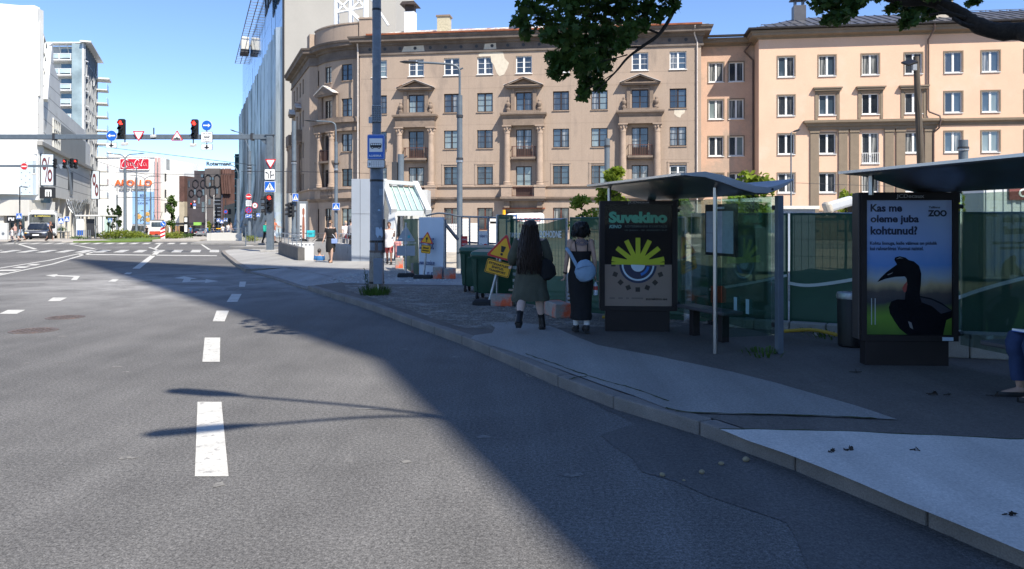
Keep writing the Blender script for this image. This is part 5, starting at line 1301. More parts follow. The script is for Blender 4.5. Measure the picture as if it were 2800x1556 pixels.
def bent(o, pts, w, head, y):
    m = MB()
    for i in range(len(pts)-1):
        A,B = Vector(pts[i]),Vector(pts[i+1]); n = Vector((-(B-A).y,(B-A).x)).normalized()*w/2; m.prism([(A.x-n.x,A.y-n.y),(B.x-n.x,B.y-n.y),(B.x+n.x,B.y+n.y),(A.x+n.x,A.y+n.y)],y-.004-.0004*i,y)
    A,B = Vector(pts[-2]),Vector(pts[-1]); d = (B-A).normalized(); n = Vector((-d.y,d.x)); m.prism([tuple(B-n*head),tuple(B+d*head*1.5),tuple(B+n*head)],y-.006,y); return m
m = bent(o, [(-.08,-.22),(-.08,.0),(-.11,.07),(-.17,.09)], .045, .055, -.01); mk('left_arrow', m, BLACK, o)
m = bent(o, [(.05,-.22),(.05,.13)], .05, .055, -.01); mk('straight_arrow', m, BLACK, o)
m = bent(o, [(.05,-.08),(.12,-.04),(.17,-.03)], .04, .05, -.012); mk('right_arrow', m, BLACK, o)
ped_sign('square blue pedestrian crossing sign on the gantry post under the lane arrow sign', 738, 510.6, py_, .58)
signal('traffic light with lit red lamp on the gantry post below the blue crossing sign', 736.8, 556, py_, .96, 0)
signal('traffic light turned to the left on the gantry post, seen from its side', 724, 561, gY, 1.1, None, R(-78))
# gantry across the other carriageway
hY = 66.0
g2_ = thing('far_signal_gantry', 'thinner dark signal gantry in front of the white shopping centre at the left edge', 'gantry', (XU(-60,hY),hY,0))
mb = MB(); mb.bx(XU(-60,hY),XU(213,hY),hY-.09,hY+.09,ZV(457,hY),ZV(451,hY)); mk('beam', mb, GREYP, g2_, w=True)
mb = MB(); x = XU(-60,hY); mb.bx(x-.15,x+.15,hY-.15,hY+.15,0,ZV(450,hY)); mk('post', mb, GREYP, g2_, w=True)
no_entry('red no entry disc on the far gantry before the pale blue screen', 66, 455, hY-.15, .58)
signal('dark unlit traffic light on the far gantry, leftmost of its four', 149, 447, hY-.15, .8, None)
signal('traffic light with red lamp on the far gantry, second of its four', 176, 448, hY-.15, .8, 0)
signal('dark unlit traffic light on the far gantry between two red ones', 195, 446, hY-.15, .8, None)
signal('traffic light with red lamp at the very end of the far gantry', 206, 448, hY-.15, .8, 0)
o = sroot('rear_facing_sign', 'grey back of a triangular sign on the far gantry', 167, 454, hY-.13); plate(o, tri(.5,False), SIGNBACK)
camera_box('small camera hanging on a rod below the far gantry', 92.5, 476, hY-.15, .9)
mb = MB(); mb.cyl(P(92.5,474,hY-.12),P(92.5,456,hY-.12),.025,n=6); mk('rod', mb, GREYP, g2_, w=True)

# lamp posts
def pole(name, label, cat, u, Y, vtop, r0, r1, vbase=None, mat=GREYP, group=None, zb=None, bands=()):
    zb = (zg(Y)+.1) if zb is None else zb; x = XU(u,Y); zt = ZV(vtop,Y)
    o = thing(name, label, cat, (x,Y,zb), 0, group)
    mk('shaft', MB().lathe([(r0,0),(r0,min(1.2,(zt-zb)*.3)),(r0*.88,min(1.25,(zt-zb)*.31)),(r1,zt-zb)],(0,0,0),14), mat, o, smooth=True)
    for i,vb in enumerate(bands):
        z = ZV(vb,Y)-zb; r = r0*.95; mk('band', MB().lathe([(r*1.05,z-.05),(r*1.12,z-.04),(r*1.12,z+.04),(r*1.05,z+.05)],(0,0,0),14), GALV if i % 2 else DARK, o)
    return o
def arm(o, pts, r, Y, headlen=.75, mat=GREYP):
    """lamp arm given by picture points at depth Y, with a flat luminaire at its end"""
    b = wpos(o); q = [P(u,v,Y+(d if len_ > 2 else 0))-b for (u,v,*rest) in pts for len_ in (len(rest)+2,) for d in (rest[0] if rest else 0,)]
    mk('arm', MB().tube(smooth_path(q,5), r, 8), mat, o, smooth=True)
    e = q[-1]; d = (q[-1]-q[-2]).normalized(); m = MB(); m.tube([e-d*.05,e+d*headlen*.2,e+d*headlen*.7,e+d*headlen], [.05,.13,.14,.04], 8, sy=.38); 
    return mk('luminaire', m, DARK, o, smooth=True)
o = pole('street_lamp', 'tall grey street lamp with long curved arm rising behind the green bins', 'street lamp', 1257, 27, 261, .115, .095, bands=(435,441,318)); arm(o, [(1257,261),(1257,215),(1255,190),(1240,178),(1190,173),(1140,171)], .04, 27, .6)
mk('finial', MB().cyl(P(1257,190,27)-wpos(o),P(1266,186,27)-wpos(o),.03,n=6), GREYP, o)
o = pole('street_lamp', 'grey street lamp with curved arm carrying a blue crossing sign, right of the underpass rail', 'street lamp', 919, 45, 388, .12, .10, bands=(448,464,470)); arm(o, [(919,388),(918,350),(914,338),(900,333),(865,331)], .045, 45, .7)
ped_sign('blue crossing sign on the lamp post above the woman in black', 919, 565, 44.8, .42)
o = pole('tram_pole', 'plain tapered grey pole beside the rounded corner of the brown house', 'pole', 804, 50, 331, .17, .14, bands=(442,446))
signal('dark signal head on the plain grey pole, facing left', 787, 574, 49.8, .95, None, R(-80)); signal('dark signal head on the plain grey pole, facing the stairs', 796, 576, 49.7, .8, None, R(-50))
ped_sign('small blue crossing sign on the plain grey pole, seen at a slant', 808, 540, 49.6, .5, rz=R(60))
o = pole('tram_pole', 'grey tram pole carrying the no entry disc in front of the glass fins', 'pole', 682, 64, 413, .16, .14, bands=(452,456,460,465,469,473))
arm(o, [(682,413),(680,405),(672,385),(662,366),(645,360)], .04, 64, .5)
no_entry('red no entry disc on the tram pole in front of the glass fins', 680, 537.6, 63.7, .5)
o = white_plate('text_plate', 'white plate with lines of small print below the red disc', 680, 556, 63.7, .48, .5)
for k in range(4): lay(o, 'print_line', rrect(.36,.03,.005,0,.14-.09*k), DARK, -.01)
o = sroot('no_stopping_sign', 'round blue no stopping sign with red rim and cross, left of the speed limit', 680, 575, 63.7); plate(o, circ(.275), SIGNRED); lay(o, 'blue_field', circ(.22), SIGNBLUE, -.002)
for a in (45,-45): lay(o, 'red_bar', [(x*math.cos(R(a))-z*math.sin(R(a)),x*math.sin(R(a))+z*math.cos(R(a))) for x,z in ((-.2,-.03),(.2,-.03),(.2,.03),(-.2,.03))], SIGNRED, -.01-.002*(a > 0))
o = sroot('tow_away_plate', 'blue plate with white tow symbol below the no stopping disc', 680, 591, 63.7); plate(o, rrect(.54,.28,.03), WHITE); lay(o, 'blue_field', rrect(.5,.24,.02), SIGNBLUE, -.002); lay(o, 'tow_symbol', [(-.18,-.05),(.0,-.05),(.16,.03),(.12,.07),(-.02,.02),(-.18,.02)], WHITE, -.01)
o = pole('sign_post', 'thin dark post carrying the speed limit disc and a small signal', 'post', 697, 60, 560, .04, .04)
o = sroot('speed_limit_sign', 'round speed limit sign reading 30 with red rim', 697, 562, 59.8); plate(o, circ(.225), SIGNRED); lay(o, 'white_field', circ(.18), WHITE, -.002); text('30', BLACK, o, 0, 0, .2, .17, -.01, bold=.02)
signal('small dark signal below the speed limit disc, facing left', 695, 590, 59.8, .75, None, R(-60))
o = pole('sign_post', 'thin short post with a small dark box standing on the traffic island', 'post', 672, 51.5, 615, .035, .035); mk('box', MB().box((0,-.05,1.45),(.14,.1,.1)), DARK, o)
ped_sign('small blue plate behind the signal on the gantry post, near the fins', 706, 588, 58, .28, None)
o = pole('tram_pole', 'dark pole rising in front of the far end of the glass fins', 'pole', 651, 95, 490, .22, .2)
arm(o, [(651,490),(650,470),(640,455),(630,452)], .05, 95, .6)
o = pole('street_lamp', 'grey pole top showing above the bus shelter roof left of the young tree', 'pole', 1660, 34, 379, .13, .12, bands=(400,)); 
o = pole('tram_pole', 'grey pole with band rising behind the right bus shelter', 'pole', 2634, 30, 383, .19, .17, bands=(405,409))
o = pole('slim_lamp', 'slim grey lamp before the pink house left of the big poster case', 'street lamp', 2163, 40, 364, .05, .035); arm(o, [(2163,366),(2164,362),(2170,360)], .02, 40, .35)
# leaning wooden lamp pole with floodlight
o = thing('wooden_lamp_pole', 'leaning weathered wooden pole with a small floodlight in front of the pink house', 'street lamp', (XU(2522,31),31,.1))
WOOD = M('weathered_wood', (.085,.07,.055), .9, var=.3, vs_=3, stretch=(4,4,.5), fine=.2, fs=30)
b = wpos(o); mk('shaft', MB().tube([Vector((0,0,0)),P(2518,450,31)-b,P(2510,280,31)-b,P(2505,155,31)-b], [.165,.145,.125,.11], 10), WOOD, o, smooth=True)
h = P(2487,171,30.6)-b; mk('floodlight', MB().box(h,(.42,.5,.08),rx=R(25),ry=R(-18)), BLACK, o, bev=.02); mk('bracket', MB().tube([P(2505,165,31)-b,h],.03,6), DARK, o); mk('junction_box', MB().box(P(2500,184,30.8)-b,(.16,.12,.25)), GALV, o)
mk('cable', MB().tube(smooth_path([P(2500,190,30.85)-b,P(2507,260,30.8)-b,P(2513,300,30.8)-b,P(2516,440,30.8)-b],5),.015,5), BLACK, o)
# masts behind the underpass hut with small signals
o = pole('tram_pole', 'short thick grey pole with loudspeaker box standing behind the white underpass hut', 'pole', 1096, 36, 422, .16, .15); mk('speaker_box', MB().box((-.28,0,4.0),(.25,.25,.9)), DARK, o); mk('bracket_arm', MB().bar((0,0,4.6),(.3,0,4.75),.05), DARK, o)
# median lamps
def dlamp(label, u, Y, vt, arms, r0=.2, vthin=None):
    o = pole('street_lamp', label, 'street lamp', u, Y, vt, r0, r0*.72, group='dark lamps along the tram median')
    b = wpos(o); top = arms[0][0]
    for pts in arms: arm(o, [(u,vt)]+list(pts), .06, Y, 1.0)
    return o
dlamp('dark double-armed lamp on the median, tallest and nearest, before the red sign', 342, 92, 461, [[(342,440),(340,431),(330,423),(312,421)],[(342,440),(344,431),(354,423),(374,421)]], .22)
dlamp('dark thick pole with thin mast tip, second along the median', 373, 108, 485, [[(373,470),(373,458),(368,452),(362,448)]], .2)
dlamp('dark double-armed lamp on the median, third along it', 396, 134, 511, [[(396,495),(394,488),(384,482),(366,480)],[(396,495),(398,488),(408,483),(420,482)]], .2)
dlamp('dark single-armed lamp on the median, fourth along it, beside the tram', 412, 160, 526, [[(412,510),(414,504),(422,500),(430,500)]], .2)
dlamp('grey lamp with right-hand arm before the left end of the white block', 266, 178, 532, [[(266,518),(268,512),(274,509),(284,509)]], .22)
dlamp('grey lamp with two short arms before the dark green tree clump', 320, 180, 533, [[(320,518),(318,513),(313,510)],[(320,518),(322,513),(327,510)]], .22)
# small lamp and signs at the left crossing
o = pole('slim_lamp', 'slim black lamp with short flat arm beside the crossing on the left', 'street lamp', 54, 68, 511, .06, .05, mat=DARK); arm(o, [(54,512),(55,510.5),(62,511)], .03, 68, .5, DARK)
ped_sign('blue crossing sign on the slim black lamp at the left', 52, 591, 67.8, .52)
for u,v,Y,lab in ((167,604,78,'blue crossing sign before the pillars, left of the wire column'),(183,599,82,'blue crossing sign beside the wire column'),(301,602,98,'blue crossing sign before the dark green trees'),(606,606,120,'blue crossing sign beside the white flagpoles'),(617,601,118,'blue crossing sign on the dark post before the stone house'),(597,602,125,'white and blue crossing sign left of the stone house')):
    p = pole('sign_post', 'thin post of the '+lab, 'post', u, Y+.1, v-6, .04, .04); ped_sign(lab, u, v, Y, .55, detail=False)
# keep-right sign with striped board in front of the tram
o = pole('sign_post', 'short post with striped board at the tip of the planted median', 'post', 446, 70, 605, .05, .05)
m = MB(); mk('striped_board', MB().bx(-.21,.21,-.08,-.05,.1,1.1), WHITE, o)
for k in range(3): m.prism([(-.21,.15+k*.34),(.21,.32+k*.34),(.21,.49+k*.34),(-.21,.32+k*.34)],-.09,-.08)
mk('red_stripe', m, SIGNRED, o)
blue_round('round blue sign with white arrow pointing down right before the tram', 446, 612, 69.8, .52, -45)
# far signal beam at the end of the street
eY = 150.0
o = thing('far_street_gantry', 'thin dark signal beam across the far end of the street before the dark block', 'gantry', (XU(592,eY),eY,-1.2))
mb = MB(); mb.bx(XU(515,eY),XU(592,eY),eY-.08,eY+.08,ZV(568.5,eY),ZV(566.5,eY)); mb.cyl((XU(592,eY),eY,-1.4),(XU(592,eY),eY,ZV(566,eY)),.14); mk('beam', mb, DARK, o, w=True)
signal('tiny red traffic light before the dark brick block', 523, 561, eY-.2, .95, 0); blue_round('tiny round blue sign on the far beam', 532, 560, eY-.2, .6, 0); yield_sign('tiny yield sign above the far beam', 532, 551, eY-.2, .6); white_plate('small_plate', 'tiny white plate below the far round blue sign', 532, 568, eY-.3, .5, .45)
o = pole('sign_post', 'dark post with purple no stopping disc before the stone house', 'post', 617, 112, 545, .06, .05, mat=DARK)
o = sroot('no_stopping_sign', 'dark purple disc seen against the stone house', 617, 579, 111.8); plate(o, circ(.27), SIGNRED); lay(o, 'blue_field', circ(.22), SIGNBLUE, -.002)
for i,u in enumerate((563.5,585,607)):
    o = pole('flagpole', 'white flagpole without flag, %s of three at the far crossing' % ('leftmost','middle','rightmost')[i], 'flagpole', u, 140, 533, .07, .05, mat=WHITE, group='white flagpoles')
# overhead wires
WIRE = M('overhead_wire', (.03,.03,.035), .6)
def wire(label, pts, r=.018, sag=.0, grp='overhead tram wires'):
    q = [P(*p) for p in pts]
    if len(q) == 2 and sag: q = [q[0], (q[0]+q[1])/2-Vector((0,0,sag)), q[1]]; q = smooth_path(q,8)
    tag(mk('overhead_wire', MB().tube(q, r, 4), WIRE), label, 'wire', grp)
wire('thin wire crossing the open sky from the tower block to the glass building', [(270,400,100),(700,452,90)], .03)
wire('wire spanning over the street just above the name sign roof', [(300,470,120),(652,476,95)], .03, .2)
wire('pale span wire from the glass building past the plain grey pole to the brown house', [(660,469,70),(804,469,50),(1010,474,68)], .022)
wire('span wire before the orange cinema lettering', [(266,520,175),(433,519,160)], .05)
wire('span wire crossing below the grey cinema lettering', [(342,538,92),(500,552,140)], .03)
wire('low span wire behind the median lamps', [(320,540,175),(440,540,160)], .05)
wire('slack wire before the red soft drink sign', [(262,440,100),(440,484,150)], .03, .3)
wire('thin wire along the first floor of the brown house', [(960,507,60),(1500,497,62)], .012, .1)
wire('thin cable before the pink house above the shelter', [(2170,500,45),(2700,508,45)], .012, .1)
# lamp beside the camera whose two arms throw their shade on the road
o = thing('street_lamp', 'grey double-armed street lamp on the pavement beside the viewer', 'street lamp', (3.75,1.0,.1))
mk('shaft', MB().lathe([(.12,0),(.11,1.2),(.08,8.3)],(0,0,0),14), GREYP, o, smooth=True)
for e in ((-2.81,.85,9.05),(-2.26,-.86,9.05)):
    e = Vector(e); q = smooth_path([(0,0,8.3),(e.x*.04,e.y*.04,8.7),(e.x*.25,e.y*.25,8.95),(e.x*.65,e.y*.65,9.02),tuple(e)],5); mk('arm', MB().tube(q,.035,8), GREYP, o, smooth=True)
    d = Vector((e.x,e.y,0)).normalized(); mk('luminaire', MB().tube([e-d*.9,e-d*.6,e-d*.1,e],[.06,.13,.13,.05],8,sy=.4), DARK, o, smooth=True)
# ------------------------------------------------------------------ bus stop pole, bins, site signs and blocks
def T(s_): return s_
px_, pY = XU(1030,17.6), 17.6
up = thing('utility_pole', 'thick weathered pole of steel and concrete with cable box and peeling posters beside the kerb', 'pole', (px_,pY,.12))
PST = M('weathered_pole_paint', (.155,.185,.22), .6, metal=.1, var=.2, vs_=4, c2=(.23,.25,.27), c2s=3, c2t=.55, fine=.08, fs=40)
mk('upper_shaft', MB().lathe([(.10,2.9),(.10,8.2)],(0,0,0),20), PST, up, smooth=True)
mk('lower_shaft', MB().lathe([(.155,.95),(.155,1.0),(.148,3.0),(.11,3.06),(.10,3.12)],(0,0,0),20), PST, up, smooth=True)
mk('concrete_foot', MB().lathe([(.175,-.02),(.17,.5),(.165,.95),(.15,.97)],(0,0,0),18), M('rusty_stained_concrete', (.26,.23,.19), .9, var=.25, vs_=5, c2=(.12,.06,.035), c2s=3, c2t=.52, fine=.15, fs=50), up, smooth=True)
for i,(v,r) in enumerate(((27,.106),(333,.108),(494,.158),(660,.162),(687,.165),(772,.178))):
    z = ZV(v,pY)-.12; mk('strap', MB().lathe([(r-.004,z-.025),(r,z-.02),(r,z+.02),(r-.004,z+.025)],(0,0,0),20), BLACK if i != 4 else IRON, up)
mk('cable_box', MB().bx(-.03,.17,-.27,-.12,.25,.83), M('cable_box_grey', (.16,.19,.23), .5, var=.1, vs_=6), up, bev=.01)
mk('cable', MB().tube(smooth_path([(.06,-.2,.25),(.07,-.21,.15),(.05,-.2,.0)],4),.018,6), OFFWH, up)
mk('conduit', MB().tube([(.18,-.06,.95),(.18,-.06,1.72)],.022,6), BLACK, up)
pm = MB(); 
def wrap(mb, a0, a1, z0, z1, r, n=6, jag=0.0):
    rr_ = random.Random(int(z0*100)); v = []
    for i in range(n+1):
        a = a0+(a1-a0)*i/n; v += [(r*math.cos(a),r*math.sin(a),z0+rr_.uniform(0,jag)),(r*math.cos(a),r*math.sin(a),z1-rr_.uniform(0,jag))]
    return mb.add(v,[(2*i,2*i+2,2*i+3,2*i+1) for i in range(n)])
mk('torn_poster', wrap(MB(), R(-88), R(-20), 1.28, 1.55, .166, 8, .1), M('torn_paper', (.42,.52,.62), .8, var=.1), up)
mk('torn_sticker', wrap(MB(), R(-60), R(-10), 2.25, 2.42, .156, 5, .02), M('faded_sticker', (.24,.29,.34), .8), up); mk('torn_sticker', wrap(MB(), R(-70), R(-50), 1.9, 1.95, .157, 3, .01), MATS['torn_paper'], up)
mk('rust_stain', wrap(MB(), R(-95), R(-70), .9, 1.25, .164, 5, .12), IRON, up)
bs = thing('bus_stop_sign', 'blue bus stop sign with white panel, black bus and stop name on the thick pole', 'sign', P(1028,402,17.35))
S = 17.35/F
mk('case', MB().prism(rrect(48*S,69*S,.04),0,.12), SIGNBLUE, bs, bev=.01); mk('side', MB().prism(rrect(48.6*S,69.6*S,.04),.03,.09), DARK, bs)
lay(bs, 'white_rim', rrect(46*S,67*S,.03), WHITE, -.001, .003); lay(bs, 'blue_field', rrect(44*S,65*S,.025), SIGNBLUE, -.006, .004); lay(bs, 'white_panel', rrect(36*S,37*S,.01,0,5*S), WHITE, -.012)
lay(bs, 'bus_body', rrect(31*S,13*S,.03,0,4*S), BLACK, -.02)
for k in range(5): lay(bs, 'bus_window', rrect(4.6*S,4*S,.006,(-11.5+5.7*k)*S,7*S), WHITE, -.028)
for x in (-9,9): lay(bs, 'bus_wheel', circ(3*S,14,x*S,-2.4*S), BLACK, -.03); lay(bs, 'wheel_hub', circ(1.4*S,10,x*S,-2.4*S), WHITE, -.038)
text('A.LAIKMAA', WHITE, bs, -2*S, -24*S, 34*S, 6*S, -.012, bold=.02)
tb = thing('timetable_plate', 'small white timetable plate with grid below the blue bus stop sign', 'sign', P(1028,448,17.35))
mk('case', MB().prism(rrect(48*S,23*S,.03),0,.12), BLACK, tb, bev=.008); lay(tb, 'white_field', rrect(46*S,20*S,.02), WHITE, -.002)
gm = MB()
for k in range(6): gm.bx((-12+6.4*k)*S,(-11.6+6.4*k)*S,-.012,-.009,-8*S,7*S)
for k in range(4): gm.bx(-12*S,20*S,-.013,-.010,(-8+5*k)*S,(-7.6+5*k)*S)
mk('grid', gm, DARK, tb); text('3', BLACK, tb, -17*S, -1*S, 4*S, 7*S, -.012, bold=.03)
so_ = thing('solar_panel', 'small dark solar panel with pale rim strapped to the thick pole', 'solar panel', P(1029.5,310,17.42))
mk('cell', MB().prism(rrect(24*S,42*S,.01),0,.03), M('solar_cell', (.012,.014,.03), .2, spec=.7), so_); mk('rim', MB().prism(rrect(26*S,44*S,.015),.005,.04), GALV, so_)
gm = MB()
for k in range(1,4): gm.bx((-12+6*k)*S,(-11.6+6*k)*S,-.004,-.001,-20*S,20*S)
for k in range(1,7): gm.bx(-11*S,11*S,-.005,-.002,(-21+6*k)*S,(-20.6+6*k)*S)
mk('cell_line', gm, SIGNBACK, so_); mk('side_box', MB().box((-.15,.1,-.14),(.08,.08,.14)), SIGNBACK, so_)

# wheeled waste containers
BIN = M('dark_green_plastic', (.018,.062,.038), .42, var=.15, vs_=3, fine=.05, fs=40); LID = M('green_lid_plastic', (.045,.12,.085), .4, var=.12, vs_=4)
def bin_(label, loc, rz):
    o = thing('wheeled_bin', label, 'waste bin', loc, rz, 'green wheeled bins'); m = MB()
    rings = []
    for z,kx,ky in ((.16,.88,.80),(.2,.9,.84),(.6,.95,.92),(1.0,1.0,1.0),(1.03,1.05,1.05),(1.08,1.05,1.05)): rings.append([(x*kx,y*ky,z) for x,y in rrect(1.02,.72,.09)])
    m.loft(rings); mk('body', m, BIN, o, smooth=True)
    for x in (-.4,.4): mk('front_rib', MB().add([(x-.04,-.31,.22),(x+.04,-.31,.22),(x+.05,-.372,1.0),(x-.05,-.372,1.0),(x-.04,-.34,.22),(x+.04,-.34,.22),(x+.05,-.40,1.0),(x-.05,-.40,1.0)],[(0,1,2,3),(4,5,6,7),(0,1,5,4),(1,2,6,5),(2,3,7,6),(3,0,4,7)]), BIN, o)
    m = MB(); m.loft([[(x*k,y*k2-.0,z+.06*(y+.4)) for x,y in rrect(1.08,.78,.1)] for k,k2,z in ((1,1,1.085),(1,1,1.12),(.93,.9,1.17))]); mk('lid', m, LID, o, smooth=True)
    for x in (-.42,.42): mk('lid_hinge', MB().cyl((x-.05,.39,1.16),(x+.05,.39,1.16),.03,n=8), BIN, o)
    mk('handle', MB().tube([(-.54,-.3,1.02),(-.59,-.3,1.02),(-.59,.3,1.02),(-.54,.3,1.02)],.018,6), BIN, o)
    for x in (-.36,.36):
        for y in (-.24,.24):
            w_ = mk('wheel', MB().lathe([(.05,-.025),(.095,-.025),(.1,-.01),(.1,.01),(.095,.025),(.05,.025)],(0,0,0),14).xf(Matrix.Translation((x,y-.04,.1)) @ Matrix.Rotation(R(90),4,'Y')), RUBBER, o)
            mk('caster_fork', MB().bx(x-.045,x-.032,y-.05,y+.03,.08,.18).bx(x+.032,x+.045,y-.05,y+.03,.08,.18).bx(x-.045,x+.045,y-.04,y+.03,.165,.185), GALV, w_)
    return o
bin_('dark green wheeled bin nearest the tilted yellow sign, front one of two', (XU(1352,16.5),16.5,.125), R(-14)).scale = (.86,.86,.87)
bin_('dark green wheeled bin half hidden behind the front one, farther to the left', (XU(1314,18.2),18.2,.125), R(-10)).scale = (.86,.86,.9)

# concrete foot blocks of the site fence
ORC = M('orange_splashed_concrete', (.30,.28,.25), .9, var=.15, vs_=5, c2=(.62,.115,.05), c2s=2.2, c2t=.47, fine=.1, fs=50, bump=.2)
def block(label, u, v, w, h, d=.3, rz=0.0, mat=ORC, z=.125):
    g_ = G(u,v,z); o = mk('concrete_block', MB().bx(-w/2,w/2,-d/2,d/2,0,h), mat, None, bev=.018); o.location = (g_.x,g_.y,z); o.rotation_euler = (0,0,rz)
    return tag(o, label, 'concrete block', 'concrete foot blocks of the site fence')
block('orange splashed concrete block right beside the tilted yellow sign', 1375, 836, .44, .23, .26, R(-12))
block('orange splashed concrete block between the two walking women', 1525, 864, .30, .25, .7, R(14))
block('small concrete block with orange top in front of the white banner, right corner', 1196, 762, .26, .34, .3, R(5))
block('concrete block with orange face behind the second yellow sign', 1138, 748, .28, .34, .3, R(-6))
block('orange faced concrete block near the back of the triangular sign', 1092, 733, .27, .36, .3, R(4))
block('orange streaked concrete block at the foot of the gate lamp post', 1230, 762, .34, .3, .3, R(2))
block('pale concrete block behind the banner foot blocks', 1173, 752, .22, .26, .3, R(10), CONC)

# tilted construction warning sign
def warn_post(label, u, vb, Y, tilt, side, cz, pl, prz, lines, yaw=0.0, base=(.62,.36)):
    o = thing('warning_sign', label, 'warning sign', (XU(u,Y),Y,.13), yaw)
    mk('rubber_foot', MB().add(*(lambda v,f: (v,f))(*[MB().loft([[(x*k,y*k,z) for x,y in rrect(base[0],base[1],.06)] for k,z in ((1,0),(1,.06),(.9,.09),(.86,.10))]).__dict__[q] for q in ('v','f')])), RUBBER, o)
    Rm = Matrix.Rotation(tilt,4,'Y')
    def tl(m): return m.xf(Rm)
    mk('post', tl(MB().cyl((0,0,.05),(0,0,cz+.1),.03,n=10)), GALV, o, smooth=True)
    f = MB().prism([(x,z+cz) for x,z in tri(side)],-.055,-.035); mk('triangle', tl(f), SIGNRED, o)
    mk('triangle_back', tl(MB().prism([(x,z+cz) for x,z in tri(side*1.02)],-.036,-.028)), SIGNBACK, o)
    mk('yellow_field', tl(MB().prism([(x,z+cz) for x,z in tri(side*.78)],-.062,-.056)), SIGNYEL, o)
    ex = MB(); ex.prism([(-.045*side/.55,.14*side+cz),(.045*side/.55,.14*side+cz),(.022*side/.55,-.06*side+cz),(-.022*side/.55,-.06*side+cz)],-.068,-.063); ex.prism([(x,z+cz-.13*side) for x,z in circ(.045*side,12)],-.068,-.063); mk('exclamation_mark', tl(ex), BLACK, o)
    pc = cz-side*.29-pl[1]*.5-.05
    mk('yellow_plate', tl(MB().prism(rrect(pl[0],pl[1],.03,0,pc),-.055,-.035)), SIGNYEL, o)
    rim = MB(); o_ = rrect(pl[0]*.96,pl[1]*.94,.03,0,pc); i_ = rrect(pl[0]*.91,pl[1]*.86,.025,0,pc); n = len(o_)
    for k in range(n): rim.add([(o_[k][0],-.058,o_[k][1]),(o_[(k+1)%n][0],-.058,o_[(k+1)%n][1]),(i_[(k+1)%n][0],-.058,i_[(k+1)%n][1]),(i_[k][0],-.058,i_[k][1])],[(0,1,2,3)])
    mk('black_rim', tl(rim), BLACK, o)
    for i,(s_,wf) in enumerate(lines):
        hgt = pl[1]*.62/len(lines)*.78; t_ = text(s_, BLACK, o, 0, pc+pl[1]*.62*((len(lines)-1)/2-i)/len(lines)*1.15, pl[0]*wf, hgt, -.062, bold=.025)
        t_.matrix_local = Rm
    return o
warn_post('tilted yellow construction traffic warning sign with lettered plate in front of the green bins', 1336, 826, 15.35, R(15), .60, 1.12, (.50,.28), 0, [('ETTEVAATUST',.8),('EHITUS-',.5),('TRANSPORT',.7)], R(-6))
warn_post('yellow warning triangle with small plate standing before the white banner', 1158, 755, 22.3, R(6), .40, 1.14, (.28,.24), 0, [('Ettevaatust!',.62),('ehitustransport',.74)], R(-12), (.55,.34))
o = thing('warning_sign', 'grey back of a triangular warning sign on a rubber foot beside the banner', 'warning sign', (XU(1110,22.9),22.9,.13), R(4))
mk('rubber_foot', MB().loft([[(x*k,y*k,z) for x,y in rrect(.5,.34,.06)] for k,z in ((1,0),(1,.07),(.88,.11))]), RUBBER, o); mk('post', MB().cyl((0,.0,.05),(0,0,1.62),.026,n=8), GALV, o, smooth=True)
mk('triangle_back', MB().prism([(x,z+1.22) for x,z in tri(.56)],-.02,.0), SIGNBACK, o); mk('plate_back', MB().prism(rrect(.54,.30,.02,0,.78),-.02,.0), SIGNBACK, o)
mk('clamp', MB().bx(-.3,.3,-.04,-.02,1.0,1.02).bx(-.05,.05,-.05,-.02,.97,1.05), GALV, o); mk('sticker', MB().prism(rrect(.08,.08,.01,.09,1.2),-.026,-.021), M('teal_sticker', (.05,.35,.38), .5), o); mk('sticker', MB().prism(rrect(.1,.04,.01,-.16,1.14),-.026,-.021), WHITE, o)

# ------------------------------------------------------------------ site fence with green netting
NET = meshmat('green_netting', (.026,.085,.05), .93)
NETA = meshmat('thin_green_netting', (.035,.105,.06), .86)
NETW = M('net_white_print', (.62,.66,.64), .8)
def fpanel(label, a, b, h=1.8, z=.13, net=True, netmat=None, cat='fence panel', grp='green netted site fence panels', wires=True, name='fence_panel', sag=0.0):
    a = Vector(a); b = Vector(b); L_ = (b-a).length; o = thing(name, label, cat, (a.x,a.y,z), math.atan2((b-a).y,(b-a).x), grp)
    m = MB()
    for x in (.03,L_-.03): mk('post', MB().cyl((x,0,0),(x,0,h),.022,n=8), GALV, o)
    for zz in (.1,h-.02): mk('rail', MB().cyl((.03,0,zz),(L_-.03,0,zz),.018,n=8), GALV, o)
    if wires:
        m = MB()
        for k in range(int(L_/.11)): m.bar((.08+k*.11,0,.1),(.08+k*.11,0,h-.03),.006)
        for k in range(6): m.bar((.03,.006,.3+k*.27),(L_-.03,.006,.3+k*.27),.006)
        mk('wire_mesh', m, GALV, o)['kind'] = 'stuff'
    if net:
        nx, nz = max(6,int(L_/.2)), 10; v = []; f = []
        for j in range(nz+1):
            for i in range(nx+1):
                x = .02+(L_-.04)*i/nx; zz = .02+(h-.02)*j/nz
                y = -.03-.05*abs(noise.noise((x*1.6+a.x*3,zz*1.1,a.y)))-.02*math.sin(x*5)*(1-j/nz)
                if j == nz: zz -= sag*math.sin(math.pi*i/nx)+.03*abs(noise.noise((x*2.5,a.x,2)))
                v.append((x,y,zz))
        for j in range(nz):
            for i in range(nx): k = j*(nx+1)+i; f.append((k,k+1,k+nx+2,k+nx+1))
        mk('net', MB().add(v,f), netmat or NET, o, smooth=True)
    return o
f1 = fpanel('netted fence panel with white address lettering behind the walking women', (.0,15.9), (1.02,14.15), 1.72, sag=.10, netmat=NETA)
t_ = text('TARTU MNT 1', NETW, f1, .42, 1.38, .68, .10, -.10); text('DOHODNE', NETW, f1, 1.62, 1.42, .74, .13, -.11, bold=.015)
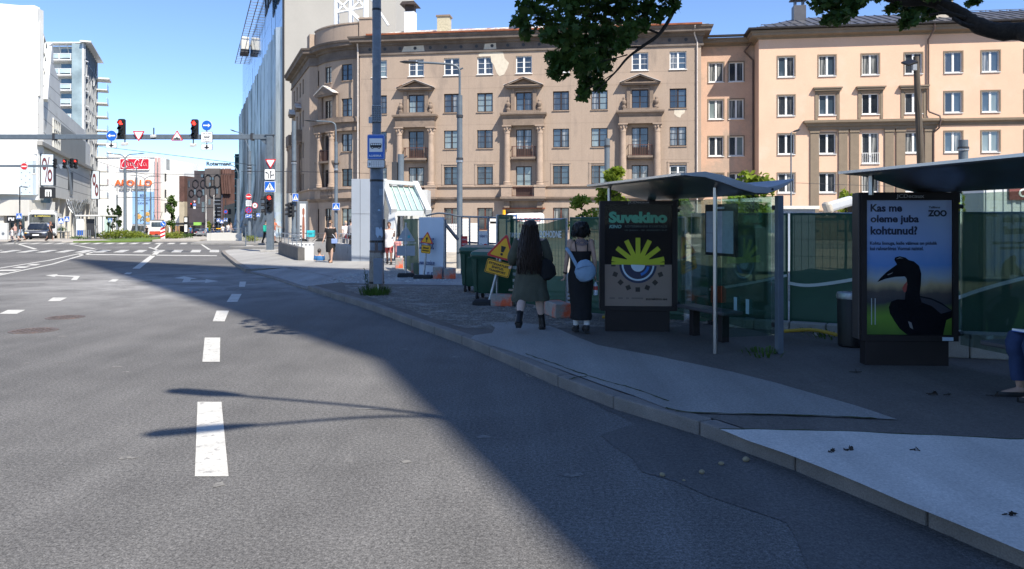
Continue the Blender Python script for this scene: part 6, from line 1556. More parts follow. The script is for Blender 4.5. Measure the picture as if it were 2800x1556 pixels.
for k in range(8): mk('printed_line', MB().bx(.22,.40,-.112,-.106,1.08-k*.13,1.14-k*.13), NETW, f1)
fpanel('narrow netted fence panel turned sideways right beside the bins', (-.32,15.5), (.0,15.95), 1.8, wires=False)
f2 = fpanel('netted fence panel behind the left poster case', (1.06,14.1), (2.9,12.75), 1.74, netmat=NETA)
f3 = fpanel('netted fence panel seen through the glass of the left bus shelter', (2.95,12.7), (4.45,12.35), 1.80, netmat=NETA)
f4 = fpanel('netted fence panel between the two bus shelters with a white printed curve', (4.46,12.34), (6.05,11.0), 1.80)
f5 = fpanel('netted fence panel right of the big bird poster', (6.1,10.95), (8.4,9.9), 1.80)
fpanel('netted fence panel at the right edge of the picture', (8.45,9.85), (10.9,8.9), 1.80)
def band(o, pts, w=.05):
    q = smooth_path([(x,0,z) for x,z in pts],6); m = MB(); v = []
    for i,p in enumerate(q):
        d = (q[min(i+1,len(q)-1)]-q[max(i-1,0)]).normalized(); n = Vector((-d.z,0,d.x))*w/2; v += [(p.x-n.x,-.11,p.z-n.z),(p.x+n.x,-.11,p.z+n.z)]
    m.add(v,[(2*i,2*i+2,2*i+3,2*i+1) for i in range(len(q)-1)]); mk('white_curve', m, NETW, o)
band(f4, [(.02,.68),(.35,.66),(.9,.76),(1.5,.92),(2.0,1.1)]); band(f5, [(.02,.5),(.5,.72),(1.1,.92),(1.8,1.05),(2.4,1.1)]); band(f3, [(.3,.55),(.9,.66),(1.5,.8)], .04); band(f2, [(1.4,.9),(1.9,1.0),(2.2,1.02)], .035)
# banner fence at the site gate
BANN = M('white_banner_cloth', (.58,.64,.70), .7, var=.05, vs_=1.5)
o = fpanel('white advertising banner on a fence panel with dark blue lettering, left of the gate', (XU(1147,22.95),22.95), (XU(1216,22.4),22.4), 1.76, z=.15, netmat=BANN, cat='banner', grp=None, wires=False, name='banner_panel')
NAVY = M('banner_navy', (.03,.05,.16), .6)
text('ESTCONDE', NAVY, o, .36, .98, .56, .34, -.10, bold=.01); text('www.estconde.ee', NAVY, o, .37, .42, .60, .15, -.10); text('g g', NAVY, o, .5, .10, .24, .09, -.10)
fpanel('dark green netted fence panel in the shade left of the white banner', (XU(1108,26.5),26.5), (XU(1148,23.1),23.1), 1.72, z=.15)
# steel gate frame with boards
gt = thing('site_gate', 'grey steel site gate with curved top rail and vertical bars behind the bins', 'gate', (XU(1217,22.5),22.5,.12))
b = wpos(gt)
def gp(u,v,Y): return P(u,v,Y)-b
mk('gate_post', MB().bar(gp(1217,765,22.5),gp(1217,600,22.5),.07), STEEL, gt)
mk('top_rail', MB().tube(smooth_path([gp(1165,590,25),gp(1200,583,24.5),gp(1240,588,24),gp(1262,592,24),gp(1390,596,22)],5),.03,8), STEEL, gt, smooth=True)
mk('mid_rail', MB().bar(gp(1262,662,24),gp(1390,668,22),.05), STEEL, gt)
for k,u in enumerate((1262,1284,1308,1335,1362)): mk('gate_bar', MB().bar(gp(u,592+.03*k,24-.45*k),gp(u,765-2*k,24-.45*k),.055), STEEL, gt)
mk('brace', MB().bar(gp(1217,612,22.5),gp(1252,655,23),.07), STEEL, gt)
m = MB()
for k in range(14): u = 1168+k*6; m.bar(gp(u,590,25),gp(u,630,25),.012)
mk('thin_bar', m, STEEL, gt)['kind'] = 'stuff'
WB = M('white_board', (.72,.70,.66), .6, var=.06, vs_=2)
hd = thing('white_hoarding', 'white boarded hoarding of stacked planks behind the site gate', 'hoarding', (XU(1290,30),30,.12))
for i,(u0,u1,v0,v1) in enumerate(((1215,1258,612,690),(1262,1283,598,664),(1286,1307,610,662),(1336,1366,606,664),(1340,1410,592,612))):
    A,B = P(u0,v1,30),P(u1,v0,30); n = max(3,int((B.z-A.z)/.11)); dz_ = (B.z-A.z)/n
    for k in range(n): mk('plank', MB().bx(A.x,B.x,29.95,30.0,A.z+k*dz_+.008,A.z+(k+1)*dz_), WB, hd, w=True)
o = thing('gate_notice', 'white gate notice board with speed limit and red no entry discs', 'notice', P(1321,661,22.6), R(-6)); plate(o, rrect(.26,.62,.01), WB)
text('VÄRAV 3', NAVY, o, 0, .17, .21, .10, -.004, bold=.01); lay(o, 'black_ring', circ(.062,18,-.06,-.12), BLACK, -.002); lay(o, 'white_disc', circ(.052,18,-.06,-.12), WHITE, -.009); text('10', BLACK, o, -.06, -.12, .06, .06, -.016); lay(o, 'red_disc', circ(.062,18,.068,-.12), SIGNRED, -.002); lay(o, 'white_bar', rrect(.085,.02,.002,.068,-.12), WHITE, -.009)
o = thing('red_notice', 'red notice board with white lettering on the gate left of the bins', 'notice', P(1270,662,23.0), R(-6)); plate(o, rrect(.18,.36,.01), SIGNRED); text('VÕÕRASTEL', WHITE, o, 0, .08, .15, .05, -.003); text('KEELATUD', WHITE, o, 0, -.06, .14, .05, -.003)
# things standing on the building site
o = thing('site_van', 'white van with red lettering parked behind the green fence', 'van', (XU(1425,36),36,.12))
m = MB(); m.prism([(-1.3,.4),(1.05,.4),(1.05,1.95),(.95,2.05),(-.6,2.02),(-1.3,1.45)],-.8,.8); mk('body', m, WHITE, o, bev=.06); text('JA TOOD', M('faded_red_print', (.55,.16,.14), .6), o, .35, 1.72, 1.1, .2, -.83, bold=.02); text('EHITUS', MATS['faded_red_print'], o, .35, 1.48, .9, .12, -.83)
mk('windscreen', MB().add([(-1.28,-.7,1.5),(-1.28,.7,1.5),(-.66,.7,2.0),(-.66,-.7,2.0)],[(0,1,2,3)]).xf(Matrix.Translation((-.03,0,.02))), PANES[0], o)
for x in (-.8,.6): mk('wheel', MB().lathe([(.2,-.1),(.33,-.1),(.33,.1),(.2,.1)],(0,0,0),14).xf(Matrix.Translation((x,-.75,.33)) @ Matrix.Rotation(R(90),4,'X')), RUBBER, o)
o = thing('site_container', 'white corrugated container with red lettered board at the right edge behind the fence', 'container', (XU(2790,21),21,.12))
m = MB(); m.bx(-1.0,3.4,0,2.2,.1,2.75); mk('wall', m, M('container_white', (.55,.57,.57), .6, var=.06), o)
for k in range(18): mk('corrugation', MB().bx(-.95+k*.24,-.87+k*.24,-.03,0,.2,2.65), MATS['container_white'], o)
mk('board', MB().bx(-.35,1.6,-.08,-.04,2.25,2.62), M('board_dark_red', (.16,.05,.045), .6), o); text('CRAMO', WHITE, o, .55, 2.44, 1.3, .24, -.085, bold=.02)
o = thing('site_cabin', 'low grey-white site cabin roof showing above the fence between the shelters', 'cabin', (XU(2150,24),24,.12)); m = MB(); m.bx(-1.0,.9,0,2,.1,2.05); mk('wall', m, M('cabin_blue_grey', (.27,.33,.42), .6, var=.08), o); mk('roof', MB().bx(-1.1,1.0,-.1,2.1,2.05,2.15), OFFWH, o)
o = thing('telescopic_boom', 'white rounded machine boom with black end rising behind the fence by the bird poster', 'boom lift', (XU(2300,26),26,.12)); b = wpos(o)
mk('boom', MB().bar(P(2262,568,26)-b,P(2330,548,26)-b,.34), M('boom_white', (.5,.52,.55), .4), o, bev=.08); mk('boom_end', MB().bar(P(2254,572,25.9)-b,P(2272,565,25.9)-b,.42), M('boom_beige', (.42,.38,.32), .5), o, bev=.1); mk('mast', MB().bar((.9,.4,.0),P(2330,556,26.2)-b,.25), BLACK, o)
o = thing('yellow_beacon', 'yellow lamp on a blue steel frame rising over the green fence by the gate', 'beacon', (XU(1390,26),26,.12)); b = wpos(o); mk('lamp', MB().cyl(P(1378,588,26)-b,P(1378,574,26)-b,.06,.05,n=10), SIGNYEL, o)
for u in (1385,1412): mk('frame_leg', MB().bar((0+XU(u,26)-b.x,0,0),P(u,586,26)-b,.05), M('steel_blue', (.06,.12,.28), .5), o)
mk('frame_rail', MB().bar(P(1383,590,26)-b,P(1414,590,26)-b,.06).bar(P(1383,606,26)-b,P(1414,600,26)-b,.06), MATS['steel_blue'], o)
# pile of earth, planks and a long pale hose behind the fence
for i,(x,y,rx,ry,rz_) in enumerate(((3.4,18.5,2.6,1.4,.8),(7.5,17,2.4,1.5,.7),(12,15,3,1.6,.8))):
    m = MB().ell((0,0,0),(rx,ry,rz_),22,10); m.v = [(a*(1+.12*noise.noise((a,b_,i))),b_*(1+.12*noise.noise((b_,c,i))),c*(1+.25*noise.noise((a*2,b_*2,c+i)))) for a,b_,c in m.v]
    o = mk('earth_heap', m, MATS['site_earth'], None, smooth=True); o.location = (x,y,.05); tag(o, ['heap of pale earth behind the left poster case, seen through the netting','heap of pale earth behind the fence between the shelters','heap of earth behind the fence right of the bird poster'][i], 'earth heap', 'earth heaps on the site')
rr = random.Random(11)
WOODP = M('raw_plank_wood', (.32,.25,.17), .85, var=.25, vs_=2, stretch=(1,6,6))
for i in range(9):
    o = mk('plank', MB().bx(-rr.uniform(.6,1.3),rr.uniform(.6,1.3),-.06,.06,0,.03), WOODP); o.location = (rr.uniform(1.2,4.5),rr.uniform(14.5,16.5),.16+.03*i); o.rotation_euler = (0,R(rr.uniform(-2,2)),rr.uniform(-.5,.4)); tag(o, 'loose raw plank in the jumble behind the green fence near the left poster case', 'plank', 'loose planks behind the fence')
def lowwall(label, a, b_, h, d, mat, n):
    a = Vector(a); b_ = Vector(b_); o = thing('low_block_wall', label, 'low wall', (a.x,a.y,.12), math.atan2((b_-a).y,(b_-a).x)); L_ = (b_-a).length/n
    for k in range(n): mk('block', MB().bx(k*L_+.006,(k+1)*L_-.006,0,d,0,h*rr.uniform(.97,1.03)), mat, o, bev=.015)
lowwall('row of grey concrete blocks at the foot of the fence right of the bird poster', (4.92,9.55), (7.6,8.85), .30, .3, CONC, 4)
lowwall('row of dark kerb blocks under the fence between the two shelters', (3.3,12.2), (5.6,10.95), .14, .2, CONC, 5)
o = tag(mk('yellow_hose', MB().tube(smooth_path([(3.9,11.0,.22),(4.25,10.75,.27),(4.6,10.4,.2),(4.75,10.2,.15)],6),.025,8), M('yellow_plastic', (.42,.27,.03), .5)), 'yellow plastic hose curving along the ground left of the bird poster', 'hose')
o = tag(mk('yellow_hose', MB().tube(smooth_path([(1.55,13.1,.16),(1.75,12.95,.17),(2.3,12.6,.2),(2.5,12.3,.15)],6),.028,8), MATS['yellow_plastic']), 'yellow hose end lying under the fence behind the left poster case', 'hose')
o = thing('orange_barrier', 'orange plastic barrier foot behind the bench of the left shelter', 'barrier', (XU(1963,12.9)-.1,12.5,.12)); mk('panel', MB().bx(-.12,.12,-.03,.03,.35,.62), M('orange_plastic', (.55,.10,.04), .5), o, bev=.01); mk('post', MB().bx(-.09,-.03,-.04,.04,0,.36), MATS['orange_plastic'], o); mk('foot', MB().bx(-.15,.1,-.12,.12,0,.05), RUBBER, o)

# ------------------------------------------------------------------ poster cases, shelters and benches
CASE = M('dark_brown_metal', (.024,.020,.020), .5, var=.1, vs_=4, spec=.15); CASEB = M('brown_metal_side', (.06,.05,.046), .5, var=.1)
PGLASS = glassmat('poster_glass', (.97,.98,.97), .16, 1.0)
def case(name, label, x, y, rz, S_, cxp, base, ex):
    """poster case; ex = (left, right, top, bottom of case, inner left, right, top, bottom, foot left, right) in enlarged picture units"""
    o = thing(name, label, 'poster case', (x,y,.125), rz)
    fx = lambda p: (p-cxp)*S_; fz = lambda p: (base-p)*S_
    l,r,t,bt,il,ir,it,ib,fl,fr_ = ex
    m = MB(); m.bx(fx(l),fx(il),-.10,.10,fz(bt),fz(t)); m.bx(fx(ir),fx(r),-.10,.10,fz(bt),fz(t)); m.bx(fx(il),fx(ir),-.10,.10,fz(it),fz(t)); m.bx(fx(il),fx(ir),-.10,.10,fz(bt),fz(ib)); m.bx(fx(il),fx(ir),-.06,.10,fz(ib),fz(it)); mk('case', m, CASE, o)
    mk('side_profile', MB().bx(fx(l)-.02,fx(l),-.06,.13,fz(bt)+.01,fz(t)-.005), CASEB, o, bev=.005); mk('side_profile', MB().bx(fx(r),fx(r)+.02,-.06,.13,fz(bt)+.01,fz(t)-.005), CASEB, o, bev=.005)
    mk('foot', MB().bx(fx(fl),fx(fr_),-.085,.085,-.02,fz(bt)), CASE, o, bev=.008)
    mk('glass_door', MB().add([(fx(il),-.088,fz(ib)),(fx(ir),-.088,fz(ib)),(fx(ir),-.088,fz(it)),(fx(il),-.088,fz(it))],[(0,1,2,3)]), PGLASS, o)
    return o, fx, fz
o, fx, fz = case('poster_case', 'dark poster case with yellow sun and blue eye poster at the left bus shelter', 1.93, 11.76, R(-4), 11.76/F/3.77, 400, 1372, (15,785,40,1165,55,740,75,1120,62,715))
lt = text('JCDecaux', M('case_lettering', (.30,.29,.28), .5), o, 0, fz(57), fx(498)-fx(280), fz(42)-fz(75), -.103, bold=.01)
pt = mk('poster', MB().bx(fx(57),fx(738),-.066,-.0615,fz(1118),fz(77)), M('poster_black', (.004,.005,.008), .6, spec=.1), o)
def pl(mat, pts, lev, name='printed_shape'): return mk(name, MB().prism([(fx(a),fz(b_)) for a,b_ in pts], -.0665-.0012*lev, -.066-.0012*(lev-1)), mat, pt)
TAN = M('poster_tan', (.27,.20,.16), .7, var=.03); LIME = M('poster_lime', (.46,.52,.02), .6); PNAVY = M('poster_dark_blue', (.012,.022,.07), .6); PBLUE = M('poster_bright_blue', (.015,.16,.55), .6); PPALE = M('poster_pale_blue', (.55,.68,.78), .6); PGRN = M('poster_green', (.04,.34,.23), .6)
pl(TAN, [(57,1118),(738,1118),(738,692),(57,692)], 1)
for a in range(7):
    ang = R(12+26*a); c,s_ = math.cos(ang),math.sin(ang); L2 = 272; w = 24
    pl(LIME, [(395+c*60+s_*w,690-s_*60+c*w),(395+c*L2+s_*w,690-s_*L2+c*w),(395+c*L2-s_*w,690-s_*L2-c*w),(395+c*60-s_*w,690-s_*60-c*w)], 2+a*.25, 'sun_ray')
pl(LIME, [(395+130*math.cos(R(a)),690-110*math.sin(R(a))) for a in range(0,181,10)], 4.2, 'sun'); pl(LIME, [(125,693),(663,693),(663,668),(125,668)], 4.6, 'sun_ray')
def half(r, cx_=395, cy_=693): return [(cx_-r*math.cos(R(a)),cy_+r*math.sin(R(a))) for a in range(0,181,8)]
pl(PNAVY, half(190), 2, 'eye'); pl(PPALE, half(166), 3, 'eye_ring'); pl(PNAVY, half(148), 4, 'eye_iris'); pl(PPALE, half(72), 5, 'eye_pupil')
pl(PBLUE, [(395+85*0+118*math.cos(R(a)),693+118*math.sin(R(a))) for a in range(10,75,8)]+[(395+92*math.cos(R(a)),693+92*math.sin(R(a))) for a in range(74,9,-8)], 6, 'eye_glint')
for a in (0,22,45,67,90,113,135,158,180):
    q = R(a); cx_,cy_ = 393-248*math.cos(q),700+248*math.sin(q); h_ = 23; t2 = q
    if a in (0,180): pl(M('poster_ink', (.03,.022,.018), .6), [(cx_-22,712),(cx_+22,712),(cx_+22,694),(cx_-22,694)], 2, 'square_dot'); continue
    pl(MATS['poster_ink'] if 'poster_ink' in MATS else BLACK, [(cx_+h_*(math.cos(t2)*i-math.sin(t2)*j),cy_+h_*(math.sin(t2)*i+math.cos(t2)*j)) for i,j in ((-1,-1),(1,-1),(1,1),(-1,1))], 2, 'square_dot')
def ptext(s_, mat, x0, x1, y0, y1, bold=0.0, shear=0.0): return text(s_, mat, pt, (fx(x0)+fx(x1))/2, (fz(y0)+fz(y1))/2, fx(x1)-fx(x0), fz(y0)-fz(y1), -.0705, bold, shear, .003)
ptext('Suvekino', PGRN, 98, 692, 148, 266, .055); ptext('KINO', M('poster_pale_green', (.16,.38,.35), .6), 102, 228, 285, 320, .04, .2)
DIM = M('poster_dim_green', (.06,.10,.10), .6); ptext('ROTERMANNI KVARTALIS', DIM, 262, 690, 288, 313, .01); ptext('10. JUULI - 30. AUGUST, K-P', DIM, 262, 690, 332, 352, .01); ptext('suvekino.ee', MATS['poster_ink'], 475, 692, 1030, 1056, .03)
for a,b_ in ((105,160),(195,240),(275,302),(330,445)): pl(M('poster_faint', (.17,.13,.11), .7), [(a,1046),(b_,1046),(b_,1030),(a,1030)], 2, 'small_mark')
# second case with the bird poster
o, fx, fz = case('poster_case', 'dark poster case with a black hornbill poster at the right bus shelter', 4.62, 9.0, R(-3), 9.0/F/2.924, 512, 1397, (135,885,28,1205,178,845,88,1160,170,815))
text('JCDecaux', MATS['case_lettering'], o, 0, fz(62), fx(622)-fx(408), fz(42)-fz(80), -.103, bold=.01)
def skyposter():
    m = bpy.data.materials.new('poster_dusk_photo'); m.use_nodes = True; nt = m.node_tree; N = nt.nodes; L = nt.links; b_ = N['Principled BSDF']; b_.inputs['Roughness'].default_value = .6
    tc = N.new('ShaderNodeTexCoord'); sx = N.new('ShaderNodeSeparateXYZ'); L.new(tc.outputs['Generated'], sx.inputs[0])
    nz = N.new('ShaderNodeTexNoise'); nz.inputs['Scale'].default_value = 5; L.new(tc.outputs['Generated'], nz.inputs['Vector'])
    ad = N.new('ShaderNodeMath'); ad.operation = 'MULTIPLY_ADD'; L.new(nz.outputs[0], ad.inputs[0]); ad.inputs[1].default_value = .10; L.new(sx.outputs[2], ad.inputs[2])
    cr = N.new('ShaderNodeValToRGB'); L.new(ad.outputs[0], cr.inputs[0]); e = cr.color_ramp.elements
    stops = [(0.0,(.03,.075,.008)),(.18,(.09,.19,.015)),(.25,(.06,.10,.02)),(.29,(.02,.02,.03)),(.36,(.05,.04,.04)),(.42,(.28,.22,.13)),(.48,(.22,.27,.33)),(.58,(.08,.19,.46)),(.72,(.17,.26,.50)),(1.0,(.26,.33,.52))]
    while len(e) > 1: e.remove(e[-1])
    e[0].position = stops[0][0]; e[0].color = (*stops[0][1],1)
    for p_,c in stops[1:]: q = e.new(p_); q.color = (*[min(1,x*1.35) for x in c],1)
    L.new(cr.outputs[0], b_.inputs['Base Color']); return m
pt = mk('poster', MB().bx(fx(180),fx(843),-.066,-.0615,fz(1158),fz(90)), skyposter(), o)
BIRD = M('poster_bird_black', (.004,.0045,.008), .6, var=.4, vs_=30, spec=.1)
pl(BIRD, [(268,740),(290,710),(340,660),(400,615),(420,600),(400,565),(405,545),(440,535),(485,545),(510,565),(550,575),(590,610),(608,670),(605,760),(595,830),(600,850),(560,880),(480,880),(485,830),(500,760),(495,715),(480,695),(400,700),(330,715)], 1, 'bird_head')
pl(BIRD, [(356,940),(375,895),(420,878),(520,880),(600,850),(680,865),(760,900),(842,960),(842,1020),(800,1040),(775,1158),(500,1158),(440,1110),(400,1050),(365,990)], 2, 'bird_body')
pl(M('poster_feather', (.03,.03,.045), .6), [(600,860),(690,880),(770,920),(842,965),(760,990),(690,930),(610,900)], 3, 'bird_wing'); pl(M('poster_wattle_red', (.32,.06,.05), .6), [(497,735),(475,760),(460,790),(475,822),(490,815),(496,780)], 3, 'bird_throat'); pl(M('poster_grey', (.2,.2,.22), .6), [(345,680),(388,662),(380,672),(350,686)], 3, 'beak_glint'); pl(MATS['poster_grey'], [(410,560),(440,543),(470,552),(440,552)], 3, 'beak_glint'); pl(MATS['poster_grey'], [(505,1050),(530,1060),(545,1115),(520,1100)], 3, 'wing_mark')
INK = M('poster_ink_blue', (.012,.02,.06), .6)
ptext('Kas me', INK, 214, 458, 120, 182, .03); ptext('oleme juba', INK, 214, 588, 208, 285, .03); ptext('kohtunud?', INK, 214, 576, 296, 364, .03); ptext('ZOO', INK, 658, 803, 168, 220, .05); ptext('Tallinna', INK, 664, 752, 138, 155, .01)
ptext('Kohtu linnuga, kelle välimus on pidulik', INK, 210, 730, 418, 452, .012); ptext('kui rahvarõivas Vormsi naistel.', INK, 210, 624, 458, 488, .012)
for x in (222,250): pl(M('poster_white_mark', (.42,.46,.48), .6), [(x-3,1080),(x+3,1080),(x+3,870),(x-3,870)], 2, 'small_mark')
mk('label', MB().bx(fx(758),fx(842),-.106,-.101,fz(1200),fz(1172)), MATS['torn_paper'], o)

ROOFM = M('shelter_roof_metal', (.30,.32,.34), .4, metal=.25, var=.08, vs_=3); ROOFU = M('shelter_soffit', (.17,.18,.19), .30, metal=.75, var=.15, vs_=2); INOX = M('stainless_post', (.42,.42,.42), .3, metal=.9, var=.05)
SGL = glassmat('shelter_glass', (.84,.95,.91), .55, .96)
def shelter(label, loc, rz, full=True, L_=3.15, W2=1.53):
    o = thing('bus_shelter', label, 'bus shelter', loc, rz, 'bus shelters'); prof = [(0,2.25),(.06,2.255),(.2,2.275),(.35,2.235),(.5,2.17),(.65,2.11),(.76,2.095),(.86,2.125),(.94,2.165),(1,2.205)]
    def th(s_): return .018+.08*math.sin(math.pi*min(1,s_*1.0))**.8
    top = [(s_*W2,z) for s_,z in prof]; bot = [(s_*W2,z-th(s_)) for s_,z in prof]
    poly = top+bot[::-1]; m = MB(); m.prism(poly, -L_, 0); mk('roof', m, ROOFM, o, bev=.006)
    m = MB(); n = len(bot); m.add([(x,-L_+.05,z-.006) for x,z in bot[1:-1]]+[(x,-.05,z-.006) for x,z in bot[1:-1]],[(k,k+1,n-2+k+1,n-2+k) for k in range(n-3)]); mk('soffit', m, ROOFU, o, smooth=True)
    m = MB(); m.bx(-.02,.03,-L_,0,2.225,2.255); mk('gutter_edge', m, INOX, o)
    mk('front_post', MB().cyl((.667,-2.75,0),(.667,-2.75,2.1),.026,n=12), INOX, o, smooth=True)
    mk('rear_post', MB().bx(1.41,1.49,-3.0,-2.92,0,2.0), GREYP, o, bev=.008); mk('rear_post', MB().bx(1.40,1.48,-.2,-.12,1.9,2.03), CASE, o)
    mk('head_post', MB().cyl((.30,-.15,1.98),(.30,-.15,2.2),.03,n=10), INOX, o); mk('head_post', MB().bx(.98,1.08,-.18,-.08,1.95,2.06), CASE, o)
    mk('end_glass', MB().bx(.70,1.40,-2.87,-2.86,.22,2.0), SGL, o)
    for k in range(2): mk('rear_glass', MB().bx(1.45,1.46,-2.9+k*1.36,-2.9+k*1.36+1.33,.22,2.0), SGL, o)
    for z in (.35,1.85):
        for y in (-2.85,-1.55,-.2): mk('glass_clamp', MB().cyl((1.43,y,z),(1.48,y,z),.03,n=8), BLACK, o)
    if full:
        f = mk('timetable_frame', MB().bx(1.395,1.44,-2.02,-1.20,1.18,1.92), BLACK, o); mk('timetable_paper', MB().bx(1.388,1.394,-1.98,-1.24,1.22,1.82), M('timetable_paper', (.30,.36,.42), .7, var=.12, vs_=12), f)
        for y0,y1,z0,z1 in ((-1.98,-1.24,1.82,1.825),(-1.45,-1.445,1.22,1.82),(-1.45,-1.24,1.5,1.505)): mk('timetable_line', MB().bx(1.384,1.387,y0,y1,z0,z1), DARK, f)
        mk('timetable_heading', MB().bx(1.384,1.387,-1.75,-1.55,1.85,1.88), MATS['torn_paper'], f)
        mk('roof_bolt', MB().cyl((W2*.8,-L_-.01,2.07),(W2*.8,-L_+.01,2.07),.015,n=8), BLACK, o)
        for y in (-2.3,-2.0): mk('paper_strip', MB().bx(1.435,1.438,y,y+.08,.42,.62), MATS['torn_paper'], o)
    return o
shelter('left bus shelter with wavy grey roof, glass walls and timetable', (1.21,12.2,.12), R(15.1))
shelter('right bus shelter with wavy roof running out of the picture', (3.82,8.95,.12), R(12), False, 4.3)
def bench(label, a, b_, d=.38, zs=.44):
    a = Vector(a); b_ = Vector(b_); o = thing('bench', label, 'bench', (a.x,a.y,.12), math.atan2((b_-a).y,(b_-a).x), 'benches in the shelters'); L_ = (b_-a).length
    mk('seat', MB().bx(0,L_,-d/2,d/2,zs-.05,zs), M('bench_dark_wood', (.055,.055,.06), .45, var=.2, vs_=3, stretch=(1,8,8)), o, bev=.012)
    for x in (L_*.2,L_*.8): mk('leg', MB().bx(x-.05,x+.05,-.06,.06,0,zs-.05), CASE, o, bev=.008)
bench('dark bench behind the glass of the left shelter', (2.60,11.5), (3.02,10.45), .32)
bench('dark bench at the right edge on which a person in jeans sits', (5.05,8.05), (5.75,5.9))
o = thing('litter_bin', 'black litter bin with metal rim half hidden left of the bird poster', 'litter bin', (4.55,10.3,.12)); mk('body', MB().lathe([(.15,0),(.17,.02),(.18,.66),(.17,.68)],(0,0,0),20), BLACK, o, smooth=True); mk('rim', MB().lathe([(.185,.64),(.19,.68),(.18,.72),(.12,.73),(.12,.66)],(0,0,0),20), GALV, o, smooth=True)
# ------------------------------------------------------------------ people
SKIN = M('skin', (.42,.27,.20), .55, var=.08, vs_=6, spec=.35); SKINP = M('pale_skin', (.50,.36,.30), .55, var=.08, vs_=6, spec=.35); SKINT = M('tanned_skin', (.33,.17,.115), .55, var=.08, vs_=6)
HAIRD = M('dark_brown_hair', (.024,.014,.010), .55, var=.35, vs_=9, stretch=(6,6,.6)); HAIRB = M('black_hair', (.008,.007,.007), .5, var=.3, vs_=9, stretch=(5,5,1)); HAIRM = M('brown_hair', (.07,.04,.025), .6, var=.3, vs_=8)
def cloth(name, c, var=.15): return M(name, c, .85, var=var, vs_=5, fine=.08, fs=120, bump=.3, bs=22)
def ring(c, rx, ry, n=16, rz=0.0, wav=0.0, k=5, ph=0.0, tilt=0.0):
    out = []
    for i in range(n):
        t = 2*math.pi*i/n; q = 1+wav*math.sin(k*t+ph)+wav*.6*math.sin((k*2+1)*t+ph*2)
        x,y = rx*math.cos(t)*q, ry*math.sin(t)*q
        out.append((c[0]+x*math.cos(rz)-y*math.sin(rz), c[1]+x*math.sin(rz)+y*math.cos(rz), c[2]+tilt*x))
    return out
def skeleton(H=1.68, legs=((20,25),(-14,12)), arms=((-18,15,8),(16,20,8)), lean=3, wide=1.0):
    """joints of a figure facing -y; legs: (thigh forward, knee bend) left, right; arms: (forward, elbow bend, outwards)"""
    s_ = H/1.70; J = {}; hz = .90*s_
    def fwd(p, L_, a, out=0.0, sx=1): a = R(a); o = R(out); return p+Vector((sx*math.sin(o)*L_, -math.sin(a)*math.cos(o)*L_, -math.cos(a)*math.cos(o)*L_))
    J['pelvis'] = Vector((0,0,hz)); tl = R(lean); up_ = Vector((0,-math.sin(tl),math.cos(tl)))
    for nm,d in (('waist',.16),('chest',.36),('shoulder',.50),('neck',.56),('head',.69),('top',.80)): J[nm] = J['pelvis']+up_*d*s_
    for i,sx in enumerate((1,-1)):
        hip = Vector((sx*.088*s_*wide,0,hz-.02)); a,b_ = legs[i]; kn = fwd(hip,.42*s_,a); an = fwd(kn,.40*s_,a-b_)
        J['hip%d'%i],J['knee%d'%i],J['ankle%d'%i] = hip,kn,an; J['shin%d'%i] = a-b_
        sh = J['shoulder']+Vector((sx*.165*s_*wide,0,-.01)); a,b_,o = arms[i]; el = fwd(sh,.275*s_,a,o,sx); wr = fwd(el,.24*s_,a+b_,o*.4,sx)
        J['sho%d'%i],J['elb%d'%i],J['wri%d'%i] = sh,el,wr; J['hd%d'%i] = (wr-el).normalized()
    low = min(J['ankle0'].z-.07*s_*math.cos(R(J['shin0'])), J['ankle1'].z-.07*s_*math.cos(R(J['shin1'])))
    for k,v in J.items():
        if isinstance(v, Vector): v.z -= low-.012
    J['s'] = s_; J['up'] = up_; return J
def limb(mb, pts, rs, n=10): return mb.tube(pts, rs, n)
def ball(mb, c, r): return mb.ell(c, (r,r,r) if not isinstance(r, tuple) else r, 10, 7)
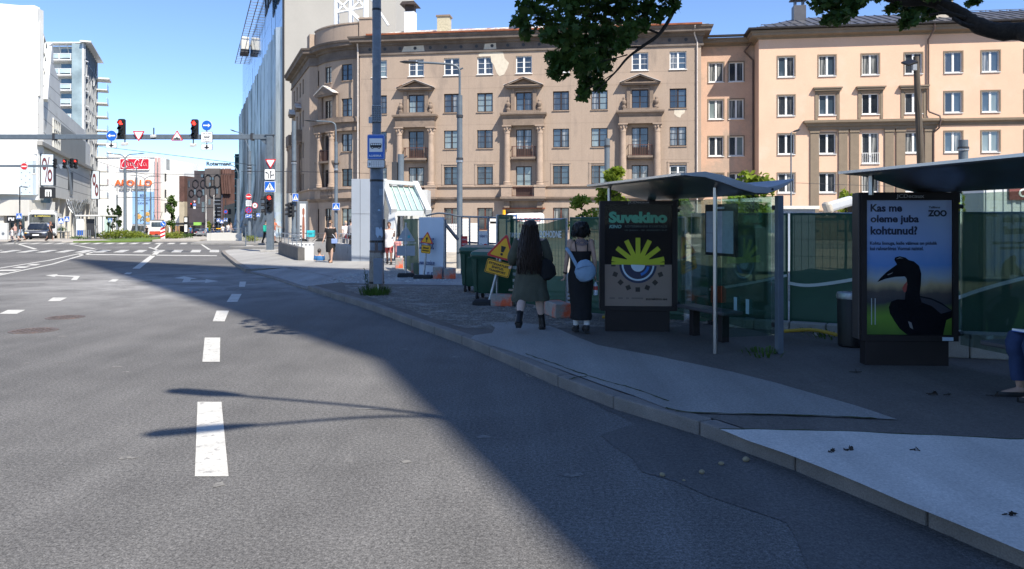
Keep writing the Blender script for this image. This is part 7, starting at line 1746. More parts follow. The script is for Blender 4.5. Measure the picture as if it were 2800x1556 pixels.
def body_mesh(J, fat=1.0, vox=.014, fingers=True, headturn=0.0, curl=35):
    s_ = J['s']; m = MB(); P0 = J['pelvis']; u = J['up']
    tor = []
    for d,rx,ry in ((-.10,.10,.08),(-.05,.155,.11),(.02,.168,.118),(.10,.145,.105),(.17,.128,.095),(.28,.15,.108),(.38,.165,.112),(.46,.16,.095),(.51,.11,.07),(.55,.055,.055)):
        c = P0+u*d*s_; f_ = fat if d < .3 else 1+(fat-1)*.5; tor.append(ring(c, rx*s_*f_, ry*s_*f_, 18))
    m.loft(tor); m.tube([J['shoulder'],J['neck'],J['head']], [.062*s_,.05*s_,.05*s_], 12)
    h = J['head']; Mh = Matrix.Rotation(headturn,4,'Z')
    m.ell(h+Vector((0,.005,.03))*s_, (.073*s_,.09*s_,.105*s_), 16, 12, Mh); m.ell(h+(Mh@Vector((0,-.03,-.045)))*s_, (.052*s_,.058*s_,.06*s_), 12, 8, Mh)
    m.ell(h+(Mh@Vector((0,-.088,-.005)))*s_, (.014*s_,.022*s_,.026*s_), 8, 6, Mh); m.ell(h+(Mh@Vector((0,-.078,-.052)))*s_, (.024*s_,.014*s_,.012*s_), 8, 6, Mh)
    for x in (-.074,.074): m.ell(h+(Mh@Vector((x,.012,0)))*s_, (.012*s_,.02*s_,.03*s_), 8, 6, Mh)
    for i in (0,1):
        hp,kn,an = J['hip%d'%i],J['knee%d'%i],J['ankle%d'%i]
        q = [hp+Vector((0,0,.04*s_)), hp.lerp(kn,.25), hp.lerp(kn,.6), kn, kn.lerp(an,.28)+Vector((0,.012*s_,0)), kn.lerp(an,.7), an]
        limb(m, q, [r*s_*(fat if k < 3 else 1+(fat-1)*.6) for k,r in enumerate((.088,.086,.068,.054,.056,.038,.034))], 12)
        sa = R(J['shin%d'%i]); toe = Vector((0,-math.cos(sa*.6),-.0+math.sin(-abs(sa))*.0)); f0 = an+Vector((0,.03,-.035))*s_; f1 = an+Vector((0,-.15*math.cos(sa),-.05-.15*math.sin(-sa)*.6 if sa < 0 else -.05+.10*math.sin(sa)))*s_
        limb(m, [f0,f0.lerp(f1,.5),f1], [.036*s_,.038*s_,.026*s_], 8)
        sh,el,wr = J['sho%d'%i],J['elb%d'%i],J['wri%d'%i]; ball(m, sh, .056*s_)
        limb(m, [sh, sh.lerp(el,.4), el, el.lerp(wr,.3), wr], [.052*s_,.046*s_,.037*s_,.036*s_,.025*s_], 10)
        d = J['hd%d'%i]; sx = 1 if i == 0 else -1; side = Vector((0,-1,0)); side = (side-d*side.dot(d)).normalized(); pn = d.cross(side)*sx
        pal = wr+d*.05*s_; Mq = Matrix((side,pn,d)).transposed().to_4x4(); m.ell(pal, (.040*s_,.017*s_,.052*s_), 10, 7, Mq)
        if fingers:
            c_ = R(curl)
            for k,(off,L_) in enumerate(((.028,.070),(.010,.080),(-.009,.075),(-.026,.058))):
                b0 = wr+d*.088*s_+side*off*s_; d1 = (d*math.cos(c_)-pn*sx*0+(-pn)*math.sin(c_)*1.0).normalized(); d2 = (d*math.cos(2.2*c_)+(-pn)*math.sin(2.2*c_)).normalized()
                limb(m, [b0-d*.02*s_, b0, b0+d1*L_*.5*s_, b0+(d1*.5+d2*.45)*L_*s_], [.0095*s_,.0095*s_,.0088*s_,.0072*s_], 7)
            t0 = wr+d*.03*s_+side*.030*s_; t1 = t0+(side*.7+d*.8-pn*.2).normalized()*.035*s_; t2 = t1+(d*.95+side*.15-pn*.35).normalized()*.03*s_; limb(m, [t0-side*.01*s_,t0,t1,t2], [.012*s_,.012*s_,.0105*s_,.008*s_], 7)
        else: limb(m, [wr+d*.06*s_,wr+d*.11*s_,wr+d*.15*s_], [.026*s_,.024*s_,.014*s_], 7)
    return m
def fuse(name, mb, mat, parent, vox, smooth_it=2):
    """one continuous skin over overlapping closed pieces"""
    me = bpy.data.meshes.new(name); me.from_pydata(mb.v, [], mb.f); me.update()
    bm = bmesh.new(); bm.from_mesh(me); bmesh.ops.recalc_face_normals(bm, faces=bm.faces); bm.to_mesh(me); bm.free()
    tmp = bpy.data.objects.new('tmp', me); col.objects.link(tmp)
    r = tmp.modifiers.new('r','REMESH'); r.mode = 'VOXEL'; r.voxel_size = vox; r.use_smooth_shade = True
    if smooth_it: sm_ = tmp.modifiers.new('s','SMOOTH'); sm_.factor = .5; sm_.iterations = smooth_it
    dg = bpy.context.evaluated_depsgraph_get(); out = bpy.data.meshes.new_from_object(tmp.evaluated_get(dg))
    bpy.data.objects.remove(tmp); out.materials.clear(); out.materials.append(mat)
    for p in out.polygons: p.use_smooth = True
    o = bpy.data.objects.new(name, out); col.objects.link(o); o.parent = parent; return o
def garment(name, rings, mat, parent, wr=.012, sc=9.0, cap=True, sub=1, label=None):
    m = MB().loft(rings, cap=cap)
    o = mk(name, m, mat, parent, smooth=True, label=label); me = o.data
    bm = bmesh.new(); bm.from_mesh(me)
    if sub: bmesh.ops.subdivide_edges(bm, edges=bm.edges, cuts=sub, use_grid_fill=True, smooth=.6)
    for v in bm.verts:
        p = v.co; q = noise.noise((p.x*sc,p.y*sc,p.z*sc*.7))*wr+noise.noise((p.x*sc*2.3+5,p.y*sc*2.3,p.z*sc*2.0))*wr*.5
        n = v.normal if v.normal.length > .1 else Vector((1,0,0)); v.co = p+n*q
    bm.normal_update(); bm.to_mesh(me); bm.free()
    for p_ in me.polygons: p_.use_smooth = True
    return o
def shoes(J, parent, mat, h=.10, sock=None, sock_h=.2, big=1.0):
    s_ = J['s']*big
    for i in (0,1):
        an,kn = J['ankle%d'%i],J['knee%d'%i]; sa = R(J['shin%d'%i]); d = (kn-an).normalized(); m = MB()
        toe_up = math.sin(-sa)*.55
        fd = Vector((0,-math.cos(toe_up*.8),-.0-math.sin(-toe_up)*.6)); fd.normalize()
        heel = an+Vector((0,.045,-.055))*s_
        rings = []
        for t,w_,h0,h1 in ((0,.028,0,.075),(.03,.036,0,.10),(.10,.040,0,.095),(.17,.045,0,.065),(.225,.040,0,.05),(.25,.024,.005,.036)):
            c = heel+fd*t*s_; rings.append([(c.x+x*s_,c.y,c.z-.012*s_+z*s_) for x,z in ((-w_,h0),(w_,h0),(w_*1.02,h0+(h1-h0)*.5),(w_*.6,h1),(-w_*.6,h1),(-w_*1.02,h0+(h1-h0)*.5))])
        m.loft(rings); m.tube([an-d*.045*s_, an+d*.0*s_, an+d*h*s_], [.048*s_,.046*s_,.045*s_], 12); sh = mk('shoe', m, mat, parent, smooth=True, bev=.006)
        c0 = heel; so = MB(); so.loft([[(c0.x+x*1.08*s_, (c0+fd*t*s_).y, (c0+fd*t*s_).z+z*s_) for x,t in ((-.032,-.008),(.032,-.008),(.044,.12),(.048,.18),(.038,.245),(.0,.262),(-.038,.245),(-.048,.18),(-.044,.12))] for z in (-.03,-.008)]); mk('sole', so, RUBBER, sh)
        if sock: mk('sock', MB().tube([an+d*(h-.03)*s_, an+d*(sock_h-.01)*s_, an+d*sock_h*s_], [.044*s_,.047*s_,.046*s_], 14), sock, parent, smooth=True)
def person(label, loc, rz): return thing('person', label, 'person', loc, rz)

# the woman in the olive dress, walking away
PZ = .132
w1 = person('person walking away in a loose olive dress with very long dark hair and black boots', (XU(1451,11.75),11.75,PZ), math.pi-R(2))
J = skeleton(1.64, legs=((-15,26),(9,3)), arms=((14,42,20),(10,55,17)), lean=2, wide=1.06)
J['ankle1'] = J['knee1']+ (J['ankle1']-J['knee1']); s_ = J['s']
for i,dx_ in ((0,.085),(1,-.085)):
    for k in ('knee%d'%i,'ankle%d'%i): J[k].x += dx_*(.5 if k[0] == 'k' else 1.0)
fuse('body', body_mesh(J, 1.36), SKINP, w1, .0095)
OLIVE = cloth('olive_cloth', (.062,.066,.047), .22); P0 = J['pelvis']
R_ = []
for z,rx,ry,wv in ((.455,.285,.21,.03),(.53,.278,.205,.03),(.66,.262,.20,.022),(.80,.240,.185,.015),(.92,.218,.17,.012),(1.03,.198,.155,.01),(1.16,.192,.145,.01),(1.27,.19,.135,.008),(1.345,.165,.115,.005),(1.40,.10,.085,.0),(1.425,.07,.07,0)):
    R_.append(ring((0.0,-.01-(z-.9)*.03,z),rx,ry,30,0,wv,7,z*4))
garment('dress', R_, OLIVE, w1, .022, 8)
for i in (0,1):
    a,e,w_ = J['sho%d'%i],J['elb%d'%i],J['wri%d'%i]; pts = [a+Vector((0,0,.02)), a.lerp(e,.35), e.lerp(a,.1), e, e.lerp(w_,.45), e.lerp(w_,.72)]
    t = MB().tube(pts, [.085,.098,.098,.098,.086,.068], 14); o = mk('sleeve', t, OLIVE, w1, smooth=True)
    for v in o.data.vertices: q = noise.noise(v.co*14)*.012; v.co += v.normal*q
R_ = []
h = J['head']
for z,rx,ry,cy_ in ((1.675,.03,.04,.02),(1.665,.07,.075,.02),(1.63,.098,.105,.018),(1.56,.112,.118,.022),(1.48,.118,.115,.035),(1.40,.135,.10,.06),(1.30,.155,.085,.085),(1.20,.165,.075,.105),(1.10,.165,.07,.115),(1.00,.15,.065,.118),(.93,.12,.05,.115),(.88,.06,.03,.11)):
    R_.append(ring((.012,cy_,z),rx,ry,40,0,.03,11,z*3))
hair = garment('hair', R_, HAIRD, w1, .016, 7)
m = MB(); rr = random.Random(5)
for k in range(300):
    a = rr.uniform(-.15,3.29); z0 = rr.uniform(1.30,1.62); r_ = 1.0
    x0 = .012+.118*math.cos(a); y0 = .03+.115*math.sin(a); wx = rr.uniform(.004,.022); ph = rr.uniform(0,6)
    ln = min(rr.uniform(.35,.62), z0-.86); pts = []
    for j in range(9):
        t = j/8; z = z0-ln*t; sp = 1+.45*min(1,max(0,(1.55-z)/.35)); yy = y0+.085*min(1,max(0,(1.5-z)/.3))
        pts.append((x0*sp+wx*math.sin(ph+t*9)*(.3+t), yy+.012*math.sin(ph*2+t*8), z))
    m.tube(pts, [.006,.008,.009,.009,.009,.008,.007,.005,.002], 4)
mk('hair_strand', m, HAIRD, hair, smooth=True)['kind'] = 'stuff'
shoes(J, w1, M('black_boot_leather', (.012,.011,.011), .42, var=.2, vs_=9), .10, M('black_sock', (.012,.012,.013), .9), .175, 1.16)
m = MB(); m.loft([ring((0,0,z),rx,ry,16,0,.03,3,z*9) for z,rx,ry in ((.0,.06,.05),(.04,.16,.085),(.16,.17,.09),(.27,.13,.07),(.32,.07,.04))])
bx_,by_ = XU(1497,11.7),11.72
bg = mk('shoulder_bag', m, cloth('black_bag_cloth', (.010,.010,.011)), None, smooth=True); bg.location = (bx_,by_,.90); bg.rotation_euler = (0,R(-14),R(20)); tag(bg, 'black shoulder bag under the arm of the woman with very long hair', 'bag')
mk('strap', MB().tube(smooth_path([(-.09,0,.26),(-.12,.02,.42),(-.07,.07,.58),(-.02,.06,.45),(.06,0,.28)],5), .014, 6, sy=.5), BLACK, bg, smooth=True)

# the woman in the black strap dress, walking away with a pale blue bag
w2 = person('person walking away in a long black strap dress with short dark hair and white socks', (XU(1588,11.55),11.55,PZ), math.pi+R(4))
J = skeleton(1.62, legs=((5,4),(-6,10)), arms=((-6,24,12),(-10,16,10)), lean=2)
for i,dx_ in ((0,-.02),(1,.02)): J['ankle%d'%i].x += dx_
fuse('body', body_mesh(J, .97, headturn=R(-38)), SKIN, w2, .0095)
BLKC = cloth('black_dress_cloth', (.0065,.0065,.0075), .2); R_ = []
for z,rx,ry,wv in ((.20,.152,.175,.03),(.30,.150,.165,.025),(.45,.158,.15,.02),(.62,.178,.145,.012),(.78,.192,.152,.006),(.90,.185,.145,.004),(1.0,.158,.128,.003),(1.08,.150,.12,.003),(1.16,.155,.122,.002),(1.215,.163,.124,.0)):
    R_.append(ring((.0,-(z-.86)*.035+max(0,.5-z)*.14,z),rx,ry,30,0,wv,6,z*5))
garment('dress', R_, BLKC, w2, .007, 9)
for x in (-.085,.085):
    mk('strap', MB().tube(smooth_path([(x*.95,.115,1.20),(x*1.05,.095,1.28),(x*1.12,.055,1.355),(x*1.15,.0,1.385),(x*1.05,-.075,1.34),(x,-.125,1.22)],5), .008, 6, sy=.6), BLKC, w2, smooth=True)
h = J['head']; R_ = []
for z,rx,ry,cy_ in ((.125,.03,.035,.01),(.115,.075,.085,.012),(.08,.105,.118,.014),(.03,.116,.128,.016),(-.02,.116,.122,.02),(-.06,.104,.102,.026),(-.092,.084,.076,.032),(-.112,.055,.045,.036)): R_.append(ring((h.x,h.y+cy_,h.z+z),rx,ry,30,R(-38),.05,6,z*20))
hair = garment('hair', R_, HAIRB, w2, .024, 12)
m = MB(); m.ell(h+Vector((0,.115,.045)), (.055,.045,.05), 12, 8)
for k in range(90):
    a = rr.uniform(0,6.28); z0 = rr.uniform(-.03,.09); r0_ = .115; p0 = h+Vector((r0_*math.cos(a),.016+r0_*math.sin(a)*1.05,z0)); m.tube([p0, p0+Vector((rr.uniform(-.02,.02)+.012*math.cos(a),rr.uniform(-.01,.02),-.06)), p0+Vector((rr.uniform(-.03,.03),rr.uniform(-.02,.01),-.11))],[.009,.008,.002],4)
mk('hair_strand', m, HAIRB, hair, smooth=True)['kind'] = 'stuff'
tm_ = MB()
for k in range(3):
    r0_ = .022+.016*k; n = 18
    for j in range(n):
        a0_,a1_ = 6.283*j/n,6.283*(j+1)/n; sk = lambda a_,r_: (r_*1.5*math.cos(a_), .096-.35*(r_*math.sin(a_)+.02)*.8+.006, 1.345+r_*.75*math.sin(a_))
        tm_.add([sk(a0_,r0_),sk(a1_,r0_),sk(a1_,r0_+.009),sk(a0_,r0_+.009)],[(0,1,2,3)])
mk('tattoo', tm_, M('tattoo_ink', (.10,.09,.11), .7), w2)
mk('wristband', MB().tube([J['wri0'].lerp(J['elb0'],.02), J['wri0'].lerp(J['elb0'],.14)], .031, 12), BLACK, w2)
shoes(J, w2, M('black_trainer', (.012,.012,.014), .6, var=.2), .03, M('white_sock', (.60,.60,.60), .9, var=.08), .15)
PBAG = cloth('pale_blue_bag_cloth', (.22,.33,.45), .1); m = MB(); m.loft([ring((.03*(z-.15),0,z),rx,ry,22,0,.03,4,z*11) for z,rx,ry in ((.0,.05,.03),(.025,.105,.07),(.09,.148,.092),(.18,.155,.092),(.25,.125,.075),(.30,.085,.05),(.325,.045,.025))])
bg = mk('crossbody_bag', m, PBAG, None, smooth=True); bg.location = (XU(1606,11.38),11.36,.905); bg.rotation_euler = (R(4),R(-12),0); tag(bg, 'pale blue padded crossbody bag on the back of the person in the black strap dress', 'bag')
mk('strap', MB().tube(smooth_path([(-.10,.03,.24),(-.135,.045,.36),(-.165,.045,.46),(-.20,.10,.535),(-.195,.16,.52)],5), .024, 8, sy=.3), PBAG, bg, smooth=True)
mk('seam', MB().tube(smooth_path([(-.13,-.06,.22),(-.02,-.09,.24),(.10,-.055,.22)],5), .006, 5), M('bag_seam', (.12,.2,.3), .8), bg)
hand = Matrix.Translation(w2.location) @ Matrix.Rotation(w2.rotation_euler[2],4,'Z') @ (J['wri1']+J['hd1']*.10)
bo = thing('water_bottle', 'clear water bottle with red cap held by the person in the black strap dress', 'bottle', (hand.x,hand.y,hand.z-.13)); mk('bottle_body', MB().lathe([(.02,-.09),(.034,-.085),(.034,.05),(.03,.07),(.014,.10),(.014,.115)],(0,0,0),14), M('bottle_plastic', (.5,.6,.68), .1, var=.2, vs_=20, spec=.8), bo, smooth=True); mk('label', MB().lathe([(.035,-.01),(.035,.05)],(0,0,0),14), M('bottle_label_red', (.45,.06,.05), .5), bo)

# simple far figures: one body, clothes and hair as children
def figure(label, x, Y, z, rz, H=1.7, legs=((16,12),(-14,14)), arms=((-12,15,8),(14,15,8)), top=None, low=None, lowlen=.45, flare=1.0, sleeves=.3, skin=SKIN, hair=HAIRM, shoe=BLACK, bun=False, longhair=0, trousers=None, lean=2, fat=1.0, bald=False):
    o = person(label, (x,Y,z), rz); J = skeleton(H, legs, arms, lean); s_ = J['s']; dz0 = J['pelvis'].z; u = J['up']
    fuse('body', body_mesh(J, fat, fingers=False), skin, o, .02, 1)
    if top:
        R_ = [ring(J['pelvis']+u*d*s_, rx*s_*fat, ry*s_*fat, 16, 0, .01) for d,rx,ry in ((-.02,.178,.13),(.06,.165,.122),(.17,.150,.112),(.28,.168,.124),(.38,.182,.128),(.46,.172,.110),(.505,.115,.08))]; garment('top', R_, top, o, .008, 8, sub=0)
        if sleeves:
            for i in (0,1): a,e = J['sho%d'%i],J['elb%d'%i]; w_ = J['wri%d'%i]; q = [a+Vector((0,0,.015)),a.lerp(e,.5),a.lerp(e,min(1,sleeves*2))]+([e.lerp(w_,.8)] if sleeves > .6 else []); mk('sleeve', MB().tube(q,[.066*s_]*2+[.06*s_]*(len(q)-2),10), top, o, smooth=True)
    if low:
        zb = lowlen; R_ = []
        for k in range(6): t = k/5; z = zb+(dz0+.12-zb)*t; rx = (.17*flare*(1-t)+.150*t+.03*math.sin(math.pi*t))*s_*fat; cy_ = (J['knee0'].y+J['knee1'].y)/2*(1-t)*.6; R_.append(ring((0,cy_,z), rx, rx*.8, 18, 0, .02*(1-t), 6)); 
        garment('skirt', R_, low, o, .01, 8, sub=0)
    if trousers:
        mt,ln = trousers
        for i in (0,1):
            hp,kn,an = J['hip%d'%i],J['knee%d'%i],J['ankle%d'%i]; q = [hp+Vector((0,0,.10)),hp.lerp(kn,.4),kn]+([kn.lerp(an,.5),an.lerp(kn,.08)] if ln > .6 else []); mk('trouser_leg', MB().tube(q,[.10*s_,.092*s_,.074*s_,.066*s_,.06*s_][:len(q)],12), mt, o, smooth=True)
        garment('trouser_seat', [ring(J['pelvis']+Vector((0,0,d)), rx*s_, ry*s_, 16) for d,rx,ry in ((-.08,.155,.115),(.0,.175,.128),(.10,.158,.118))], mt, o, .003, 6, sub=0)
    h = J['head']
    if not bald:
        hr = MB(); hr.ell(h+Vector((0,.018,.045))*s_, (.083*s_,.10*s_,.10*s_), 14, 9)
        if bun: hr.ell(h+Vector((0,.07,.13))*s_, (.036*s_,.036*s_,.034*s_), 10, 7)
        if longhair: hr.loft([ring(h+Vector((0,.05+.02*t,.03-longhair*t))*s_, (.085-.02*t)*s_, .05*s_, 12) for t in (0,.4,.8,1)])
        fuse('hair', hr, hair, o, .018, 1)
    shoes(J, o, shoe, .02)
    return o, J
BLK2 = cloth('black_cloth', (.014,.013,.013)); WHT2 = cloth('white_cloth', (.62,.60,.58), .06); GRY2 = cloth('grey_cloth', (.22,.22,.23)); BLU2 = cloth('blue_shirt_cloth', (.03,.13,.32)); JEAN = cloth('denim', (.025,.045,.11)); ORG2 = cloth('orange_cloth', (.55,.16,.08)); TEAL = cloth('teal_bag', (.02,.38,.27), .05)
o,J = figure('person in a long black dress with sunglasses and hair bun walking out by the underpass', XU(904,30.9), 30.9, .125, R(-8), 1.66, legs=((14,8),(-10,12)), arms=((-8,10,14),(8,22,12)), top=BLK2, low=BLK2, lowlen=.42, flare=.95, sleeves=.28, bun=True, hair=M('light_brown_hair', (.16,.095,.055), .6), fat=1.1, shoe=M('tan_sandal', (.35,.2,.13), .6))
h = J['head']; mk('sunglasses', MB().bx(-.07,.07,-.105,-.085,-.012,.028).xf(Matrix.Translation(h)), BLACK, o); mk('belt', MB().lathe([(.155,0),(.16,.02),(.155,.05)],(0,0,1.02),16), BLACK, o)
q = Matrix.Translation(o.location) @ Matrix.Rotation(o.rotation_euler[2],4,'Z')
bp = q @ Vector((.19,-.09,.86)); bg = mk('handbag', MB().box((0,0,0),(.24,.11,.20)), cloth('blue_handbag', (.22,.30,.52), .06), None, bev=.03); bg.location = bp; tag(bg, 'small blue handbag on the hip of the person in the long black dress', 'bag'); mk('strap', MB().tube(smooth_path([(.05,.04,.1),(-.10,.0,.32),(-.26,.04,.53),(-.3,.15,.5)],5),.014,5), M('bag_strap', (.5,.5,.52), .6), bg)
o,J = figure('person in a white tunic and red shorts walking beside the white underpass hut', XU(1064,29.5), 29.5, .125, R(5), 1.60, legs=((12,14),(-12,10)), arms=((6,125,10),(4,14,14)), top=WHT2, low=WHT2, lowlen=.66, flare=1.0, sleeves=.25, trousers=(cloth('red_cloth', (.42,.09,.08)),.4), skin=SKINT, fat=1.08)
o,J = figure('child in pink clothes held by the hand behind the grey triangular sign', XU(1087,29.2), 29.2, .125, R(-10), 1.05, top=M('pink_child_top', (.6,.25,.22), .8), trousers=(MATS['pink_child_top'],.4), arms=((10,10,20),(-10,10,8)))
o,J = figure('person in a blue shirt going down the underpass stairs, seen from behind', XU(873,34.2), 34.2, -1.18, math.pi, 1.72, legs=((14,20),(-4,10)), top=BLU2, trousers=(JEAN,1), hair=M('grey_dark_hair', (.05,.045,.045), .7))
o,J = figure('person in a pale top with red bag standing behind the stair wall', XU(945,42), 42, .12, R(30), 1.66, top=WHT2, trousers=(GRY2,1), skin=SKINP, hair=M('blond_hair', (.42,.31,.17), .6))
bg = mk('handbag', MB().box((0,0,0),(.22,.12,.24)), SIGNRED, None, bev=.03); bg.location = (XU(951,41.8),41.7,.95); tag(bg, 'red bag carried behind the stair wall', 'bag'); mk('handle', MB().tube(smooth_path([(-.07,0,.1),(0,0,.25),(.07,0,.1)],5),.012,5), SIGNRED, bg)
o,J = figure('person in a dark grey top standing close to the white underpass hut', XU(957,41), 41.2, .12, R(140), 1.74, top=GRY2, trousers=(BLK2,1), hair=HAIRB)
o,J = figure('person in an orange shirt riding an electric scooter before the glass fins', XU(749,56), 56, .22, R(80), 1.72, legs=((4,4),(-4,6)), arms=((38,30,8),(38,30,8)), top=ORG2, trousers=(cloth('pale_shorts', (.55,.58,.62)),.4), skin=SKINT, hair=HAIRM)
sc_ = thing('electric_scooter', 'black electric scooter ridden before the glass fins', 'scooter', (XU(751,56),55.9,.11)); mk('deck', MB().bx(-.45,.35,-.08,.08,.08,.12), BLACK, sc_, bev=.01); mk('stem', MB().tube([(.42,0,.12),(.30,0,1.1)],.022,8), BLACK, sc_); mk('handlebar', MB().tube([(.30,-.22,1.1),(.30,.22,1.1)],.016,6), BLACK, sc_)
for x in (-.5,.45): mk('wheel', MB().lathe([(.07,-.02),(.11,-.02),(.11,.02),(.07,.02)],(0,0,0),14).xf(Matrix.Translation((x,0,.11)) @ Matrix.Rotation(R(90),4,'X')), RUBBER, sc_)
o,J = figure('person in dark clothes behind the gantry post, carrying a green backpack', XU(727,57), 57, .11, R(60), 1.7, top=BLK2, trousers=(BLK2,1), hair=HAIRB)
bg = mk('backpack', MB().box((0,0,0),(.38,.3,.5)), TEAL, None, bev=.05); bg.location = (XU(727.5,56.6),56.6,1.22); tag(bg, 'bright green backpack left of the gantry post', 'backpack'); mk('pocket', MB().box((0,-.17,-.08),(.28,.06,.2)), TEAL, bg, bev=.02)
# people at the left crossing
o,J = figure('person in black t-shirt and pale shorts crossing in front of the dark car', XU(57,67.3), 67.3, .0, R(-75), 1.80, legs=((18,10),(-16,16)), top=BLK2, trousers=(cloth('pale_blue_shorts', (.42,.5,.58)),.4), skin=SKINT, bald=False, hair=HAIRB, sleeves=.3)
o,J = figure('bare-armed person in shorts and pink top crossing at the far left', XU(42,66.6), 66.6, .0, R(-80), 1.62, legs=((24,10),(-20,18)), arms=((35,10,8),(-10,15,8)), top=M('pink_top', (.58,.33,.28), .8), trousers=(GRY2,.4), skin=SKINP, longhair=.22, sleeves=0)
o,J = figure('child in a pale dress crossing with the two adults at the far left', XU(33,66.2), 66.2, .0, R(-80), 1.2, legs=((22,12),(-20,16)), top=WHT2, low=WHT2, lowlen=.5, skin=SKINP)
o,J = figure('person in black dress with red hair crossing behind the dark car', XU(138,66.5), 66.5, .0, R(85), 1.72, legs=((16,8),(-18,22)), top=BLK2, low=BLK2, lowlen=.25, flare=1.25, sleeves=0, skin=SKINT, longhair=.2, hair=M('reddish_hair', (.16,.06,.03), .6))
o,J = figure('person in a white top waiting at the tram stop shelter', XU(243,80), 80, -.05, R(40), 1.7, top=WHT2, trousers=(GRY2,1), hair=HAIRM)
o,J = figure('person in green waiting beside the tram stop shelter', XU(254,82), 82, -.05, R(100), 1.7, top=M('green_top', (.2,.33,.22), .8), trousers=(M('beige_trousers', (.45,.36,.27), .8),1))
o,J = figure('person in a dark suit standing beside the tram', XU(401,118), 118, -.7, R(20), 1.75, top=BLK2, trousers=(BLK2,1))
for i,(u,Y,mt,lb) in enumerate(((521,118,BLU2,'person in a blue shirt in the far crowd by the dark bus stop'),(514,122,GRY2,'person in grey in the far crowd by the dark bus stop'),(583,98,BLK2,'person in black left of the pale parapet'),(631,84,M('bare_back', (.5,.33,.26), .7),'person with bare shoulders leaning on the pale parapet rail'),(624,86,WHT2,'person in white beside the pale parapet rail'),(609,104,WHT2,'small person in white before the stone house'),(567,125,BLU2,'small person near the flagpoles'))):
    figure(lb, XU(u,Y), Y, zg(Y)+.1, R(40*i), 1.72, top=mt, trousers=(GRY2 if i % 2 else JEAN,1), hair=HAIRM if i % 2 else HAIRB)

# the person cut off by the right edge, sitting on the bench
sp_ = person('person in blue jeans and dark flat shoes sitting on the bench at the right edge', (5.27,7.30,.12), 0)
hip = Vector((.0,.0,.52)); m = MB(); knees = []; JL = MB(); 
for i,y in enumerate((.10,-.12)):
    kn = Vector((-.42,y*1.1-.03,.53)); an = Vector((-.40+.03*i,y*1.15-.05,.10)); hp = Vector((.02,y*.9,.52)); knees.append((hp,kn,an))
    m.tube([hp,hp.lerp(kn,.6),kn,kn.lerp(an,.3)+Vector((.015,0,0)),kn.lerp(an,.8),an],[.085,.072,.055,.055,.038,.034],12); m.tube([an+Vector((.03,0,-.04)),an+Vector((-.08,0,-.06)),an+Vector((-.19,0,-.075))],[.036,.036,.02],8)
m.loft([ring((.03+.02*t,0,.46+.60*t),.11 if 0 < t < .8 else .10,.165-.01*t,16) for t in (0,.2,.5,.8,.95)]); m.tube([(.05,0,1.02),(.03,0,1.14)],.05,10); m.ell((.02,0,1.27),(.09,.075,.115),14,10)
for sg in (1,-1): m.tube([(.05,sg*.17,.98),(.04,sg*.20,.74),(-.18,sg*.14,.64),(-.24,sg*.12,.62)],[.048,.04,.032,.026],10); m.ell((-.30,sg*.10,.62),(.05,.036,.018),10,6); [m.tube([(-.33,sg*.10+k*.018-.027,.62),(-.375,sg*.10+k*.018-.027,.61),(-.40,sg*.10+k*.016-.024,.585)],[.009,.009,.007],6) for k in range(4)]; m.tube([(-.28,sg*.07,.62),(-.32,sg*.05,.61)],.010,6)
fuse('body', m, SKIN, sp_, .011)
for hp,kn,an in knees: t = mk('trouser_leg', MB().tube(smooth_path([hp+Vector((.05,0,.0)),hp.lerp(kn,.5),kn+Vector((-.005,0,.01)),kn.lerp(an,.35),an+Vector((.0,0,.06))],4),[.10]*5+[.093]*4+[.085]*3+[.08]*4+[.07],14), JEAN, sp_, smooth=True); [setattr(v,'co',v.co+v.normal*noise.noise(v.co*16)*.012) for v in t.data.vertices]
garment('trouser_seat', [ring((.05,0,z),.13,.19,18) for z in (.43,.52,.60)], JEAN, sp_, .006, 8, sub=0); garment('top', [ring((.04+.02*t,0,.56+.48*t),.135-.02*t,.19-.03*t,18,0,.01) for t in (0,.3,.6,.9,1)], WHT2, sp_, .008, 8, sub=0)
for hp,kn,an in knees: mk('shoe', MB().loft([[(an.x+a_,an.y+b_*k,an.z-.10+z) for a_,b_ in ((.06,0),(.05,.03),(-.06,.038),(-.15,.036),(-.215,.015),(-.215,-.015),(-.15,-.036),(-.06,-.038),(.05,-.03))] for z,k in ((0,1.05),(.02,1.1),(.045,.9))]), BLACK, sp_, smooth=True)
hm = MB(); hm.ell((.045,0,1.30),(.10,.09,.11),14,9); fuse('hair', hm, HAIRD, sp_, .018, 1)
nb = tag(mk('notebook', MB().bx(-.16,.16,-.12,.12,0,.02), WHITE, None, bev=.004), 'white notebook lying on the lap of the person in jeans', 'notebook'); nb.location = (4.97,7.28,.735); nb.rotation_euler = (0,R(6),R(15)); mk('cover', MB().bx(-.165,.165,-.125,.125,-.006,-.001), SIGNBLUE, nb)
# ------------------------------------------------------------------ underpass hut, stairwell, pillars and street things
HUT = M('hut_grey_panel', (.30,.33,.37), .5, var=.05, vs_=1); HUTW = M('hut_white_metal', (.54,.55,.54), .45, var=.05)
hu = thing('underpass_hut', 'white and grey underpass hut with a sloping pale glass awning and open glazed entrance', 'kiosk', (XU(1060,32),32,.12)); b = wpos(hu)
def hp_(u,v,Y): return P(u,v,Y)
for i,(u0,u1) in enumerate(((962,986),(986,1022),(1022,1052))):
    for v0,v1 in ((489,585),(585,716)): mk('wall_panel', MB().bx(XU(u0,32)+.008,XU(u1,32)-.008,31.9,32.0,ZV(v1,32)+.008,ZV(v0,32)-.008), HUT, hu, w=True)
m = MB(); m.bx(XU(962,32)+.01,XU(1050,32),32.02,36,.1,3.5); m.bx(XU(1050,32),XU(1150,32),34.6,36,.1,3.2); mk('inner_wall', m, HUTW, hu, w=True)
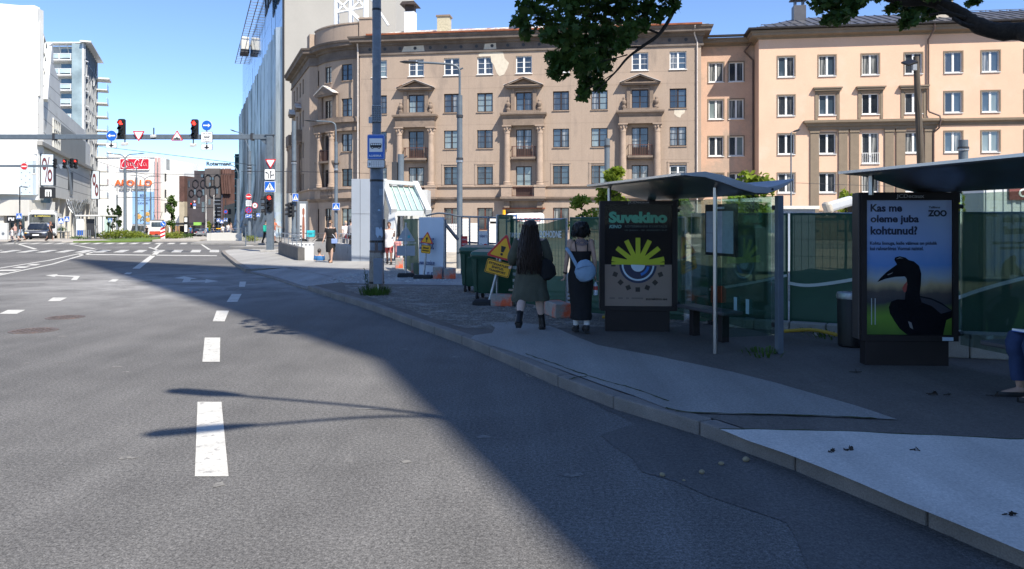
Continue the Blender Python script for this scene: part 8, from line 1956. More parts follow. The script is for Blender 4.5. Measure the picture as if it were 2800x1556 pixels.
A,B,C,D = hp_(1056,508,33.4),hp_(1132,511,33.4),hp_(1159,575,30.9),hp_(1080,575,30.9)
mk('awning_glass', MB().add([A,B,C,D,A+Vector((0,.05,-.05)),B+Vector((0,.05,-.05)),C+Vector((0,.05,-.05)),D+Vector((0,.05,-.05))],[(0,1,2,3),(7,6,5,4),(0,4,5,1),(1,5,6,2),(2,6,7,3),(3,7,4,0)]), M('pale_awning_glass', (.36,.49,.44), .15, var=.08, vs_=1, spec=.8), hu, w=True)
for k in range(6): t = k/5; m = MB(); m.bar(A.lerp(B,t)+Vector((0,-.02,.03)),D.lerp(C,t)+Vector((0,-.02,.03)),.03,.04); mk('awning_bar', m, HUTW, hu, w=True)
m = MB(); m.bar(A+Vector((-.1,0,.18)),B+Vector((.1,0,.12)),.5,.16); mk('roof_edge', m, HUTW, hu, w=True)
m = MB(); m.bar(D+Vector((0,0,-.12)),C+Vector((0,0,-.12)),.12,.2); mk('fascia', m, HUTW, hu, w=True)
for a,b2 in (((1135,503,33.5),(1172,582,30.8)),((1050,497,33.0),(1077,580,30.8))): m = MB(); m.bar(hp_(*a),hp_(*b2),.22,.28); mk('side_fin', m, HUTW, hu, w=True)
m = MB(); m.bar(hp_(1076,583,30.9),hp_(1064,706,30.6),.3,.2); mk('slanting_post', m, HUTW, hu, w=True)
for u in (1083,1098,1118,1132): m = MB(); m.bx(XU(u,34.5)-.05,XU(u,34.5)+.05,34.45,34.55,.12,2.4); mk('door_frame', m, HUTW, hu, w=True)
for u0,u1 in ((1086,1097),(1101,1117),(1120,1131)): m = MB(); m.bx(XU(u0,34.5),XU(u1,34.5),34.56,34.58,.15,2.0); mk('door_glass', m, PANES[1], hu, w=True)
m = MB(); m.ell(hp_(1102,587,32), (.3,.3,.06), 14, 6); mk('ceiling_lamp', m, M('lamp_opal', (.75,.72,.6), .4), hu, w=True)
# stairwell
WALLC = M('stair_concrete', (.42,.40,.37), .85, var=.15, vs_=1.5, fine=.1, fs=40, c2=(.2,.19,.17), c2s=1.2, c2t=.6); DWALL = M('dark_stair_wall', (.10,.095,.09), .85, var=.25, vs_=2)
us = thing('underpass_stairs', 'pedestrian underpass stairs with low concrete walls and a steel handrail', 'stairs', (-9,35,0))
def wslab(name, a, b2, z0, z1a, z1b, t, mat, parent=us):
    a = Vector(a); b2 = Vector(b2); d = (b2-a).normalized(); n = Vector((d.y,-d.x))*t
    m = MB(); q = [a,b2,b2+n,a+n]; m.add([(p.x,p.y,z0) for p in q]+[(a.x,a.y,z1a),(b2.x,b2.y,z1b),((b2+n).x,(b2+n).y,z1b),((a+n).x,(a+n).y,z1a)],[(3,2,1,0),(4,5,6,7),(0,1,5,4),(1,2,6,5),(2,3,7,6),(3,0,4,7)]); return mk(name, m, mat, parent, w=True)
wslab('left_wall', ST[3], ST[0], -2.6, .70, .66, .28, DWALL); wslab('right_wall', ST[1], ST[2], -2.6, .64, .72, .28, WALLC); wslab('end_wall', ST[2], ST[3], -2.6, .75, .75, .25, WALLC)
dS = (ST[3]-ST[0]).normalized()
for k in range(13):
    a = ST[0]+dS*(.05+.42*k); c = ST[1]+dS*(.05+.42*k); z = .1-.165*k; m = MB(); m.slab([(a.x,a.y),(c.x,c.y),(c.x+dS.x*.42,c.y+dS.y*.42),(a.x+dS.x*.42,a.y+dS.y*.42)], z-.5, z); mk('step', m, CONC, us, w=True)
a = ST[0]+dS*5.5; c = ST[1]+dS*5.5; m = MB(); m.slab([(a.x,a.y),(c.x,c.y),(ST[2].x,ST[2].y),(ST[3].x,ST[3].y)], -2.6, -2.0); mk('landing', m, CONC, us, w=True)
def rail(parent, pts, z, h, n, name='handrail', mat=INOX, r=.022):
    m = MB(); q = [Vector((p[0],p[1],z if len(p) < 3 else p[2])) for p in pts]
    for zz in (h,h*.55): m.tube([p+Vector((0,0,zz)) for p in q], r if zz == h else r*.6, 6)
    for i in range(len(q)-1):
        k = max(1,int((q[i+1]-q[i]).length*n))
        for j in range(k+1): p = q[i].lerp(q[i+1],j/k); m.tube([p,p+Vector((0,0,h))], r*.8, 6)
    return mk(name, m, mat, parent, w=True, smooth=True)
o_ = Vector((-.12,-.06)); rail(us, [tuple(ST[0]+o_),tuple(ST[3]+o_),tuple(ST[2]+Vector((.1,.1))),tuple(ST[1]+Vector((.12,.05)))], .68, .5, .8)
m = MB(); A = Vector((ST[1].x-.12,ST[1].y+.1,.95)); B = Vector((ST[1].x-.12+dS.x*3,ST[1].y+dS.y*3,-.3)); m.tube([A,B],.02,6); m.tube([A-Vector((0,0,.3)),B-Vector((0,0,.3))],.02,6); mk('stair_rail', m, BLACK, us, w=True)
o = thing('hoarding_notice', 'white hoarding with red edge and small print on the end wall of the stairs', 'notice', tuple(ST[3].lerp(ST[2],.48)-dS*.06)+(.30,), FA.a); mk('board', MB().bx(-1.2,1.2,-.03,0,-.55,.38), WHITE, o); mk('red_corner', MB().prism([(.55,-.3),(1.18,-.3),(1.18,.3)],-.045,-.031), SIGNRED, o)
for k in range(9): mk('black_mark', MB().bx(-1.1+k*.2,-1.02+k*.2,-.04,-.031,.27,.31), BLACK, o)
for k in range(4): mk('print_line', MB().bx(-.95,-.5,-.04,-.031,.12-k*.09,.14-k*.09), DARK, o)
# poster pillar, far parapet
o = thing('poster_pillar', 'grey advertising pillar with a white poster of an elongated brown figure', 'pillar', (XU(825,47),47,.1)); k_ = 47/F
mk('pillar', MB().bx(-13*k_,13*k_,0,.4,0,2.9), STEEL, o, bev=.03); mk('poster', MB().bx(-5*k_,11*k_,-.02,0,.5,2.75), M('pillar_poster_white', (.66,.65,.62), .6, var=.03), o)
mk('printed_figure', MB().prism([(x*k_*.9+5*k_,z) for x,z in ((-3,.55),(3,.55),(4,1.3),(3,1.9),(1.2,2.0),(3.5,2.15),(3.5,2.4),(0,2.52),(-3.5,2.4),(-3.5,2.15),(-1.2,2.0),(-3,1.9),(-4,1.3))],-.026,-.021), M('poster_figure_brown', (.28,.10,.06), .7), o)
for k in range(4): mk('print_line', MB().bx(-4*k_,0,-.026,-.021,.7+k*.2,.82+k*.2), DARK, o)
o = thing('pale_parapet', 'pale concrete parapet with steel rail and yellow strip round the far stairs', 'parapet', (XU(616,66),66,0)); x0,x1 = XU(575,66),XU(660,66)
b = wpos(o); mk('wall', MB().bx(x0-b.x,x1-b.x,0,.3,-.1,.75), PARA, o, bev=.02); mk('side_wall', MB().bx(x0-b.x-.3,x0-b.x,0,5,-.1,.75), PARA, o); rail(o, [(x0,66.15),(x1,66.15)], .75, .38, .7)
mk('yellow_strip', MB().bx(XU(590,66)-b.x,XU(603,66)-b.x,.1,.2,1.1,1.17), SIGNYEL, o)
# parked delivery bike with turquoise cube, bins and racks near the mall
o = thing('delivery_bicycle', 'dark bicycle with a turquoise delivery cube behind the stair rail', 'bicycle', (XU(852,44),44,.12)); m = MB()
for x in (-.5,.5): mk('wheel', MB().lathe([(.31,-.015),(.34,-.015),(.34,.015),(.31,.015)],(0,0,0),20).xf(Matrix.Translation((x,0,.34)) @ Matrix.Rotation(R(90),4,'X')), RUBBER, o)
mk('frame', MB().tube([(-.5,0,.34),(-.15,0,.34),(.38,0,.8),(-.22,0,.8),(-.15,0,.34)],.018,6).tube([(-.5,0,.34),(-.22,0,.8),(-.25,0,.95)],.016,6).tube([(.5,0,.34),(.36,0,.98),(.3,.25,1.0)],.016,6), BLACK, o); mk('saddle', MB().ell((-.26,0,.96),(.12,.06,.03)), BLACK, o)
cb_ = mk('delivery_cube', MB().box((0,0,0),(.40,.38,.38)), M('turquoise_cube', (.03,.42,.46), .6, var=.06), None, bev=.03); cb_.location = (XU(850,44),44,1.06); tag(cb_, 'turquoise delivery cube strapped on a bicycle behind the stair rail', 'delivery bag'); mk('print', MB().bx(-.12,.12,-.2,-.192,-.06,.06), M('cube_print', (.02,.25,.3), .6), cb_)
def box_thing(name, label, cat, u, v, Y, w, h, d, mat, grp=None, extra=None):
    o = thing(name, label, cat, (XU(u,Y),Y,zg(Y)+.1), 0, grp); mk('body', MB().bx(-w/2,w/2,0,d,0,h), mat, o, bev=.03); return o
o = box_thing('concrete_planter', 'white round-edged concrete planter beside the far crossing at the left edge', 'planter', 13, 655, 70, .9, .75, .9, OFFWH); mk('rim', MB().bx(-.5,.5,-.05,.95,.75,.8), CONC, o)
o = box_thing('information_stand', 'pale slanted information stand with round emblem at the left edge', 'stand', 7, 645, 69, .75, 1.5, .3, M('stand_pale', (.55,.56,.55), .5)); mk('emblem', MB().prism(circ(.13,16,.05,.55),-.02,-.005), STEEL, o)
for i,u in enumerate((161,170,176)): o = box_thing('flower_box', 'cream flower box before the pillars, %s of three' % ('leftmost','middle','rightmost')[i], 'planter', u, 650, 82, .55, .65, .5, M('cream_box', (.5,.44,.36), .8), 'flower boxes before the pillars'); mk('rim', MB().bx(-.3,.3,-.03,.53,.65,.7), MATS['cream_box'], o)
for i,u in enumerate((176,181,186)): o = thing('bicycle_rack', 'steel bicycle rack hoop beside the wire column, %s of three' % ('left','middle','right')[i], 'bicycle rack', (XU(u,74),74,.0), 0, 'bicycle racks'); mk('hoop', MB().tube([(-.3,0,0),(-.3,0,.8),(.3,0,.8),(.3,0,0)],.03,6), STEEL, o); mk('bar', MB().tube([(-.3,0,.4),(.3,0,.4)],.02,6), STEEL, o)
o = thing('tram_stop_shelter', 'grey glazed tram stop shelter with lit poster case left of the grass strip', 'tram stop', (XU(235,78),78,-.1)); mk('roof', MB().bx(-.9,1.6,-.4,3.2,2.35,2.5), OFFWH, o, bev=.04); mk('poster_case', MB().bx(-.85,-.15,-.2,0,.4,2.1), WHITE, o); mk('blue_print', MB().bx(-.8,-.2,-.22,-.2,.45,.95), SIGNBLUE, o); mk('dark_poster', MB().bx(.0,.75,.1,.2,.4,2.1), DARK, o); mk('glass', MB().bx(.8,1.5,2,2.04,.3,2.2), SGL, o)
for x in (-.8,.8,1.5): mk('post', MB().cyl((x,.3,0),(x,.3,2.35),.05,n=8), STEEL, o)
m = MB(); [m.bx(-.25+k*.18,-.20+k*.18,-1.1,-1.05,0,1.0) for k in range(8)]; mk('railing', m, STEEL, o)
o = thing('bus_stop_roof', 'long flat dark bus stop canopy before the dark brick block', 'bus stop', (XU(510,172),172,-1.7)); mk('roof', MB().bx(-3.2,3.0,-1,3,2.6,3.1), DARK, o)
for x in (-2.8,-.5,1.8): mk('post', MB().bx(x-.08,x+.08,0,.15,0,2.5), DARK, o)
mk('back_glass', MB().bx(-3,2,2.4,2.45,.4,2.4), PANES[0], o)
o = thing('information_pillar', 'slim black information pillar with two white panels at the end of the median', 'pillar', (XU(508,105),105,-.5)); mk('pillar', MB().bx(-.28,.28,0,.25,0,2.9), BLACK, o)
for z0,z1 in ((2.15,2.75),(.8,1.8)): mk('white_panel', MB().bx(-.18,.2,-.02,0,z0,z1), WHITE, o)
o = thing('lime_board', 'lime green board on a vehicle roof in the far street', 'board', (XU(540,166),166,-.35)); mk('panel', MB().bx(-.85,.85,0,.1,1.2,1.85), M('lime_board_green', (.3,.6,.12), .5), o); mk('mount', MB().bx(-.5,-.4,.1,.2,-1.3,1.2).bx(.4,.5,.1,.2,-1.3,1.2), DARK, o)
o = thing('tree_guard', 'ring of wooden stakes guarding the young tree on the median', 'tree guard', (XU(470,100),100,-.35))
for k in range(10): a = k*.628; mk('stake', MB().box((.9*math.cos(a),.9*math.sin(a),.75),(.12,.08,1.5)), M('stake_wood', (.33,.20,.11), .8, var=.2), o)

# ------------------------------------------------------------------ vehicles
def wheel(o, x, y, r, w): 
    q = mk('wheel', MB().lathe([(r*.62,-w/2),(r*.95,-w/2),(r,-w*.35),(r,w*.35),(r*.95,w/2),(r*.62,w/2)],(0,0,0),18).xf(Matrix.Translation((x,y,r)) @ Matrix.Rotation(R(90),4,'Y')), RUBBER, o, smooth=True)
    mk('rim', MB().lathe([(.01,-w*.42),(r*.62,-w*.40),(r*.62,w*.40),(.01,w*.42)],(0,0,0),12).xf(Matrix.Translation((x,y,r)) @ Matrix.Rotation(R(90),4,'Y')), GALV, q)
def car(label, loc, rz, c, L_=4.5, W2=1.85, H=1.6, suv=True, front=True, grp='cars on the street', name='parked_car'):
    """front of the car looks to -y"""
    o = thing(name, label, 'car', loc, rz, grp); pm = M('car_paint_%s' % len(MATS), c, .28, metal=.35, var=.04, coat=.8); hw = W2/2
    y0,y1 = -L_/2,L_/2; rings = []
    for y,w_,zb,zt in ((y0,.78,.34,.62),(y0+.10,.92,.24,.80),(y0+.35,.98,.22,.92),(y0+1.2,1.0,.22,1.02),(y0+2.4,1.0,.22,1.04),(y1-.7,1.0,.24,1.05),(y1-.12,.95,.28,1.0),(y1,.84,.38,.85)):
        w = hw*w_; rings.append([(-w*.92,y,zb),(w*.92,y,zb),(w,y,zb+.14),(w,y,zb+(zt-zb)*.62),(w*.93,y,zt-.05),(w*.75,y,zt),(-w*.75,y,zt),(-w*.93,y,zt-.05),(-w,y,zb+(zt-zb)*.62),(-w,y,zb+.14)])
    mk('body', MB().loft(rings), pm, o, smooth=True, bev=.01)
    ca = []; 
    for y,w_,z in ((y0+1.05,.80,1.0),(y0+1.75,.72,H-.06),(y0+2.3,.70,H),(y1-1.0,.70,H-.04),(y1-.18,.78,1.02)): w = hw*w_; ca.append([(-hw*.86,y if z < 1.1 else y,1.0),(hw*.86,y,1.0),(w,y,z),(-w,y,z)])
    mk('cabin', MB().loft(ca), pm, o, smooth=True)
    ws = MB().add([(-hw*.80,y0+1.02,1.03),(hw*.80,y0+1.02,1.03),(hw*.68,y0+1.70,H-.08),(-hw*.68,y0+1.70,H-.08)],[(0,1,2,3)]); mk('windscreen', ws.xf(Matrix.Translation((0,-.02,.015))), PANES[0], o)
    mk('rear_window', MB().add([(-hw*.76,y1-.2,1.06),(hw*.76,y1-.2,1.06),(hw*.66,y1-.9,H-.08),(-hw*.66,y1-.9,H-.08)],[(0,1,2,3)]).xf(Matrix.Translation((0,.03,.02))), PANES[0], o)
    for sx in (-1,1):
        mk('side_window', MB().add([(sx*hw*.875,y0+1.35,1.06),(sx*hw*.875,y1-.55,1.06),(sx*hw*.73,y1-1.0,H-.12),(sx*hw*.74,y0+1.85,H-.12)],[(0,1,2,3)]), PANES[0], o)
        for y in (y0+.85,y1-.85): wheel(o, sx*(hw-.12), y, .34, .22)
        mk('mirror', MB().ell((sx*(hw+.10),y0+1.35,1.05),(.11,.07,.08),8,6), pm, o)
        mk('headlight', MB().box((sx*hw*.72,y0+.10,.72),(.34,.10,.12),rz=sx*R(22)), M('headlight_glass', (.55,.58,.6), .1, spec=.9), o, bev=.02); mk('tail_light', MB().box((sx*hw*.78,y1-.05,.88),(.26,.06,.16)), SIGNRED, o, bev=.02)
    mk('grille', MB().prism(rrect(W2*.5,.22,.05,0,.58),y0-.012,y0+.1), BLACK, o); mk('number_plate', MB().bx(-.26,.26,y0-.03,y0-.012,.45,.56), WHITE, o); mk('bumper_inset', MB().prism(rrect(W2*.75,.12,.04,0,.34),y0-.004,y0+.2), BLACK, o); mk('rear_plate', MB().bx(-.26,.26,y1+.002,y1+.02,.62,.73), WHITE, o)
    return o
o = car('dark grey sport utility car waiting at the left crossing, facing the viewer', (XU(96,72),72.6,0), R(25), (.045,.05,.065), 4.6, 1.95, 1.62); mk('turn_light', MB().box((-.78,-2.26,.70),(.16,.08,.08)), SIGNYEL, o)
car('silver car driving away in the far street', (XU(550,146),148,zg(147)), math.pi-R(5), (.35,.37,.40), 4.4, 1.75, 1.5); car('dark car beside the silver one in the far street', (XU(535,150),152,zg(152)), math.pi, (.02,.02,.025), 4.4, 1.8, 1.6); car('dark blue car behind the pale parapet', (XU(603,104),106,zg(106)), 0, (.02,.03,.055), 4.4, 1.8, 1.45)
o = thing('city_bus', 'white city bus with large dark windscreen and yellow destination display at the left', 'bus', (XU(116,80),80,-.1), R(28)); BUSW = M('bus_white', (.66,.67,.66), .35, var=.03, coat=.4)
mk('body', MB().bx(-1.27,1.27,0,12,.32,2.75), BUSW, o, bev=.12); mk('roof_unit', MB().bx(-1.0,1.0,.3,9,2.75,3.02), BUSW, o, bev=.08); mk('windscreen', MB().prism(rrect(2.34,1.5,.14,0,1.85),-.03,.02), PANES[0], o); mk('display', MB().bx(-.95,.95,-.05,-.03,2.3,2.52), BLACK, o); text('2 MÕIGU', M('display_amber', (.75,.65,.15), .5, emit=.5), o, 0, 2.41, 1.4, .14, -.053); mk('bumper', MB().bx(-1.2,1.2,-.06,.1,.32,.62), DARK, o, bev=.03)
for sx in (-1,1): mk('headlight', MB().box((sx*.95,-.04,.8),(.35,.06,.16)), MATS['headlight_glass'], o, bev=.02); mk('mirror', MB().box((sx*1.45,-.15,2.1),(.14,.1,.5)), BLACK, o, bev=.02); wheel(o, sx*1.1, 2.4, .48, .28); mk('side_window', MB().bx(sx*1.272-.004,sx*1.272+.004,.6,11.4,1.35,2.35), PANES[0], o)
o = thing('tram', 'white and red tram coming down the street with raised pantograph', 'tram', (XU(428,145),145,zg(145)), R(22)); mk('body', MB().bx(-1.2,1.2,0,18,1.0,3.0), BUSW, o, bev=.12); mk('skirt', MB().bx(-1.22,1.22,-.03,18,.35,1.0), M('tram_red', (.48,.06,.03), .4), o, bev=.05); mk('windscreen', MB().prism(rrect(1.75,.9,.14,0,2.3),-.03,.02), PANES[4], o)
for sx in (-1,1): mk('side_window', MB().bx(sx*1.203-.004,sx*1.203+.004,1,17,1.6,2.6), PANES[0], o); mk('headlight', MB().prism(circ(.11,12,sx*.75,1.15),-.04,.01), MATS['headlight_glass'], o); mk('pantograph_bar', MB().bar((sx*.3,4,3.05),(sx*.75,5,4.7),.06), DARK, o)
mk('roof_unit', MB().bx(-.9,.9,1,10,3.0,3.2), DARK, o); mk('pantograph_head', MB().bar((-.85,5,4.7),(.85,5,4.7),.07), DARK, o); mk('coupler', MB().bx(-.25,.25,-.3,.1,.3,.5), BLACK, o)
o = thing('dark_van', 'dark van standing behind the median lamps before the blue poster', 'van', (XU(377,122),122,zg(122)), R(26)); mk('body', MB().prism([(-.95,.35),(.95,.35),(.95,1.2),(.8,1.95),(-.8,1.95),(-.95,1.2)],0,4.6), M('van_dark', (.05,.06,.075), .35, coat=.5), o, bev=.06); mk('windscreen', MB().prism([(-.85,1.2),(.85,1.2),(.74,1.85),(-.74,1.85)],-.02,.01), PANES[1], o)
for sx in (-1,1): wheel(o, sx*.82, .9, .33, .2); mk('headlight', MB().box((sx*.7,-.03,.85),(.25,.05,.13)), MATS['headlight_glass'], o)
# ------------------------------------------------------------------ trees, bushes, weeds and litter
MAPLE = leafmat('maple_leaf', (.045,.095,.02), (.08,.13,.025), .42); LIME_L = leafmat('yellow_green_leaf', (.22,.29,.03), (.32,.36,.05), .5); MID_L = leafmat('mid_green_leaf', (.07,.13,.025), (.11,.19,.035), .4); DARK_L = leafmat('dark_green_leaf', (.03,.065,.02), (.055,.10,.025), .3); HEDGE = leafmat('yellow_hedge_leaf', (.20,.23,.03), (.13,.19,.03), .35)
BARK = M('tree_bark', (.030,.024,.019), .9, var=.3, vs_=4, fine=.25, fs=25, bump=.8, bs=18)
LEAF5 = [(0,-.5),(.16,-.30),(.48,-.34),(.36,-.06),(.52,.18),(.24,.16),(.20,.38),(0,.56),(-.20,.38),(-.24,.16),(-.52,.18),(-.36,-.06),(-.48,-.34),(-.16,-.30)]
LEAF2 = [(0,-.5),(.26,-.1),(.16,.3),(0,.5),(-.16,.3),(-.26,-.1)]
def leaf(mb, c, size, r_, shape, droop=.6):
    n = Vector((r_.gauss(0,.6),r_.gauss(0,.6),r_.uniform(.1,1.0))).normalized(); up_ = Vector((r_.gauss(0,.5),r_.gauss(0,.5),-droop)); up_ = (up_-n*up_.dot(n)).normalized(); sx = up_.cross(n)
    k = size*r_.uniform(.65,1.15); fold = r_.uniform(.0,.25); pts = [c+sx*x*k+up_*y*k+n*abs(x)*k*fold for x,y in shape]
    mb.add(pts, [tuple(range(len(pts)))])
def foliage(name, blobs, size, mat, parent, seed, shape=LEAF2, dens=1.0, droop=.6, w=True):
    r_ = random.Random(seed); m = MB()
    for c,rad,n in blobs:
        for k in range(int(n*dens)):
            d = Vector((r_.gauss(0,1),r_.gauss(0,1),r_.gauss(0,1))).normalized()*(r_.random()**.42)
            leaf(m, Vector(c)+Vector((d.x*rad[0],d.y*rad[1],d.z*rad[2])), size, r_, shape, droop)
    return mk(name, m, mat, parent, w=w)
mt = thing('maple_tree', 'large maple whose dark branches and leaves hang into the top of the picture', 'tree', (10.4,9.4,.1)); r_ = random.Random(21)
def B(u,v,Y=12.5): return P(u,v,Y)
mk('trunk', MB().tube(smooth_path([(10.4,9.4,0),(10.3,9.5,2.2),(10.2,9.8,4.2),(10.0,9.9,7.5),(9.9,9.8,12)],4),[.42]*4+[.36]*4+[.32]*4+[.22]*4+[.1],12), BARK, mt, smooth=True, w=True)
def limb_(pts, r0, r1, nm='branch'): q = smooth_path(pts,5); n = len(q); q = [p+Vector((noise.noise(p*1.7),noise.noise(p*1.7+Vector((5,0,0))),noise.noise(p*1.7+Vector((0,7,0)))))*r0*.35 for p in q]; m = MB(); m.tube(q,[(r0+(r1-r0)*i/(n-1))*(1+.22*noise.noise((i*.9,r0*50,1.0))) for i in range(n)],10); mk(nm, m, BARK, mt, smooth=True, w=True)
limb_([(10.2,9.8,4.6),B(2900,88,11.5),B(2790,84,12),B(2700,80,12.2),B(2650,58,12.3),B(2605,26,12.4),B(2540,6,12.5),B(2460,2,12.6),B(2380,-18,12.7),B(2250,-30,12.8)], .17, .05)
limb_([B(2690,78,12.2),B(2640,70,12.2),B(2605,50,12.2),B(2625,66,12.1)], .05, .02, 'twig'); limb_([B(2560,18,12.4),B(2610,45,12.3),B(2630,65,12.3)], .045, .03, 'twig'); limb_([B(2540,40,12.4),B(2590,35,12.3),B(2640,50,12.2)], .02, .03, 'twig')
limb_([B(2380,-18,12.7),B(2100,-120,12.8),B(1880,-60,12.8),B(1850,10,12.7),B(1832,50,12.7),B(1800,95,12.6),B(1755,128,12.6),B(1715,160,12.6),B(1685,195,12.5),B(1650,230,12.5),B(1625,255,12.5)], .05, .008)
limb_([B(1755,128,12.6),B(1690,130,12.6),B(1620,128,12.6),B(1560,118,12.6)], .02, .006, 'twig'); limb_([B(1715,150,12.6),B(1660,165,12.5),B(1600,175,12.5)], .012, .004, 'twig'); limb_([B(1680,200,12.5),B(1640,225,12.5),B(1600,245,12.5)], .01, .004, 'twig'); limb_([B(1800,90,12.6),B(1740,70,12.6),B(1650,50,12.7),B(1540,40,12.7),B(1430,60,12.7)], .02, .005, 'twig'); limb_([B(1850,0,12.7),B(1700,-30,12.8),B(1550,-20,12.8),B(1430,20,12.8)], .025, .005, 'twig')
S_ = 12.5/F; bl = []
for u,v,r in ((1450,25,38),(1420,55,24),(1440,85,24),(1500,55,44),(1560,30,50),(1620,30,52),(1680,30,52),(1740,25,46),(1790,35,34),(1835,15,26),(1545,95,40),(1600,105,46),(1660,95,42),(1720,85,28),(1560,150,44),(1530,190,34),(1515,160,22),(1600,165,46),(1650,150,36),(1610,212,36),(1595,255,22),(1650,185,26),(1500,100,26),(1575,125,30),(1755,70,22),(1700,125,20),(1640,235,16),(1520,-40,60),(1610,-60,80),(1700,-60,80),(1800,-50,60),(1900,-60,60),
              (2245,8,34),(2290,12,30),(2318,35,22),(2272,52,22),(2345,2,24),(2300,50,16),(2470,18,24),(2480,50,20),(2510,25,24),(2485,62,14),(2545,38,20),(2565,10,24),(2440,20,12),(2665,2,16),(2400,-40,60),(2300,-50,60),(2550,-50,60)):
    rr_ = r*S_; bl.append((B(u,v,12.5+r_.uniform(-.5,.5)),(rr_,max(rr_,.25),rr_*.9),int(26+rr_*rr_*950)))
foliage('crown', bl, .135, MAPLE, mt, 5, LEAF5, 1.2, .7)
bl = []
for k in range(34): a = r_.uniform(0,6.28); q = r_.uniform(1.5,6.2); z = r_.uniform(6.8,13); bl.append(((9.5+q*math.cos(a)*.9,7.0+q*math.sin(a)*.8,z),(1.5,1.5,.8),60))
bl += [((.4,7.9,7.4),(1.2,.9,.5),90),((-.4,8.6,7.6),(.7,.6,.35),50),((1.6,7.4,7.6),(1.3,1.0,.6),110),((2.8,7.2,7.8),(1.4,1.1,.7),110),((-.2,9.6,8.4),(.6,.5,.3),36),((1.0,9.2,8.2),(1.1,.8,.5),80)]
foliage('upper_crown', bl, .22, MAPLE, mt, 6, LEAF5, 1.0, .5); limb_([(10.1,9.8,6.5),(7,9,7.6),(4,8,8.1),(1.5,7.6,7.8),(-.3,8.5,7.6)], .12, .02)
def tree(label, name, u, Y, vb, vt, wpx, mat, seed, n=700, size=.12, col_=False, grp=None, trunk=.05, loose=1.0):
    x = XU(u,Y); zb = zg(Y)+.1; zt = ZV(vt,Y); z0 = ZV(vb,Y); rx = wpx*Y/F/2; o = thing(name, label, 'tree', (x,Y,zb), 0, grp); r_ = random.Random(seed); h = zt-z0
    mk('trunk', MB().tube([(0,0,0),(.03,.0,(z0-zb)*.6),(0,0.02,(zt-zb)*.8)],[trunk,trunk*.8,trunk*.3],8), BARK, o, smooth=True); bl = []; m = MB()
    for k in range(int(16*loose)+6):
        t = r_.random(); prof = (math.sin(math.pi*min(1,.16+t*.80))**.7); a = r_.uniform(0,6.28); q = rx*prof*r_.uniform(.35,.85); c = (q*math.cos(a),q*math.sin(a),z0-zb+h*t*.94); bl.append((c,(rx*.36,rx*.36,h*.075+rx*.10),n/24)); m.tube([(0,0,max(.2,c[2]-h*.15)),(c[0]*.5,c[1]*.5,c[2]-h*.04),c],[trunk*.4,trunk*.25,.004],5)
    mk('limb', m, BARK, o)['kind'] = 'stuff'; foliage('crown', bl, size, mat, o, seed, LEAF2, 1.0, .3, False); return o
tree('slender yellow-green young tree rising behind the roof of the left shelter', 'young_tree', 1678, 21, 580, 462, 112, LIME_L, 31, 2300, .16); tree('sparse yellow-green sapling left of the left poster case', 'sapling', 1592, 20, 620, 536, 96, LIME_L, 32, 900, .13, loose=.7); tree('round mid-green young tree right of the left poster case', 'young_tree', 1868, 24, 640, 538, 96, MID_L, 33, 2200, .15)
tree('yellow-green young tree seen through and above the glass of the left shelter', 'young_tree', 2060, 20, 640, 466, 165, LIME_L, 34, 1900, .17); tree('small green tree top behind the machine boom', 'young_tree', 2312, 27, 600, 512, 50, LIME_L, 35, 700, .13); tree('yellow-green sapling right of the bird poster before the grey pole', 'sapling', 2612, 18, 620, 528, 74, LIME_L, 36, 900, .13)
tree('slim columnar green tree on the median right of the tram', 'columnar_tree', 468, 100, 622, 532, 34, MID_L, 41, 1500, .30, trunk=.12); tree('dark green tree before the white cinema block, rightmost of the clump', 'columnar_tree', 324, 115, 618, 562, 22, DARK_L, 42, 700, .32, grp='dark trees before the cinema block', trunk=.1); tree('dark green tree in the middle of the clump before the white block', 'columnar_tree', 307, 118, 622, 566, 20, DARK_L, 43, 600, .32, grp='dark trees before the cinema block', trunk=.1); tree('thin dark green tree at the left of the clump before the white block', 'columnar_tree', 296, 120, 615, 562, 11, DARK_L, 44, 320, .3, grp='dark trees before the cinema block', trunk=.1); tree('feathery yellow-green tree before the flagpoles in the far street', 'young_tree', 571, 130, 630, 604, 14, LIME_L, 45, 300, .3, trunk=.08)
def bush(label, u, Y, w, h, mat, seed, n=500, size=.16, cat='bush', name='bush', d=None, z=None):
    zb = zg(Y)+.1 if z is None else z; o = thing(name, label, cat, (XU(u,Y),Y,zb)); bl = [((r_.uniform(-w/2,w/2),r_.uniform(-(d or w)/2,(d or w)/2)*.6,h*r_.uniform(.25,.75)),(w*.16+.2,w*.16+.2,h*.32),n/14) for k in range(14)]
    foliage('leaves', bl, size, mat, o, seed, LEAF2, 1, -.4, False); mk('stem', MB().tube([(0,0,0),(.05,.02,h*.6)],.03,5), BARK, o); return o
bush('yellow-green bush at the front tip of the median, left of the lamp foot', 315, 72, 2.0, 1.05, HEDGE, 51, 900, .17); bush('yellow-green bush around the foot of the nearest median lamp', 345, 78, 2.4, .95, HEDGE, 52, 800, .18); bush('yellow-green hedge strip left of the tram', 371, 84, 2.4, .8, HEDGE, 53, 900, .18); bush('yellow-green bush in front of the striped board', 463, 73, 1.3, .6, HEDGE, 54, 700, .16); bush('yellow-green hedge right of the striped board', 484, 76, 1.6, .8, HEDGE, 55, 700, .17); bush('low green bush at the right end of the planted median', 508, 80, 1.0, .6, MID_L, 56, 300, .15)
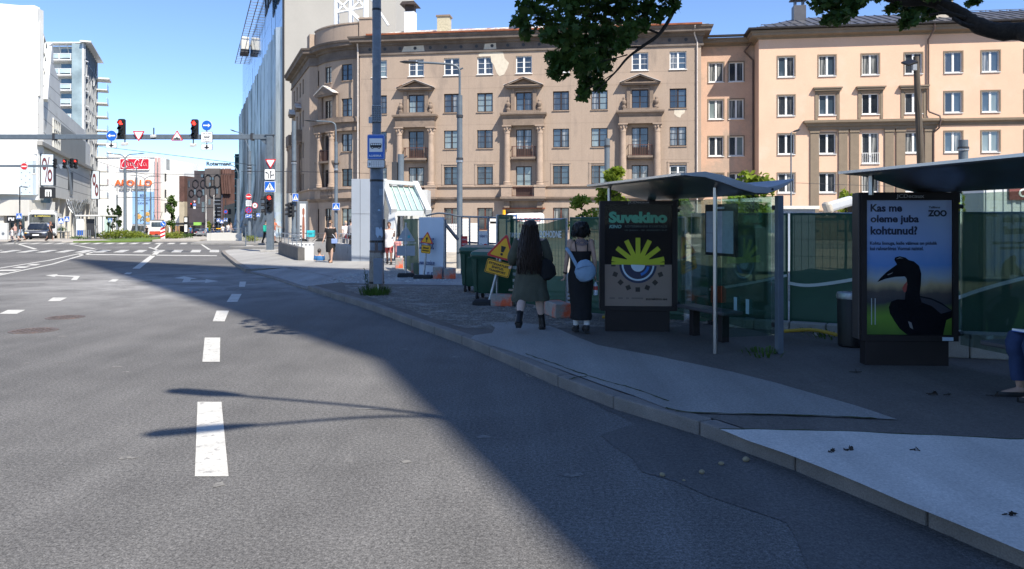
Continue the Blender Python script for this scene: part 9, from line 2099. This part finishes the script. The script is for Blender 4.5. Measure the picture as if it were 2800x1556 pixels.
bush('dark green low bush at the left of the grass strip', 278, 82, 2.4, .75, MID_L, 57, 600, .16); bush('low weeds beside the tram stop shelter', 215, 71, 1.2, .35, MID_L, 58, 260, .12); bush('green plant in the flower box before the pillars', 170, 82, .8, .5, MID_L, 59, 260, .12, z=.7); bush('small yellow-green bed of plants at the foot of the tram pole before the fins', 690, 63, 1.3, .55, HEDGE, 60, 400, .12)
# weeds at the thick pole
def weeds(label, x, y, n, h, spread, seed, tall=0):
    o = thing('weeds', label, 'weeds', (x,y,.125)); r_ = random.Random(seed); m = MB()
    for k in range(n):
        a = r_.uniform(0,6.28); q = spread*r_.random()**.5; b0 = Vector((q*math.cos(a),q*math.sin(a),0)); tip = b0+Vector((math.cos(a)*r_.uniform(.02,.14),math.sin(a)*r_.uniform(.02,.14),h*r_.uniform(.4,1))); sd_ = Vector((-math.sin(a),math.cos(a),0))*r_.uniform(.006,.014); md = (b0+tip)/2+Vector((0,0,.03)); m.add([b0-sd_,b0+sd_,md+sd_,tip,md-sd_],[(0,1,2,3,4)])
    mk('blade', m, MID_L, o)['kind'] = 'stuff'; m = MB()
    for k in range(tall):
        x0 = r_.uniform(-.28,-.12); top = Vector((x0-r_.uniform(0,.08),r_.uniform(-.05,.05),r_.uniform(.45,.8))); m.tube([(x0,0,0),tuple(top)],[.006,.003],5)
        for j in range(16): t = .2+.8*j/16; c = Vector((x0,0,0)).lerp(top,t); leaf(m, c+Vector((r_.uniform(-.04,.04),r_.uniform(-.03,.03),.0)), .075, r_, [(0,-.5),(.10,0),(0,.5),(-.10,0)], -.2)
    if tall: mk('tall_stalk', m, DARK_L, o)
    return o
weeds('tall weeds and grass growing round the foot of the thick pole', px_, pY-.1, 260, .24, .36, 71, 4); weeds('small tuft of weeds at the rear post of the left shelter', 3.15, 9.6, 40, .08, .25, 72); weeds('low tuft of weeds at the foot of the fence between the shelters', 4.7, 11.2, 80, .1, .5, 73); weeds('low grass along the fence foot behind the left poster case', 2.1, 12.9, 90, .12, .55, 74)
# gravel on the verge, litter and stones
def pebbles(name, n, area, size, mat, seed, z):
    r_ = random.Random(seed); m = MB()
    for k in range(n):
        x,y = area(r_); s_ = size*(.4+r_.random()**3*2.2); a = r_.uniform(0,3.14); c_,q = math.cos(a)*s_,math.sin(a)*s_; e = r_.uniform(.5,.9)
        m.add([(x+c_,y+q,z),(x-q*e,y+c_*e,z),(x-c_,y-q,z),(x+q*e,y-c_*e,z),(x+c_*.2,y+q*.2,z+s_*r_.uniform(.4,.8))],[(0,1,4),(1,2,4),(2,3,4),(3,0,4)])
    return tag(mk(name, m, mat), None, None, None, 'stuff')
GRAV = M('gravel_stones', (.25,.22,.185), .9, var=.35, vs_=14); VG = [(-4.1,18.9),(-2.7,16.0),(-1.4,13.4),(-.7,12.3),(1.2,12.4),(2.2,12.5),(.6,14.6),(-.3,16.8),(-.7,19.8)]
def inpoly(x,y,p):
    c = False
    for i in range(len(p)):
        (x0,y0),(x1,y1) = p[i-1],p[i]
        if (y0 > y) != (y1 > y) and x < (x1-x0)*(y-y0)/(y1-y0)+x0: c = not c
    return c
def varea(r_):
    while True:
        x,y = r_.uniform(-4.2,2.4),r_.uniform(12,20)
        if inpoly(x,y,VG): return x,y
pebbles('gravel', 9000, varea, .0105, GRAV, 81, .126); pebbles('dusty_gravel', 1800, lambda r_: (lambda t,y: (-5.2+t*4.6,y))(r_.random(),r_.uniform(20.6,26)), .02, M('pale_gravel', (.42,.41,.38), .9, var=.2, vs_=10), 82, .128); pebbles('road_grit', 1500, lambda r_: (lambda y: (-.62*y+6.0+r_.gauss(0,.16)-(0 if y < 8 else .1),y))(r_.uniform(3.2,9)), .007, GRAV, 83, .004); pebbles('fence_rubble', 900, lambda r_: (lambda t: (-.1+t*5+r_.gauss(0,.1),15.4-t*3.8+r_.gauss(0,.25)))(r_.random()), .03, GRAV, 84, .128)
for i,(u,v,s_) in enumerate(((1972,1272,.035),(1919,1296,.04),(1811,1303,.036),(1870,1316,.018),(2040,1263,.05))):
    g_ = G(u,v); o = mk('stone', MB().ell((0,0,s_*.4),(s_*.65,s_*.5,s_*.4),10,7), M('yellowish_stone', (.27,.225,.14), .9, var=.25, vs_=20), None, smooth=True); o.location = g_; o.rotation_euler = (0,0,i); tag(o, 'small yellowish stone on the asphalt near the pale concrete, '+('nearest to the kerb tip','second from the kerb','farthest left of all','tiniest of all','flattest, close to the kerb')[i], 'stone', 'yellowish stones on the road')
for i,(u,v,ln) in enumerate(((2335,1018,.30),(2550,1078,.2),(2590,1080,.16),(2720,1083,.22),(2320,1231,.12),(2500,1232,.1),(2760,1411,.1),(2270,1236,.05))):
    g_ = G(u,v,ZP+.01); m = MB(); r2 = random.Random(i); 
    for k in range(4): m.tube([(r2.uniform(-ln,ln)*.35,r2.uniform(-.03,.03),.004),(r2.uniform(-ln,ln)*.35,r2.uniform(-.03,.03),.007)],.004,4)
    ln *= .6; leaf(m, Vector((.02,0,.012)), .055, r2, LEAF5, 0); o = mk('twig_litter', m, BARK); o.location = g_; tag(o, 'dark fallen twig with withered leaf on the pavement, '+('before the bird poster','right of the bird poster','beside the right-hand twigs','near the seated feet','on the pale concrete at its middle','on the pale concrete to the right','on the pale concrete at the edge','tiny, on the pale concrete')[i], 'twig', 'fallen twigs on the pavement')
